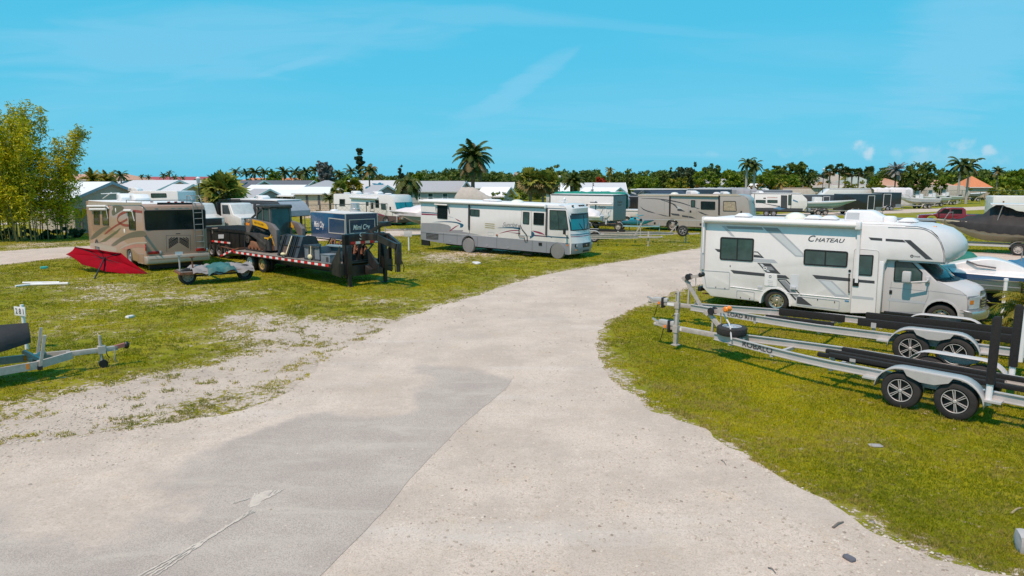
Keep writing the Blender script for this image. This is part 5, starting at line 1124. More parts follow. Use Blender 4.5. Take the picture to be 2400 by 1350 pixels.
def deck_load():
    STL = M('dark blue grey steel', (.035, .040, .048), .45, var=.15, dirt=.2); GB = M('grey blue steel', (.17, .20, .225), .5, var=.1, dirt=.2)
    # big bucket, back towards the camera
    v = on_deck('loader_bucket', 'large black steel bucket strapped down upright on the black trailer', 'bucket', 2.55, .12)
    prof = [(.0, .02), (.05, .0), (1.25, .0), (1.28, .06), (1.2, .5), (1.0, .92), (.62, 1.0), (.35, .95)]   # (y, z)
    m = MB(); L_ = 1.75; ring = lambda x: [Vector((x, a, b)) for a, b in prof]; m.loft([ring(.0), ring(L_)], STL)
    for x in (.0, L_): m.loft([[Vector((x - .03, a * 1.03 - .02, b * 1.03)) for a, b in prof], [Vector((x + .03, a * 1.03 - .02, b * 1.03)) for a, b in prof]], STL)
    for x in (.22, .98, 1.3): m.bar((x, -.03, .02), (x, .34, .97), .10, .06, BLACKP, (1, 0, 0)); m.bar((x + .1, -.02, .02), (x + .1, .34, .97), .03, .10, BLACKP, (1, 0, 0))
    m.bar((.0, .16, .52), (L_, .16, .52), .05, .05, BLACKP); m.raw([(.3, .015, .1), (.9, .015, .1), (.9, .16, .50), (.3, .16, .50)], [(0, 1, 2, 3)], M('worn rust patch', (.10, .065, .05), .8, var=.4)); m.obj('shell', v)
    st = MB(); st.strip(Pl(v, (0, .0, 0), (1, 0, 0), (0, .33, .94), (0, -.94, .33)), [(.80, .02), (.92, 1.02)], .06, M('pale yellow strap', (.62, .56, .34), .8), .08); st.ell((.78, -.16, .14), (.16, .1, .08), MATS['pale yellow strap'], 10, 7); st.ell((.83, -.15, .02), (.12, .1, .08), M('dark chain', (.05, .055, .05), .5, .6), 8, 6); st.obj('strap', v)
    # grey steel frame box
    v = on_deck('attachment_frame', 'grey blue steel attachment frame with yellow strap lying right of the black bucket', 'attachment', 4.95, .05)
    m = MB(); m.box(.0, 1.2, .1, .18, .0, .62, GB); m.box(.0, .08, .08, .9, .0, .66, GB); m.box(1.12, 1.2, .08, .9, .0, .66, GB); m.box(-.03, 1.23, .05, .14, .58, .68, STL); m.box(-.03, 1.23, .05, .14, .0, .08, STL)
    for x in (.35, .7): m.box(x, x + .08, .06, .1, .06, .6, STL)
    m.box(.0, 1.2, .14, .9, .0, .05, STL); m.obj('frame', v); st = MB(); st.strip(Pl(v, (0, .04, 0), (1, 0, 0), (0, 0, 1), (0, -1, 0)), [(.62, .66), (.55, .2), (.5, -.05)], .06, MATS['pale yellow strap'], .02); st.ell((.55, .0, .16), (.16, .08, .12), MATS['pale yellow strap'], 10, 7); st.obj('strap', v)
    v = on_deck('plough_blade', 'dark teal steel blade lying flat behind the grey attachment frame', 'panel', 5.9, .75)
    m = MB(); m.prism([(.0, .1), (.0, .62), (1.7, .66), (1.7, .14)], .0, .10, M('dark teal steel', (.05, .085, .10), .45, var=.15), .01); m.prism([(.0, .62), (.05, .7), (1.72, .74), (1.7, .66)], -.12, .14, M('pale teal steel', (.22, .29, .31), .4, var=.1), .01)
    m.box(.2, .3, 0, .5, 0, .3, STL); m.box(1.3, 1.4, 0, .5, 0, .3, STL); m.obj('blade', v)
    v = on_deck('steel_box', 'small grey steel box at the front edge of the black trailer bed', 'box', 6.45, .0)
    m = MB(); m.box(0, .7, 0, .55, 0, .34, GB, .01); m.box(-.02, .72, -.02, .57, .34, .37, GB, .01); m.box(.42, .6, -.012, 0, .05, .26, STL); m.obj('box_body', v)
    v = on_deck('grapple', 'rusty brown grapple with tangled tines piled behind the grey attachments', 'grapple', 4.6, 1.25)
    m = MB(); random.seed(5)
    for k in range(16):
        x = .1 + k * .19; z0 = .55 + .25 * random.random(); m.tube([(x - .3, .1 + .4 * random.random(), z0 - .25), (x, .2 + .3 * random.random(), z0 + .18 * random.random()), (x + .28, .1 + .5 * random.random(), z0 + .15 * random.random()), (x + .42, .1, z0 - .3)], random.uniform(.03, .06), RUST if k % 3 else BLACKP, 6)
    m.box(.0, 3.0, .2, .45, .0, .55, BLACKP, .03); m.box(.2, 2.9, .35, .5, .4, .65, RUST, .03); m.obj('tines', v)
    v = on_deck('storage_bin', 'white plastic lidded bin standing on the tail of the black trailer', 'bin', -.98, 1.45)
    m = MB(); m.prism([(.06, 0), (.56, 0), (.62, .55), (.0, .55)], 0, .62, M('greyish white plastic', (.50, .51, .54), .5, var=.06), .03)
    for k in range(4): m.box(.08 + .13 * k, .11 + .13 * k, -.02, .01, .02, .52, MATS['greyish white plastic'])
    m.obj('tub', v); l = MB(); l.box(-.05, .68, -.05, .67, .55, .66, M('white lid', (.62, .62, .64), .5), .03); l.obj('lid', v)
    v = on_deck('boom_arm', 'black steel boom with hoses leaning above the neck of the black trailer', 'boom', 7.3, 1.2)
    m = MB(); m.bar((0, 0, .9), (1.6, .5, 1.75), .10, .14, BLACKP); m.bar((.5, .3, 1.5), (1.2, .2, 1.2), .06, .08, BLACKP); m.box(1.35, 1.75, .3, .7, 1.6, 1.8, BLACKP, .03); m.bar((.2, .1, 0), (.2, .1, 1.0), .1, .1, BLACKP); m.bar((1.2, .4, 0), (1.3, .4, 1.5), .08, .08, BLACKP); m.bar((1.5, .5, 1.7), (2.1, .6, 1.85), .05, .05, BLACKP); m.obj('boom', v)
deck_load()

def food_trailer():
    v = V('food_trailer', 'dark blue enclosed food trailer lettered Mimi City with a round steel roof vent', 'trailer', at(812, 568), -46)
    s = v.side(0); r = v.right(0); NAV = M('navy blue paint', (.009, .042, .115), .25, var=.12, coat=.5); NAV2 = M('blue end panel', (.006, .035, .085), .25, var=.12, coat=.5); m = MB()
    m.prism(fillet([(-5.35, .12), (0, .12), (0, 2.06), (-5.3, 2.10)], [.02, .02, .02, .22]), 0, 2.72, NAV, .02)
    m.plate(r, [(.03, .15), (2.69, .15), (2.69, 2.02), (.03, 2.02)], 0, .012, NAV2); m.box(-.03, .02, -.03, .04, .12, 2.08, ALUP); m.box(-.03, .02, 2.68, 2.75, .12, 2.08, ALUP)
    m.box(-5.3, .015, -.012, 2.73, 2.045, 2.075, M('grey roof edge', (.35, .36, .37), .4)); m.box(-5.3, .01, -.014, 2.73, .10, .15, ALUP)
    q = s.q(24, [(245, 345), (405, 362)]); m.text(s, 'Mimi City', q[0], q[1], REFW, 1.7, .008, .3); q = s.q(24, [(280, 385), (325, 390)]); m.text(s, 'MOBILE', q[0], q[1], REFW, 1.0, .008)
    q = r.q(24, [(862, 398), (1165, 385)]); m.text(r, 'Mimi City', (q[0][0], q[0][1]), (q[1][0] - .2, q[0][1] + .02), REFW, 1.5, .02, .3)
    for x in (-1.8, -.9): m.strip(s, [(x, .45), (x, 1.15)], .02, BLACK, .006)
    m.obj('body', v); ro = MB(); ro.box(-5.1, -.05, .05, 2.67, 2.07, 2.10, M('dusty white roof', (.60, .57, .54), .7, var=.12)); ro.obj('roof', v)
    w_ = MB(); P = s.q(24, [(478, 202), (735, 232), (738, 470), (480, 445)]); w_.ring(s, P, inset(P, .06), 0, .03, ALUP); w_.decal(s, inset(P, .06), NAV, .012); w_.obj('serving_hatch', v)
    w_ = MB(); P = [(.28, .62), (2.50, .62), (2.50, 1.66), (.28, 1.66)]; w_.ring(r, P, inset(P, .05), .012, .035, ALUP); w_.obj('rear_door', v)
    vt = MB(); t = v.top(2.1).q(24, [(895, 105)])[0]; c = (t[0], t[1], 2.1); vt.lathe(c, (0, 0, 1), [(.42, 0), (.42, .08), (.36, .12), (.38, .2), (.42, .22), (.34, .26), (.34, .62), (.36, .64), (.30, .66), (.001, .66)], M('galvanised duct', (.52, .54, .55), .35, .6, var=.1), 24); vt.obj('roof_vent', v)
    t2 = v.top(2.1).q(24, [(565, 90)])[0]; d = MB(); d.ell((t2[0], t2[1], 2.09), (.35, .35, .12), WHITEP, 12, 6, True); d.obj('roof_hatch', v)
    for x in (-2.2, -3.1): wheel(v, x, .12, .36, .2, 'steel', -1, z=0); wheel(v, x, 2.6, .36, .2, 'steel', 1, z=0)
    t = MB(); t.bar((-5.2, .6, .4), (-6.6, 1.36, .42), .08, .1, BLACKP); t.bar((-5.2, 2.1, .4), (-6.6, 1.36, .42), .08, .1, BLACKP); t.tube([(-6.3, 1.36, .0), (-6.3, 1.36, .7)], .04, GALV, 8); t.box(-4, -1.6, .2, 2.5, .34, .42, BLACKP); t.obj('tongue', v)
food_trailer()

def white_motorhome():
    v = V('motorhome', 'white motorhome with teal windscreen and maroon skirt parked behind the blue food trailer', 'motorhome', at(905, 528), -38)
    W = 2.6; s = v.side(0); m = MB(); X0, XF = -8.4, 1.55; prof = [(X0, 3.02), (X0 + .1, 3.10), (.6, 3.10), (1.0, 3.0), (1.2, 2.5), (XF, 1.45), (XF + .12, .9), (XF + .1, .32)] + bottom(X0, XF + .08, .32, [(0, .50), (-6, .5)]) + [(X0, .8)]
    m.prism(prof, 0, W, WHITE, .08, 3); MAR = M('maroon grey skirt', (.11, .075, .075), .4, var=.05)
    m.plate(s, [(X0 + .02, 1.02), (XF + .05, .98), (XF + .05, .34)] + bottom(X0 + .05, XF, .33, [(0, .495), (-6, .495)]), -.05, .012, MAR)
    m.decal(s, s.q(3, [(1900, 375), (1960, 385), (2040, 410), (2010, 415), (1930, 395)]), M('burgundy decal', (.24, .045, .09)), .02)
    nose(m, [(.6, 3.08), (.95, 3.02), (1.12, 2.72), (1.2, 2.42), (XF - .02, 1.45)], [(.1, .06), (.28, .06), (.3, 0), (.26, 0), (.25, 0)], W, WHITE); nose(m, [(XF - .02, 1.45), (XF + .1, .98)], [(.25, 0), (.26, 0)], W, WHITE); nose(m, [(XF + .1, .98), (XF + .14, .6), (XF + .1, .32)], [(.27, 0), (.27, 0), (.2, 0)], W, MAR); m.obj('body', v)
    g = MB(); n = 10; f = lambda z, k: 1.2 + (2.42 - z) / .97 * (XF - 1.22) + .255 * k + .012; rg = []
    for i in range(n + 1): y = .1 + (W - .2) * i / n; k = max(0, 1 - abs(2 * y / W - 1) ** 3); rg.append([Vector((f(2.35, k), y, 2.35)), Vector((f(1.55, k), y, 1.55))])
    g.loft(rg, TEAL, False, False); wo = g.obj('windscreen', v); g = MB(); g.bar((f(2.35, 1) + .01, W / 2, 2.35), (f(1.55, 1) + .01, W / 2, 1.55), .05, .02, BLACK); g.bar((f(1.6, .9) + .02, .9, 1.6), (f(1.9, .9) + .02, .5, 1.95), .02, .02, BLACK); g.obj('pillar', wo)
    window(v, s, s.q(3, [(1515, 220), (1580, 222), (1580, 305), (1515, 305)]), .04, .05, MGREY, GLASS); window(v, s, s.q(3, [(1813, 253), (1842, 255), (1842, 298), (1813, 297)]), .06, .04, BLACK, GLASST); window(v, s, s.q(3, [(1918, 235), (1960, 238), (1962, 322), (1920, 320)]), .03, .04, BLACK, GLASS); window(v, s, s.q(3, [(1982, 270), (2035, 275), (2040, 345), (1985, 340)]), .06, .04, BLACK, GLASST)
    d = MB(); P = s.q(3, [(1862, 248), (1908, 252), (1906, 370), (1860, 362)]); d.ring(s, P, inset(P, .05), 0, .02, BLACK); d.decal(s, inset(P, .05), WHITE, .012); Q = s.q(3, [(1872, 262), (1898, 264), (1897, 335), (1871, 333)]); d.decal(s, Q, GLASS, .02); d.obj('entrance_door', v)
    a = MB(); q = s.q(3, [(1645, 205), (1955, 220)]); a.tube([s.at(q[0], .10), s.at(q[1], .10)], .14, M('grey awning', (.55, .58, .60), .5), 12); a.obj('awning', v)
    for yc in (.4, W - .4): l = MB(); l.box(XF + .3, XF + .38, yc - .3, yc + .3, .62, .86, M('orange lens', (.5, .16, .05), .3), .02); l.box(XF + .35, XF + .40, yc - .1, yc + .15, .66, .84, LAMPC, .02); l.obj('headlight', v)
    mirror(v, (1.0, -.2, 1.75), (.1, .16, .34), BLACK, (1.1, .02, 1.4))
    for x in (0, -6): wheel(v, x, .14, .43, .26, 'alloy', -1, z=0); wheel(v, x, W - .14, .43, .26, 'alloy', 1, z=0)
    roof_ac(v, -6.1, 1.3, 3.1, .95, .8, .32); roof_ac(v, -2.6, 1.3, 3.1, .9, .8, .3)
    for x in (-7.6, -4.2, -.9): roof_vent(v, x, 1.2, 3.1, .45, .14)
    c = MB(); c.box(X0 + .3, 1.2, .5, W - .5, .25, .5, BLACK); c.obj('chassis', v)
white_motorhome()
# ================================================================== BOAT TRAILERS, POSTS AND BOATS ON THE RIGHT
def lerp(a, b, t): return a + (b - a) * t
def boat_trailer(v, Lr, w, xt, xs, zr, axles, yw, r, mat=ALUP, h=.17, ztx=None, text=None, tx=(2.0, 3.2), rim='star', jackz=(.05, .95), guide=None, gz=(.5, .8, 2.05), bunks=((.38, .68, 3.4),), bh=.12, bw=.11, winch=1.15, spare=None, fend=True, tongue0=-.75, detail=True, tmat=GALV):
    """origin under the jack on the centre line, +x to the rear"""
    hw = w / 2; zt = zr if ztx is None else ztx
    for sy in (-1, 1):
        m = MB(); path = [(xt, sy * .13, zt), (xt + .35, sy * .2, zt + (zr - zt) * .1)] + [(lerp(xt + .35, xs, k / 6), sy * lerp(.2, hw, 1 - (1 - k / 6) ** 1.35), lerp(zt, zr, k / 6)) for k in range(1, 7)] + [(lerp(xs, Lr, k / 4), sy * hw, zr) for k in range(1, 5)]
        m.ibeam(path, .08, h, mat, .016)
        if text and sy == -1:
            a = Vector((tx[0], 0, zr)); yy = lambda x: -lerp(.2, hw, 1 - (1 - (x - xt - .35) / (xs - xt - .35)) ** 1.35)
            p0 = Vector((tx[0], yy(tx[0]), lerp(zt, zr, (tx[0] - xt) / (xs - xt)))); p1 = Vector((tx[1], yy(tx[1]), lerp(zt, zr, (tx[1] - xt) / (xs - xt)))); u = (p1 - p0).normalized(); n = Vector((u.y, -u.x, 0)).normalized()
            m.text(Pl(v, p0 - Vector((0, 0, h * .30)), u, (0, 0, 1), n), text, (0, 0), ((p1 - p0).length, 0), DGREY, .85, .024)
        m.obj('rail', v)
    t = MB(); t.box(tongue0 + .25, xt + .75, -.05, .05, zt - .06, zt + .06, tmat, .008)
    t.obj('tongue', v)
    for x, y in ((xs, hw), (lerp(xs, Lr, .5), hw), (Lr - .05, hw), (lerp(xt, xs, .55), lerp(.2, hw, .66)), (xt + .5, .26)):
        zz = lerp(zt, zr, min(1, max(0, (x - xt) / (xs - xt)))) - h / 2; t = MB(); t.box(x - .04, x + .04, -y, y, zz - .05, zz + .02, mat); t.obj('cross_member', v)
    for x in axles: t = MB(); t.box(x - .04, x + .04, -yw, yw, r - .05, r + .04, tmat); t.box(x - .35, x + .35, -hw - .03, -hw + .04, r + .0, zr - h / 2, tmat); t.box(x - .35, x + .35, hw - .04, hw + .03, r + .0, zr - h / 2, tmat); t.obj('axle', v)
    c = MB(); c.bar((tongue0 + .4, 0, zt + .02), (tongue0 + .02, 0, zt + .04), .12, .09, tmat); c.ell((tongue0, 0, zt + .02), (.08, .07, .07), tmat, 10, 7)
    if detail:
        c.box(tongue0 + .12, tongue0 + .62, -.07, .07, zt + .05, zt + .17, ALUP, .02); c.tube([(tongue0 + .3, -.08, zt - .05), (tongue0 + .25, -.1, zt - .3), (tongue0 + .2, -.08, zt - .42)], .012, BLACK, 5); c.bar((tongue0 + .1, -.03, zt + .08), (tongue0 - .1, -.03, zt + .16), .04, .05, CHROME); c.box(tongue0 + .42, tongue0 + .5, -.09, .09, zt - .14, zt + .19, BLACK, .01); c.box(tongue0 + .3, tongue0 + .38, -.085, -.05, zt - .03, zt + .04, AMBER)
        c.decal(Pl(v, (0, -.052, 0), (1, 0, 0), (0, 0, 1), (0, -1, 0)), [(tongue0 + .62, zt - .04), (tongue0 + .85, zt - .04), (tongue0 + .85, zt + .045), (tongue0 + .62, zt + .045)], REFW, .002)
    c.obj('coupler', v)
    j = MB(); j.box(-.05, .05, -.16, -.06, jackz[0], jackz[1], tmat, .006); j.box(-.07, .07, -.18, -.04, zt - .09, zt + .09, tmat); j.box(-.09, .09, -.2, -.02, jackz[0], jackz[0] + .025, tmat); j.tube([(-.02, -.11, jackz[1] - .03), (-.02, -.3, jackz[1] - .05)], .012, BLACK, 5); j.obj('jack', v)
    wi = MB(); xw = xt - .25
    wi.bar((xw + .55, 0, zt), (xw - .05, 0, winch + .02), .09, .09, tmat); wi.bar((xw - .05, 0, winch), (xw + .42, 0, winch + .12), .08, .10, tmat); wi.bar((xw + .1, 0, zt), (xw + .12, 0, winch - .1), .05, .05, tmat); wi.lathe((xw + .1, -.12, winch + .06), (0, 1, 0), [(.09, 0), (.10, .02), (.06, .04), (.06, .18), (.10, .20), (.09, .22)], BLACK, 14, True)
    wi.lathe((xw + .5, -.12, winch + .16), (0, 1, 0), [(.045, 0), (.075, .03), (.045, .12), (.075, .21), (.045, .24)], AMBER if spare else BLACK, 12, True); wi.bar((xw - .1, -.03, winch + .03), (xw - .0, -.03, winch - .06), .11, .08, tmat); wi.tube([(xw + .3, .04, winch + .08), (xw + .32, .04, zt + .1)], .014, tmat, 5); wi.obj('winch_stand', v)
    for sy in (-1, 1):
        for x in axles: wheel(v, x, sy * yw, r, .22, rim, sy, z=0)
        if fend:
            xa, xb = min(axles), max(axles); f = MB(); R_ = r + .09; zc_ = r; prof = []
            for k in range(9): a = math.pi - k * (math.pi * .5) / 8; prof.append((xa + (R_ + .02) * math.cos(a), zc_ + R_ * math.sin(a) * 1.04))
            for k in range(9): a = math.pi / 2 - k * (math.pi * .5) / 8; prof.append((xb + (R_ + .02) * math.cos(a), zc_ + R_ * math.sin(a) * 1.04))
            y0 = sy * (yw - .15); y1 = sy * (yw + .16); rg = [[Vector((px, y, pz)) for y, pz2 in ((y0, 0), (y1 - sy * .02, 0), (y1, -.03))] for px, pz in prof]
            rg = [[Vector((a.x, a.y, a.z)), Vector((b.x, b.y, b.z)), Vector((c_.x, c_.y, c_.z - .035))] for a, b, c_ in rg]; f.loft(rg, ALUP, False, False)
            if len(axles) > 1:
                pl = Pl(v, (0, y1 - sy * .005, 0), (1, 0, 0), (0, 0, 1), (0, sy, 0)); mid = (xa + xb) / 2; top = zc_ + R_ * 1.02
                f.plate(pl, [(xa + .05, top - .02), (xb - .05, top - .02), (xb - .12, top - .12), (mid + .12, top - .20), (mid - .12, top - .20), (xa + .12, top - .12)], -.006, .0, ALUP)
            fo = f.obj('fender', v); fo.modifiers.new('s', 'SOLIDIFY').thickness = .012
            for x in (xa - R_ - .12, xb + R_ + .12): b = MB(); b.box(x - .14, x + .14, min(sy * hw, sy * (yw + .12)), max(sy * hw, sy * (yw + .12)), zr - h / 2, zr - h / 2 + .035, ALUP); b.obj('step', v)
        for (yb, zb, x0, *x1) in bunks:
            b = MB(); xe = x1[0] if x1 else Lr - .1; b.box(x0, xe, sy * yb - bw / 2, sy * yb + bw / 2, zb - bh / 2, zb + bh / 2, CARPET, .02)
            for x in (lerp(x0, xe, .1), lerp(x0, xe, .5), lerp(x0, xe, .93)): b.box(x - .04, x + .04, sy * yb - .02, sy * yb + .02, zr - .1, zb - bh / 2 + .01, GALV); b.box(x - .06, x + .06, sy * (yb + bw / 2) - .006, sy * (yb + bw / 2) + .006, zb - bh * .6, zb + bh * .1, ALUP)
            b.obj('bunk', v)
        if guide:
            g = MB(); y = sy * (hw + .12); x = guide; z0, z1, z2 = gz
            g.box(x - .04, x + .04, min(sy * hw, y), max(sy * hw, y) + .02, z0 - .03, z0 + .04, GALV); g.tube([(x, y, z0 - .1), (x, y, z1)], .055, WHITEP, 10)
            if z2 > z1: g.tube([(x, y, z1), (x, y, z2 - .05), (x, y, z2)], [.075, .075, .05], CARPET, 12)
            g.obj('guide_post', v)
        l = MB(); l.box(Lr - .02, Lr + .05, sy * hw - .1, sy * hw + .1, zr - .06, zr + .06, REDL, .01); l.obj('tail_lamp', v)
    if spare:
        w_ = wheel(v, spare, 0, .37, .22, 'steel', -1, z=0, cap=M('spoked pale rim', (.45, .48, .52), .4, .3)); w_.name = 'spare_wheel'; w_.location = (spare, 0, zt + .2); w_.rotation_euler = (R(-90), 0, 0)
        s_ = MB(); s_.tube([(spare - .32, .12, winch), (spare - .05, -.05, zt + .36), (spare + .12, -.3, zt + .33), (spare + .2, -.36, zt + .05)], .02, M('pale strap', (.55, .55, .56), .7), 5); s_.obj('strap', v)
fr = Matrix.Translation(at(2105, 957)) @ Matrix.Rotation(R(-47), 4, 'Z')
p = fr @ Vector((-5.75, .98, 0))
v = V('boat_trailer', 'empty aluminium boat trailer lettered ROBALO with spare tyre on its tongue nearest the road', 'boat trailer', p, -47)
boat_trailer(v, 9.6, 1.5, 1.15, 4.3, .56, (5.75, 6.69), .87, .365, text='ROBALO', tx=(2.05, 2.9), jackz=(.12, .98), guide=7.19, gz=(.5, .80, 2.05), bh=.095, bunks=((.36, .68, 4.1, 9.3), (.22, .61, 3.8, 7.2)), winch=1.12, spare=1.55, tongue0=-.72)
v = V('boat_trailer', 'empty aluminium boat trailer lettered LOAD RITE alongside the white cab over motorhome', 'boat trailer', at(1590, 757), -38)
boat_trailer(v, 9.2, 1.85, .45, 4.4, .58, (6.58, 7.50), 1.06, .40, text='LOAD RITE', tx=(1.75, 2.65), jackz=(.0, 1.02), guide=8.75, gz=(.5, 1.6, 1.6), bunks=((.50, .80, 5.25, 9.1), (.62, .62, 2.9, 4.7)), bh=.20, bw=.10, winch=1.45, spare=None, tongue0=-1.0, h=.19)
def pvc_post(px, py, h, label, lean=0):
    p = at(px, py); v = V('marker_post', label, 'post', p, 0); m = MB(); m.tube([(0, 0, 0), (lean, 0, h)], .055, WHITEP, 14); m.lathe((lean, 0, h - .03), (0, 0, 1), [(.066, 0), (.066, .07), (.05, .085), (.001, .085)], WHITEP, 14); m.obj('pipe', v)
pvc_post(2346, 765, 1.45, 'white capped plastic pipe post standing just past the front bumper of the CHATEAU motorhome')
# concrete lump at the right edge
def lump(name, label, cat, px, py, s, m, seed=0, z=.0):
    p = at(px, py); mb = MB(); bm = bmesh.new(); bmesh.ops.create_cube(bm, size=1); bmesh.ops.subdivide_edges(bm, edges=list(bm.edges), cuts=3, use_grid_fill=True)
    for q in bm.verts:
        n = mnoise.noise_vector(q.co * 2.3 + Vector((seed, 0, 0))); d = q.co.copy(); l = d.length; d = d.lerp(d.normalized() * .6, .45) + n * .07; q.co = Vector((d.x * s[0], d.y * s[1], d.z * s[2] + s[2] * .42))
    mb.bm(bm, m); o = mb.obj(name, None, 50); o.location = (p.x, p.y, z); o.rotation_euler = (0, 0, seed); tag(o, label, cat); return o
lump('concrete_block', 'pale lump of broken concrete in the grass at the right edge', 'block', 2408, 1290, (.28, .24, .24), M('pale concrete', (.42, .40, .39), .85, var=.15, bump=.4), 1.2)
lump('rag', 'crumpled grey rag lying on the gravel road in front', 'rag', 1990, 1312, (.14, .09, .04), M('grey rag', (.12, .12, .14), .9, var=.3), 2.0, .006)
lump('flat_stone', 'flat grey stone sunk in the grass below the trailer wheels', 'stone', 2052, 1046, (.22, .12, .03), M('grey stone', (.33, .32, .32), .85, var=.2), 3.1)
lump('white_litter', 'scrap of white litter on the grass in front of the Sunrise motorhome', 'litter', 1117, 618, (.7, .35, .10), M('white litter', (.6, .6, .6), .7), 1.9)
lump('green_litter', 'small turquoise bit of litter in the grass left of the parasol', 'litter', 104, 630, (.32, .2, .14), M('turquoise litter', (.05, .38, .34), .5), .6)
lump('plastic_litter', 'pale plastic litter in the grass right of the numbered sign', 'litter', 305, 745, (.26, .16, .09), M('white litter', (.6, .6, .6)), 4.4)
def twig(px0, py0, px1, py1, label, r=.016, m=None):
    a, b = at(px0, py0, .02), at(px1, py1, .02); mb = MB(); mid = a.lerp(b, .5) + Vector((.01, .02, .012)); mb.tube([a, mid, b], [r, r * .9, r * .5], m or M('grey brown twig', (.16, .13, .11), .9, var=.2), 6); o = mb.obj('twig', None); tag(o, label, 'twig')
twig(1952, 1236, 1977, 1223, 'straight brown stick lying on the gravel road'); twig(2038, 1219, 2052, 1226, 'thin stick at the grass edge of the gravel road', .008); twig(1800, 1330, 1818, 1343, 'curved dark twig at the bottom of the gravel road', .008)
twig(1690, 1078, 1702, 1090, 'thin twig beside the tip of the right hand grass', .006); twig(2370, 1203, 2396, 1190, 'pale dry stick lying in the right hand grass', .014, M('pale stick', (.35, .27, .16), .9))
for i, (a, b) in enumerate((((36, 671), (98, 664)), ((54, 663), (140, 662)), ((70, 667), (160, 664)))):
    p, q = at(*a, .04), at(*b, .04 + .03 * i); mb = MB(); mb.tube([p, q], .05, WHITEP, 8); o = mb.obj('plastic_pipe', None); tag(o, ['white plastic pipe lying nearest in the pile on the left grass', 'white plastic pipe lying at the back of the pile on the left grass', 'white plastic pipe crossing the middle of the pile on the left grass'][i], 'pipe', 'white pipes dumped on the grass')

def hull(mb, L, beam, zk, zg, mh, md, sheer=.25, bowp=2.6, x0=0.0, stern=.92, band=None, dk=.08, flip=1, deckin=True):
    """boat hull from stern (x0) to bow (x0 + flip L)"""
    n = 18; rh = []; rd = []
    for i in range(n + 1):
        t = i / n; b = beam / 2 * max(.012, (1 - t ** bowp)) ** .62 * (stern + (1 - stern) * min(1, t * 3)); k = zk + (zg - zk) * .92 * max(0, (t - .55) / .45) ** 2.2; g = zg + sheer * t ** 2; x = x0 + flip * L * (t + .035 * (1 if t > .98 else 0)); xr = x
        ch = k + (g - k) * .36
        sec = [(-b, g), (-b * .97, g - (g - ch) * .30), (-b * .93, g - (g - ch) * .36), (-b * .80, ch), (0, k), (b * .80, ch), (b * .93, g - (g - ch) * .36), (b * .97, g - (g - ch) * .30), (b, g)]
        xx = lambda z: x + flip * (0.10 * L * max(0, t - .7) / .3) * ((z - k) / max(.05, g - k) - .6)
        rh.append([Vector((xx(z), y, z)) for y, z in sec]); rd.append([Vector((xx(g), y, z)) for y, z in ((-b, g), (-b * .97, g + .05), (-b * .5, g + dk), (b * .5, g + dk), (b * .97, g + .05), (b, g))])
    nn = 9; vs = [q for r in rh for q in r]
    for i in range(n):
        for j in range(nn - 1):
            m = band if (band and j in (0, 7)) else mh
            mb.raw([rh[i][j], rh[i][j + 1], rh[i + 1][j + 1], rh[i + 1][j]], [(0, 1, 2, 3)], m)
    mb.raw(rh[0], [tuple(range(nn))], mh); mb.loft(rd, md, False, False); mb.raw(rd[0] , [tuple(range(6))], md)
    return rh, rd
def outboard(v, x, y, z, m=None, s=1.0, flip=-1):
    o = MB(); m = m or BLACK; o.prism([(x, z), (x + flip * .12 * s, z + .45 * s), (x + flip * .5 * s, z + .5 * s), (x + flip * .62 * s, z + .2 * s), (x + flip * .45 * s, z - .02)], y - .17 * s, y + .17 * s, m, .06); o.prism([(x + flip * .15 * s, z), (x + flip * .4 * s, z), (x + flip * .36 * s, z - .7 * s), (x + flip * .2 * s, z - .7 * s)], y - .06 * s, y + .06 * s, m, .02); o.box(min(x, x + flip * .2), max(x, x + flip * .2), y - .12, y + .12, z - .3, z + .1, MGREY); o.obj('outboard_motor', v)
def small_trailer(v, x0, x1, w, z, wheels, tongue, r=.33, m=GALV):
    f = MB()
    for y in (-w / 2, w / 2): f.bar((x0, y, z), (x1, y, z), .08, .12, m)
    for x in (x0, (x0 + x1) / 2, x1): f.bar((x, -w / 2, z), (x, w / 2, z), .08, .1, m)
    xe = x0 if abs(tongue - x0) < abs(tongue - x1) else x1
    f.bar((xe, -w / 2, z), (tongue, 0, z), .07, .1, m); f.bar((xe, w / 2, z), (tongue, 0, z), .07, .1, m); f.tube([(tongue, .1, .0), (tongue, .1, z + .3)], .035, m, 6)
    for x in wheels:
        for y in (-w / 2 - .14, w / 2 + .14): wheel(v, x, y, r, .2, 'steel', -1 if y < 0 else 1, z=0, cap=GALV)
    f.obj('frame', v)
    for y in (-w / 2 - .14, w / 2 + .14):
        g = MB(); xa, xb = min(wheels), max(wheels); g.loft([[Vector((xa + (r + .1) * math.cos(a), yy, r + (r + .1) * math.sin(a))) for yy in (y - .13, y + .13)] for a in [math.pi - k * math.pi / 12 for k in range(7)]] + [[Vector((xb + (r + .1) * math.cos(a), yy, r + (r + .1) * math.sin(a))) for yy in (y - .13, y + .13)] for a in [math.pi / 2 - k * math.pi / 12 for k in range(7)]], ALUP, False, False); g.obj('fender', v)
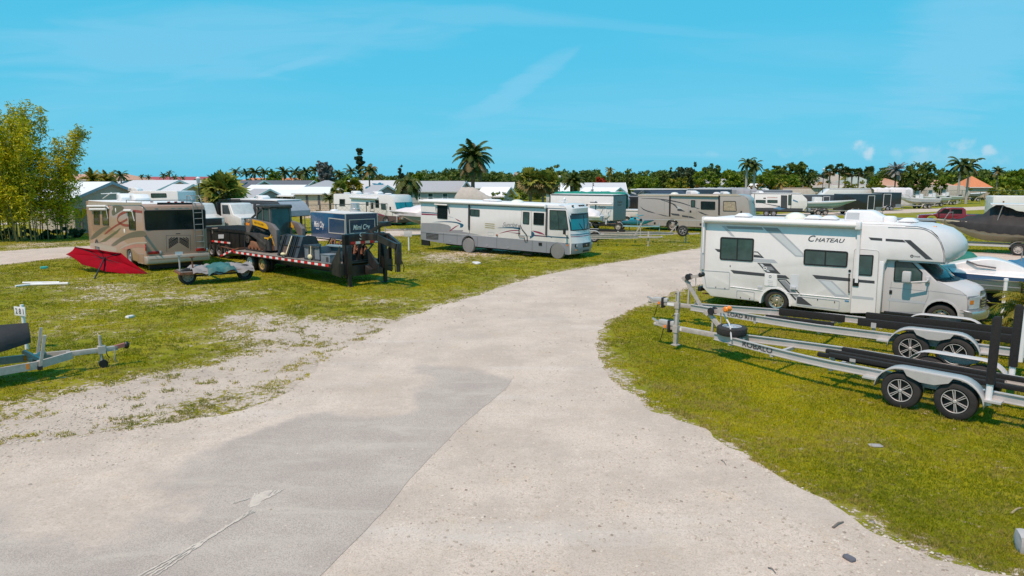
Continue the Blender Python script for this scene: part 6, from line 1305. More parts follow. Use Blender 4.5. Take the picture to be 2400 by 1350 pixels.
def deck_boat():
    o = at(2290, 756); tv = V('boat_trailer', 'low dark trailer under the white and blue boat beyond the front of the CHATEAU motorhome', 'boat trailer', o + Vector((0, 0, 0)), -29); f = Matrix.Rotation(R(-29), 4, 'Z')
    v = V('motorboat', 'white motorboat with navy stripe and green canvas behind the front of the CHATEAU motorhome', 'boat', o + f @ Vector((-1.4, 1.15, 0)), -29)
    NV = M('navy boat stripe', (.035, .08, .16), .3); STN = M('stained hull white', (.58, .57, .54), .35, var=.06, dirt=.3, dirtc=(.45, .33, .12)); m = MB()
    hull(m, 6.6, 2.4, .82, 1.50, STN, WHITE, .22, 3.0, 3.0, .95, None, .12, -1)
    s = Pl(v, (0, -1.12, 0), (1, 0, 0), (0, 0, 1), (0, -1, 0))
    pts = [(2.95, 1.44), (2.0, 1.46), (1.0, 1.49), (0, 1.52), (-.9, 1.56)]; m.strip(s, pts, [.10, .11, .13, .15, .20], NV, .10); m.strip(s, [(2.95, 1.18), (1.0, 1.24), (-.8, 1.32)], .03, M('grey pinstripe', (.25, .26, .28)), .075); m.strip(s, [(1.8, 1.36), (.9, 1.41), (.2, 1.43), (-.6, 1.44)], [.01, .05, .08, .02], NV, .10)
    m.prism(spline([(2.9, 1.56), (2.3, 1.84), (1.7, 1.98), (1.1, 1.90), (.3, 1.66)], 4) + [(.3, 1.55), (2.9, 1.52)], -.55, .55, WHITE, .12, 3); m.tube([(1.0, -.58, 1.90), (1.3, -.62, 1.78), (1.8, -.62, 1.72)], .03, DGREY, 6); m.obj('hull', v)
    g = MB()
    fn = None
    def canvas(x0, x1, y0, y1, z, hh, mat, seed, lab):
        def fn(a, b): x = lerp(x0, x1, a); y = lerp(y0, y1, b); n = mnoise.fractal(Vector((x * 2.2, y * 2.2, seed)), .8, 2, 4); k = math.sin(math.pi * min(1, max(0, a))) ** .4 * math.sin(math.pi * b) ** .4; return Vector((x + .06 * n, y, z + k * hh + .10 * n * k))
        c = lumpy(v, 'canvas', fn, 30, 16, mat); tag(c, lab)
    canvas(-.1, 1.5, .2, 1.1, 1.74, .42, M('green canvas', (.012, .15, .115), .8, var=.25, scale=4), 2.0, 'bunched dark green canvas'); canvas(2.1, 3.0, .45, 1.1, 1.66, .22, M('blue canvas', (.02, .13, .24), .7, var=.2, scale=4), 8.0, 'blue canvas over the seats')
    sa = MB(); sa.prism([(-1.6, 1.72), (-1.2, 1.9), (.2, 1.86), (.2, 1.75)], .1, .9, M('white cushion', (.66, .66, .67), .5), .04); sa.obj('seat', v)
    w_ = MB(); w_.tube([(2.6, .6, 1.6), (2.6, .6, 2.2)], .02, ALU, 5); w_.box(2.5, 2.7, .55, .75, 1.6, 1.75, M('orange vest', (.6, .14, .02), .7), .02); w_.obj('rod_holder', v)
    outboard(v, 3.0, 0, 1.25, BLACK, 1.0, 1)
    fe = MB(); fe.lathe((2.55, -1.22, .98), (0, 0, 1), [(.02, 0), (.13, .06), (.14, .3), (.10, .42), (.02, .44)], BLACK, 12); fe.obj('boat_fender', v)
    t = MB(); tv.root.location = v.root.location; small_trailer(tv, -3.0, 2.4, 1.7, .55, (.6, 1.4), -4.4, .34, BLACKP)
    b = MB(); b.box(-2.6, 2.2, -.6, -.5, .6, .86, CARPET); b.box(-2.6, 2.2, .5, .6, .6, .86, CARPET); b.obj('bunk', tv)
deck_boat()
def covered_boat():
    o = at(2385, 600); v = V('motorboat', 'pale hulled boat under a tented black cover on a trailer at the right edge', 'boat', o, -33)
    TANH = M('weathered tan hull', (.42, .37, .27), .4, var=.1, dirt=.35, dirtc=(.2, .17, .10)); m = MB(); hull(m, 7.2, 2.5, .72, 1.75, TANH, TANH, .25, 2.4, 3.2, .95, None, .06, -1)
    for q in m.v[:0]: pass
    h = m.obj('hull', v); h.location = (0, 1.3, 0)
    CB = M('black boat cover', (.020, .020, .021), .75, var=.35, scale=1.6, bump=.3); CB2 = M('dark navy cover', (.012, .018, .028), .7, var=.3)
    ridge = spline([(-4.2, 1.95), (-3.4, 2.0), (-2.6, 2.30), (-1.9, 2.45), (-1.2, 3.05), (-.4, 2.75), (.5, 2.5), (2.0, 2.3), (3.3, 2.0)], 5); n = len(ridge); rg = []
    for i, (x, z) in enumerate(ridge):
        t = (3.2 - x) / 7.2; b = 1.28 * max(.02, 1 - max(0, t) ** 2.4) ** .6 if t < 1 else .03; g = 1.75 + .25 * max(0, min(1, t)) ** 2; lo = g - .55 * min(1, b); w_ = .05 * math.sin(i * 2.1)
        rg.append([Vector((x, 1.3 + y, zz + .03 * math.sin(i * 1.7 + k))) for k, (y, zz) in enumerate(((-b * .99 - .02, lo), (-b - .04, g - .05), (-b * .93, g + .10), (-b * .45, lerp(g + .1, z, .55 + w_)), (0, z), (b * .45, lerp(g + .1, z, .55 - w_)), (b * .93, g + .1), (b + .04, g - .05), (b * .99 + .02, lo)))])
    c = MB(); c.loft(rg, CB, False, False); c.obj('cover', v, 50)
    t = MB(); t.box(-1.6, 1.5, .35, 2.2, 3.02, 3.10, WHITE, .03)
    for x, y in ((-1.2, .5), (-1.2, 2.0), (1.0, .5), (1.0, 2.0)): t.tube([(x, y, 1.9), (x * .8, y, 3.04)], .03, ALU, 6)
    t.obj('hard_top', v)
    r = MB(); r.tube([(-4.0, .9, 1.9), (-3.7, .9, 2.5), (-3.5, 1.3, 2.5), (-3.5, 1.7, 1.9)], .03, ALU, 6); r.obj('bow_rail', v)
    tv = V('boat_trailer', 'trailer with alloy wheels under the black covered boat', 'boat trailer', v.mat @ Vector((0, 1.3, 0)), -33); small_trailer(tv, -3.2, 3.0, 1.9, .55, (.0, .9), -4.6, .37, ALUP)
covered_boat()
# left: a covered boat's bow on a trailer, the numbered sign
def left_trailer():
    v = V('boat_trailer', 'galvanised boat trailer with raised guide arms beside the numbered sign at the left edge', 'boat trailer', at(240, 862), 38); 
    m = MB(); m.box(-.70, .36, -.05, .05, .39, .50, GALV, .006); m.obj('tongue', v)
    for sy in (-1, 1): r = MB(); r.bar((-.60, sy * .10, .43), (-1.3, sy * .45, .38), .06, .17, GALV); r.bar((-1.3, sy * .45, .38), (-5.0, sy * 1.0, .34), .06, .17, GALV); r.box(-1.5, -1.44, sy * .47 - .045, sy * .47 + .045, .33, .45, AMBER); r.obj('rail', v)
    x = MB(); x.bar((-1.25, -.45, .40), (-1.25, .45, .40), .07, .09, GALV); x.bar((-1.15, -.2, .38), (-1.5, .1, .62), .07, .08, GALV); x.bar((-1.4, -.1, .42), (-1.1, .35, .5), .06, .1, GALV); x.obj('cross_member', v)
    for sy in (-1, 1): g = MB(); g.bar((-1.25, sy * .48, .30), (-1.10, sy * .52, 1.05), .09, .06, GALV, (1, 0, 0)); g.box(-1.30, -1.20, sy * .48 - .06, sy * .48 + .06, .28, .36, BLACK); g.obj('guide_arm', v)
    j = MB(); j.tube([(0, .0, .18), (0, 0, .80)], .035, GALV, 8); j.box(-.06, .10, -.08, .08, .36, .54, GALV); j.bar((0, 0, .4), (.02, 0, .12), .05, .05, RUST); j.lathe((.03, -.04, .10), (0, 1, 0), [(.10, 0), (.10, .08)], BLACK, 14, True); j.obj('jack', v)
    c = MB(); c.bar((.30, 0, .46), (.52, 0, .50), .10, .09, M('dusty red coupler', (.28, .10, .08), .6)); c.ell((.55, 0, .48), (.07, .07, .09), BLACK, 8, 6); c.tube([(.1, -.06, .42), (.12, -.07, .3), (.16, -.06, .24)], .012, BLACK, 5); c.tube([(.28, -.06, .42), (.26, -.08, .2), (.3, -.06, .12)], .014, GALV, 5); c.obj('coupler', v)
    for y in (-1.2, 1.2): wheel(v, -4.6, y, .36, .22, 'steel', -1 if y < 0 else 1, z=0)
    b = V('motorboat', 'boat bow under a black cover sitting on the trailer by the numbered sign', 'boat', v.root.location, 38); m = MB(); hull(m, 5.2, 2.2, .42, .80, M('grey boat hull', (.22, .26, .27), .3), MGREY, .22, 2.4, -7.3, .95, None, .1, 1); m.obj('hull', b)
    CB = MATS['black boat cover']; rg = []
    for i in range(13):
        t = i / 12; x = -7.3 + 5.95 * t; bb = 1.15 * max(.03, 1 - t ** 2.4) ** .62; g = .80 + .18 * t * t; rg.append([Vector((x, y, z)) for y, z in ((-bb - .05, g - .16 - .04 * math.sin(i * 2)), (-bb - .05, g + .05), (-bb * .5, g + .22), (0, g + .30 + .05 * math.sin(i * 1.3)), (bb * .5, g + .22), (bb + .05, g + .05), (bb + .05, g - .16))])
    c = MB(); c.loft(rg, CB, False, False); c.obj('cover', b, 50)
    p = at(60, 820); sg = V('number_sign', 'white plot sign numbered 281 on a post by the left boat trailer', 'sign', p, -22); m = MB(); m.tube([(0, .04, 0), (-.02, .04, 1.22)], .045, WHITEP, 10); m.obj('post', sg); m = MB(); m.box(-.24, .20, -.03, -.01, .93, 1.17, WHITEP, .004); m.text(Pl(sg, (0, -.03, 0), (1, 0, 0), (0, 0, 1), (0, -1, 0)), '2 8 1', (-.18, .985), (.14, .985), DGREY, 1.2, .004); m.obj('sign_board', sg)
    p = at(958, 589); sg = V('number_sign', 'small white plot sign on a post behind the Sunrise motorhome', 'sign', p, -15); m = MB(); m.tube([(0, .04, 0), (0, .04, 1.3)], .05, WHITEP, 8); m.obj('post', sg); m = MB(); m.box(-.30, .25, -.03, -.01, .95, 1.3, M('dirty white sign', (.48, .48, .48), .6, var=.1), .004); m.obj('sign_board', sg)
left_trailer()
# ================================================================== VEHICLES FARTHER BACK
GREYB = M('warm grey coach paint', (.37, .335, .31), .3, var=.03, coat=.3, dirt=.1); COVG = M('grey fabric cover', (.27, .28, .30), .8, var=.12, scale=1.5, bump=.2); COVW = M('white fabric cover', (.62, .60, .61), .75, var=.1, scale=1.5, bump=.2)
NAVYC = M('dark coach paint', (.03, .035, .05), .25, var=.2, coat=.4)
def tan_motorhome():
    v = V('motorhome', 'warm grey motorhome with black swooshes and a curtained cab window behind the white motorhome', 'motorhome', at(1575, 541), -27)
    W = 2.6; s = v.side(0); m = MB(); X0, XF = -3.25, 6.75; ar = [(0, .55), (5.3, .55)]
    m.prism([(X0, 3.1), (X0 + .1, 3.28), (5.6, 3.32), (6.2, 3.2), (6.52, 2.8), (XF, 1.5), (XF + .1, .9), (XF + .05, .42)] + bottom(X0, XF, .38, ar) + [(X0, .9)], 0, W, GREYB, .08, 3)
    m.plate(s, s.q(5, [(602, 268), (1720, 262), (1760, 285), (605, 290)]), 0, .02, M('pale tan roof edge', (.46, .40, .33), .4))
    def D(pts, mm, d=.005): m.decal(s, s.q(5, pts), mm, d)
    up = spline([(640, 312), (800, 312), (950, 328), (1080, 355), (1190, 392)], 5); dn = spline([(1190, 400), (1080, 366), (950, 340), (800, 320), (640, 315)], 5); D(up + dn, DGREY)
    D(spline([(860, 325), (950, 350), (1020, 380), (1060, 405), (1080, 430)], 4) + spline([(1045, 428), (1000, 385), (940, 356), (860, 330)], 4), DGREY, .007); D([(1020, 385), (1080, 412), (1130, 458), (1045, 448), (1045, 410)], LGREY, .008); D([(1045, 428), (1085, 430), (1135, 460), (1045, 450)], DGREY, .010)
    D(spline([(620, 400), (680, 438), (740, 458), (800, 478)], 4) + [(790, 480), (720, 465), (660, 440)], DGREY); D([(810, 485), (860, 492), (960, 515), (900, 512)], DGREY); D([(970, 478), (1065, 488), (1070, 510), (985, 500)], DGREY); D([(1095, 500), (1200, 515), (1255, 540), (1100, 520)], DGREY); D(spline([(1270, 455), (1320, 470), (1360, 488), (1400, 498)], 4) + [(1360, 500), (1310, 482)], DGREY); D([(1200, 395), (1300, 430), (1270, 430)], DGREY)
    for x in (738, 898, 1172, 1262): m.strip(s, s.q(5, [(x, 330 if x > 1100 else (555 if x == 738 else 345)), (x - 2, 635)]), .03, MGREY, .006)
    m.strip(s, s.q(5, [(605, 545), (1320, 560)]), .05, LGREY, .008); 
    for x, y in ((647, 582), (790, 592), (1305, 605), (1192, 460)): D([(x - 10, y - 12), (x + 10, y - 12), (x + 10, y + 12), (x - 10, y + 12)], BLACK, .012)
    D([(952, 280), (972, 280), (966, 515), (950, 512)], BLACK, .03); D([(1505, 280), (1525, 280), (1522, 500), (1504, 500)], BLACK, .03)
    nose(m, [(5.6, 3.3), (6.1, 3.22), (6.4, 3.0), (6.5, 2.82)], [(.1, .05), (.25, .05), (.3, 0), (.28, 0)], W, GREYB); nose(m, [(6.5, 2.82), (XF - .02, 1.5), (XF + .1, .9), (XF + .05, .42)], [(.28, 0), (.26, 0), (.26, 0), (.2, 0)], W, GREYB); m.obj('body', v)
    g = MB(); nose(g, [(6.52, 2.72), (XF - .06, 1.5)], [(.285, 0), (.27, 0)], W - .1, M('dark teal windscreen', (.02, .07, .085), .06, spec=.7, var=.3), .05); g.obj('windscreen', v)
    window(v, s, s.q(5, [(1307, 343), (1472, 348), (1470, 440), (1307, 436)]), .08, .05, BLACK, GLASS, (), None, .004); window(v, s, s.q(5, [(1197, 330), (1248, 332), (1245, 412), (1196, 410)]), .08, .05, BLACK, GLASST, (), None, .004)
    CUR = M('pleated curtain behind glass', (.36, .30, .22), .25, var=.35, scale=6); o = window(v, s, s.q(5, [(1560, 340), (1702, 342), (1712, 458), (1558, 456)]), .08, .05, BLACK, CUR, (), None, .004)
    mirror(v, (6.0, -.2, 1.75), (.12, .18, .36), BLACK, (6.0, .02, 1.35)); a = MB(); q = s.q(5, [(960, 275), (1510, 285)]); a.tube([s.at(q[0], .08), s.at(q[1], .08)], .09, M('tan awning', (.46, .40, .33), .5), 10); a.obj('awning', v)
    for x in (0, 5.3):
        wheel(v, x, .14, .47, .26, 'steel', -1, z=0, cap=M('dusty tan rim', (.33, .28, .24), .5, .3)); wheel(v, x, W - .14, .47, .26, 'steel', 1, z=0, cap=MATS['dusty tan rim'])
    roof_ac(v, 1.45, 1.3, 3.3, 1.1, .8, .32); roof_ac(v, 4.3, 1.3, 3.3, .8, .8, .25); dome(v, -.2, 1.3, 3.3, .36, .16, M('cream skylight', (.70, .70, .60)), 'skylight'); roof_vent(v, 3.6, 1.2, 3.3, .5, .2)
    l = MB(); l.tube([(X0 + .3, .2, 3.3), (X0 + .3, .2, 3.6), (X0 + .3, .7, 3.6), (X0 + .3, .7, 3.3)], .02, ALU, 5); l.tube([(X0 - .03, .2, 1), (X0 - .05, .2, 3.3), (X0 + .3, .2, 3.6)], .02, ALU, 5); l.obj('ladder', v); c = MB(); c.box(X0 + .3, 6.5, .5, W - .5, .3, .5, BLACK); c.obj('chassis', v)
tan_motorhome()
def rv(label, cat, px, py, ang, x0, x1, zb, zt, W, mat, skirt=None, front=0, fr=.6, wheels=(), r=.38, win=(), doors=(), decals=(), roofm=None, acs=(), k=5, name='travel_trailer', edge=None, group=None, gm=None, seam=(), frm=None, roofh=.05):
    """boxy camper: profile rounded at its front end (+1 right, -1 left, 0 square); windows, doors and decals traced on its near side"""
    v = V(name, label, cat, at(px, py), ang, group=group); s = v.side(0); m = MB(); P = [(x0, zb), (x1, zb), (x1, zt), (x0, zt)]; rr = [.04, .04, .06, .06]
    if front > 0: P = [(x0, zb), (x1 - fr * .5, zb), (x1, zb + fr * .8), (x1 - .02, zt - fr * .9), (x1 - fr, zt), (x0, zt)]; rr = [.04, .2, .3, .5, .4, .06]
    if front < 0: P = [(x0 + fr * .5, zb), (x1, zb), (x1, zt), (x0 + fr, zt), (x0 + .02, zt - fr * .9), (x0, zb + fr * .8)]; rr = [.2, .04, .06, .4, .5, .3]
    P = fillet(P, rr); m.prism(P, 0, W, mat, .04)
    if skirt: m.box(x0 + .02, x1 - (fr * .6 if front > 0 else .02), -.012, W + .012, zb - .02, zb + .16 * (zt - zb), skirt)
    if edge: m.box(x0 + (fr if front < 0 else 0), x1 - (fr if front > 0 else 0), -.015, W + .015, zt - .07, zt - .005, edge)
    for pts, mm in decals: m.decal(s, s.q(k, pts), mm, .006 if not skirt else .015)
    for x in seam: m.box(x - .03, x + .03, -.02, .01, zb + .3, zt - .06, BLACK)
    if front and frm:
        xx = x1 if front > 0 else x0; q = [p for p in P if (p[0] > x1 - fr * 1.05 if front > 0 else p[0] < x0 + fr * 1.05) and p[1] > zb + .1]; q.sort(key=lambda p: -p[1]); m.loft([[Vector((p[0] + (.02 if front > 0 else -.02), y, p[1] + .005)) for p in q] for y in (-.01, W * .25, W * .75, W + .01)], frm, False, False)
    m.obj('body', v); ro = MB(); ro.box(x0 + (fr if front < 0 else .1), x1 - (fr if front > 0 else .1), .06, W - .06, zt - .005, zt + roofh, roofm or ROOFW, .02); ro.obj('roof', v)
    for pts in win: window(v, s, s.q(k, pts), .08, .05, BLACK, gm or GLASST)
    for pts in doors:
        d = MB(); Q = s.q(k, pts); d.ring(s, Q, inset(Q, .05), 0, .03, BLACK); d.decal(s, inset(Q, .05), DGREY, .02); d.obj('entrance_door', v)
    for x in wheels: wheel(v, x, .12, r, .22, 'steel', -1, z=0); wheel(v, x, W - .12, r, .22, 'steel', 1, z=0)
    if wheels: c = MB(); c.box(x0 + .2, x1 - .3, .25, W - .25, zb - .16, zb, BLACK); c.box(min(wheels) - .1, max(wheels) + .1, .3, W - .3, r - .05, r + .05, BLACK); c.obj('chassis', v)
    for x in acs: roof_ac(v, x, W / 2, zt + .03, .9, .75, .28)
    return v
v = rv('white travel trailer with open black door and blue arrow graphics behind the CHATEAU motorhome', 'travel trailer', 1808, 507, -22, -2.6, 4.15, .72, 2.92, 2.5, WHITE, DGREY, 1, .8, (-.65, .25), .38,
       [[(1925, 328), (2038, 330), (2038, 364), (1925, 362)], [(2055, 328), (2172, 330), (2172, 364), (2055, 362)], [(2292, 272), (2330, 275), (2328, 390), (2290, 388)]], [[(2210, 276), (2280, 278), (2278, 425), (2208, 420)]],
       [([(1990, 364), (2200, 398), (2205, 410), (2050, 378)], DGREY), ([(2120, 425), (2200, 405), (2290, 420), (2200, 440)], M('blue arrow decal', (.10, .22, .36), .3)), ([(2345, 322), (2400, 345), (2400, 358), (2345, 340)], MATS['blue arrow decal']), ([(2055, 295), (2170, 297), (2170, 308), (2055, 306)], M('faint red lettering', (.62, .45, .43), .4)), ([(2012, 304), (2040, 304), (2040, 316), (2012, 316)], BLACK)], acs=(-1.6,), edge=DGREY, seam=(-2.2, 2.25), frm=M('grey front cap', (.38, .40, .43), .3))
t = MB(); t.bar((3.9, .5, .55), (5.2, 1.25, .5), .08, .1, BLACKP); t.bar((3.9, 2.0, .55), (5.2, 1.25, .5), .08, .1, BLACKP); t.box(4.15, 4.6, .9, 1.6, .6, 1.05, M('grey gas bottles', (.25, .28, .31), .4), .1); t.tube([(5.0, 1.3, 0), (5.0, 1.3, .8)], .05, BLACKP, 8); t.obj('tongue', v)
# white toy hauler with a grey nose, its rear boat and trailers right of the Sunrise motorhome
v = V('travel_trailer', 'white cargo camper with plain grey end wall and red script right behind the Sunrise motorhome', 'travel trailer', at(1436, 532), -38); s = v.side(0); r = v.right(0); m = MB()
m.prism([(-7.5, .62), (0, .62), (0, 3.10), (-7.5, 3.12)], 0, 2.6, WHITE, .04); m.plate(r, [(.02, .64), (2.58, .64), (2.58, 3.07), (.02, 3.07)], 0, .02, M('grey end wall', (.20, .22, .25), .4, var=.04)); m.box(-7.4, .03, -.02, 2.62, 3.02, 3.12, DGREY)
m.decal(s, s.q(5, [(120, 345), (135, 345), (130, 490), (118, 485)]), M('teal decal', (.02, .10, .17)), .006); m.decal(s, s.q(5, [(230, 505), (300, 440), (300, 460), (240, 510)]), MGREY, .006); m.decal(s, s.q(5, [(235, 430), (305, 418), (300, 440)]), LGREY, .006)
q = s.q(5, [(150, 420), (238, 424)]); m.text(s, 'Fusion', q[0], q[1], M('brown red script', (.25, .12, .08), .4), 1.0, .008, .4); m.text(r, 'Fusion', (.75, 2.3), (1.75, 2.3), MATS['brown red script'], 1.0, .03, .4); m.strip(r, [(.85, 2.12), (1.6, 2.12)], .1, DGREY, .03)
m.decal(s, s.q(5, [(60, 350), (145, 352), (145, 362), (60, 360)]), DGREY, .008); m.obj('body', v); a = MB(); q = s.q(5, [(60, 372), (368, 378)]); a.tube([s.at(q[0], .2), s.at((0.0, q[1][1]), .2)], .09, AWN, 10); a.obj('awning', v); ro = MB(); ro.box(-7.4, -.1, .1, 2.5, 3.1, 3.16, ROOFW); ro.obj('roof', v)
for x in (-4.5, -3.6): wheel(v, x, .1, .38, .22); wheel(v, x, 2.5, .38, .22, 'steel', 1)
c = MB(); c.box(-7.3, -.1, .2, 2.4, .48, .62, BLACK); c.obj('chassis', v)
o = at(1400, 538); v = V('motorboat', 'small white boat with white cushions and outboard beside the nose of the Sunrise motorhome', 'boat', (o.x, o.y, 0), -35); m = MB(); hull(m, 4.2, 1.8, .7, 1.25, WHITE, WHITE, .1, 2.6, .7, .95, None, .06, -1); m.obj('hull', v)
def fnc(a, b): x = lerp(-2.4, .3, a); y = lerp(-.8, .8, b); k = math.sin(math.pi * a) ** .5 * math.sin(math.pi * b) ** .5; return Vector((x, y, 1.25 + .75 * k + .1 * mnoise.noise(Vector((x * 2, y * 2, 3)))))
lumpy(v, 'cover', fnc, 20, 12, COVW); outboard(v, .75, -.2, 1.1, M('white outboard', (.55, .55, .53), .4), .9, 1); m = MB()
for x in (.5, .95): m.tube([(x, .5, .8), (x + .1, .5, 1.9)], .05, WHITEP, 6)
m.tube([(.4, -.5, 1.2), (.9, -.5, 2.1)], .03, MGREY, 5); m.obj('pole', v)
tv = V('boat_trailer', 'low black trailer under the small white boat beside the nose of the Sunrise motorhome', 'boat trailer', o, -35); small_trailer(tv, -2.6, 1.6, 1.4, .5, (-.6,), 3.2, .33, BLACKP)
p = at(1519, 577); v = V('boat_trailer', 'galvanised boat trailer with tall winch arm in the row right of the Sunrise motorhome', 'boat trailer', p, 171)
boat_trailer(v, 8.5, 1.7, .7, 3.6, .62, (6.2,), 1.0, .38, GALV, .16, None, None, (2, 3), 'steel', (.0, 1.0), None, (.5, .8, 2), ((.5, .78, 4.2),), .12, .1, 1.75, None, True, -.9, False)
p = at(1607, 569); v = V('boat_trailer', 'galvanised boat trailer with upright black spare wheel at its tongue right of the Sunrise motorhome', 'boat trailer', p, 168)
boat_trailer(v, 9.5, 1.8, .9, 3.8, .66, (6.6, 7.5), 1.05, .38, GALV, .16, None, None, (2, 3), 'steel', (.0, .9), None, (.5, .8, 2), ((.5, .82, 4.4),), .12, .1, 1.35, None, True, -.9, False)
w_ = wheel(v, .25, .22, .40, .22, 'star', 1, z=.48); w_.name = 'spare_wheel'
p = at(1452, 540); v = V('personal_watercraft', 'turquoise personal watercraft on a small trailer behind the two galvanised boat trailers', 'watercraft', p, -20); TQ = M('turquoise gelcoat', (.03, .30, .36), .25, var=.1); m = MB(); hull(m, 2.6, 1.0, .55, .85, TQ, M('dark blue deck', (.03, .09, .16), .3), .1, 2.4, .3, .9, None, .05, 1); m.prism([(.8, .86), (1.0, 1.15), (1.5, 1.25), (2.3, .95)], -.25, .25, TQ, .08); m.obj('hull', v); m = MB(); m.tube([(2.6, 0, .5), (1.4, .05, 1.5)], .03, GALV, 5); m.tube([(2.2, -.3, 1.45), (1.7, 0, 1.35), (1.5, .3, 1.5)], .04, TQ, 6); m.obj('handlebar', v)
tv = V('utility_trailer', 'small trailer with pale blue fenders carrying the turquoise watercraft', 'trailer', p, -20); small_trailer(tv, -.3, 2.2, 1.1, .45, (.0,), 3.6, .36, M('pale blue trailer paint', (.25, .42, .48), .5))
p = at(1478, 525); v = V('motorboat', 'open white boat with a flat deck between the cargo camper and the warm grey motorhome', 'boat', p, -25); m = MB(); m.prism([(-2.2, .75), (2.4, .75), (2.7, 1.35), (-2.4, 1.35)], 0, 2.0, OFFW, .05); m.box(-2.5, 2.8, -.05, 2.05, 1.35, 1.52, WHITE, .03); m.obj('hull', v); v = V('boat_trailer', 'dark trailer with round fenders under the open flat decked white boat', 'boat trailer', p + Vector((0, .9, 0)), -25); small_trailer(v, -2.2, 2.4, 1.5, .55, (-.9, .0), 3.6, .36, BLACKP)
# second line: dark coach, grey covers
v = rv('long black coach with white roof edge parked behind the warm grey motorhome', 'motorhome', 1480, 505, -14, -.6, 12.5, .6, 3.45, 2.6, NAVYC, None, -1, 1.1, (2, 9.5), .5, [[(560, 262), (640, 240), (700, 240), (700, 290)]], [], [([(505, 205), (1160, 203), (1160, 212), (520, 216)], REFW), ([(520, 235), (700, 290), (640, 290), (530, 255)], LGREY), ([(720, 225), (1100, 222), (1140, 255), (760, 260)], M('steel blue decal', (.06, .09, .15), .3))], name='motorhome')
v = V('covered_camper', 'camper under a baggy grey fabric cover behind the warm grey motorhome', 'camper', at(1640, 500), -14)
def cov(x0, x1, W, z, seed, sag=.15, zl=.35):
    def fn(a, b):
        x = lerp(x0, x1, a); y, zz = [(0, zl), (-.05, z * .5), (0, z * .93), (W * .15, z * 1.0), (W * .5, z * 1.03), (W * .85, z), (W, z * .93), (W + .05, z * .5), (W, zl)][round(b * 8)]
        n = mnoise.fractal(Vector((x * .9, y * 1.2, seed)), .8, 2, 4); e = min(a, 1 - a); k = 1 if e > .03 else .9
        return Vector((x + .05 * n, lerp(W / 2, y, k) + .07 * n, (zz - sag * abs(n)) * (1 if e > .02 else .96)))
    return fn
lumpy(v, 'cover', cov(-1, 7.5, 2.6, 3.55, 4.0, .35), 50, 9, COVG)
v = rv('long dark roofed trailer behind the grey covered camper', 'travel trailer', 1760, 492, -12, -2, 6, .6, 3.05, 2.5, M('slate trailer side', (.14, .15, .18), .4), None, 0, .6, (1.5, 2.4), .38, [], [], [], M('grey roof', (.33, .35, .38), .5), (-1.2, 2.2), name='enclosed_trailer')
v = V('covered_camper', 'camper under a bright green tarpaulin right of the Sunrise motorhome roof', 'camper', at(1300, 520), -28); GRN = M('bright green tarpaulin', (.012, .20, .13), .55, var=.15, scale=1.5, bump=.2); lumpy(v, 'cover', cov(-.4, 7.6, 2.6, 3.3, 9.0, .22), 46, 9, GRN)
m = MB(); q = v.side(-.1).q(5, [(50, 290), (145, 295), (140, 322), (48, 315)]); m.prism(q, -.12, -.02, BLACK, .0); m.obj('torn_patch', v)
v = rv('beige and white camper with dark curved stripe behind the green tarpaulin', 'camper', 1436, 512, -30, -3.5, 1.6, .7, 3.15, 2.5, OFFW, DGREY, 1, .9, (-1, -.1), .38, [], [], [([(320, 250), (370, 255), (420, 320), (400, 325)], DGREY)], name='travel_trailer', frm=M('grey front cap', (.38, .40, .43)))
v = rv('black open sided trailer under shade between the cargo camper and warm grey motorhome', 'trailer', 1500, 512, -25, -4.4, 1.0, .5, 2.6, 2.3, BLACKP, None, 0, .5, (-1, -.2), .38, [], [], [], M('grey mesh roof', (.24, .24, .25), .7), name='enclosed_trailer')
# behind the left group
v = rv('white fifth wheel camper with rounded front seen over the roof of the tan motorhome', 'camper', 390, 552, -8, -4.9, 1.3, .7, 3.62, 2.5, WHITE, None, -1, 1.9, (-2.5, -1.6), .38, [[(1025, 158), (1200, 158), (1205, 205), (1028, 208)], [(680, 168), (838, 170), (840, 215), (680, 215)]], k=2, name='fifth_wheel_camper', acs=(-3.4,), gm=GLASST)
v = V('fifth_wheel_camper', 'black and white fifth wheel camper with grey front cap behind the yellow loader', 'camper', at(600, 545), -38); s = v.side(0); m = MB(); BW = M('white camper panel', (.58, .60, .66), .3)
m.prism(fillet([(-6.4, .6), (1.6, .6), (1.6, 1.3), (4.5, 1.5), (4.5, 1.9), (3.6, 2.72), (-6.4, 2.86)], [.02, .02, .02, .2, .3, .5, .1]), 0, 2.5, DGREY, .05)
for pts in ([(185, 245), (218, 250), (218, 420), (185, 420)], [(285, 265), (458, 270), (458, 335), (285, 330)], [(285, 385), (420, 390), (420, 440), (285, 430)], [(500, 275), (545, 280), (545, 330), (500, 330)], [(580, 280), (620, 285), (650, 330), (580, 328)]): m.decal(s, s.q(3, pts), BW, .006)
m.decal(s, s.q(3, [(285, 335), (440, 342), (440, 380), (285, 375)]), M('blue grey band', (.08, .10, .16), .3), .008); q = s.q(3, [(362, 300), (384, 300), (384, 320), (362, 320)]); m.decal(s, q, BLACK, .010)
m.obj('body', v); m = MB(); m.loft([[Vector((x, y, z)) for x, z in ((3.0, 2.80), (3.62, 2.74), (4.1, 2.4), (4.5, 2.0), (4.52, 1.55))] for y in (-.02, .6, 1.9, 2.52)], M('grey fifth wheel cap', (.27, .28, .31), .3, coat=.3), False, False); m.obj('front_cap', v)
m = MB(); m.box(-6.3, 3.4, .05, 2.45, 2.80, 2.90, ROOFW, .02); m.obj('roof', v); roof_ac(v, -.6, 1.25, 2.88, 1.1, .8, .34)
for x in (-3.4, -2.5): wheel(v, x, .1, .38, .22, z=0); wheel(v, x, 2.4, .38, .22, 'steel', 1, z=0)
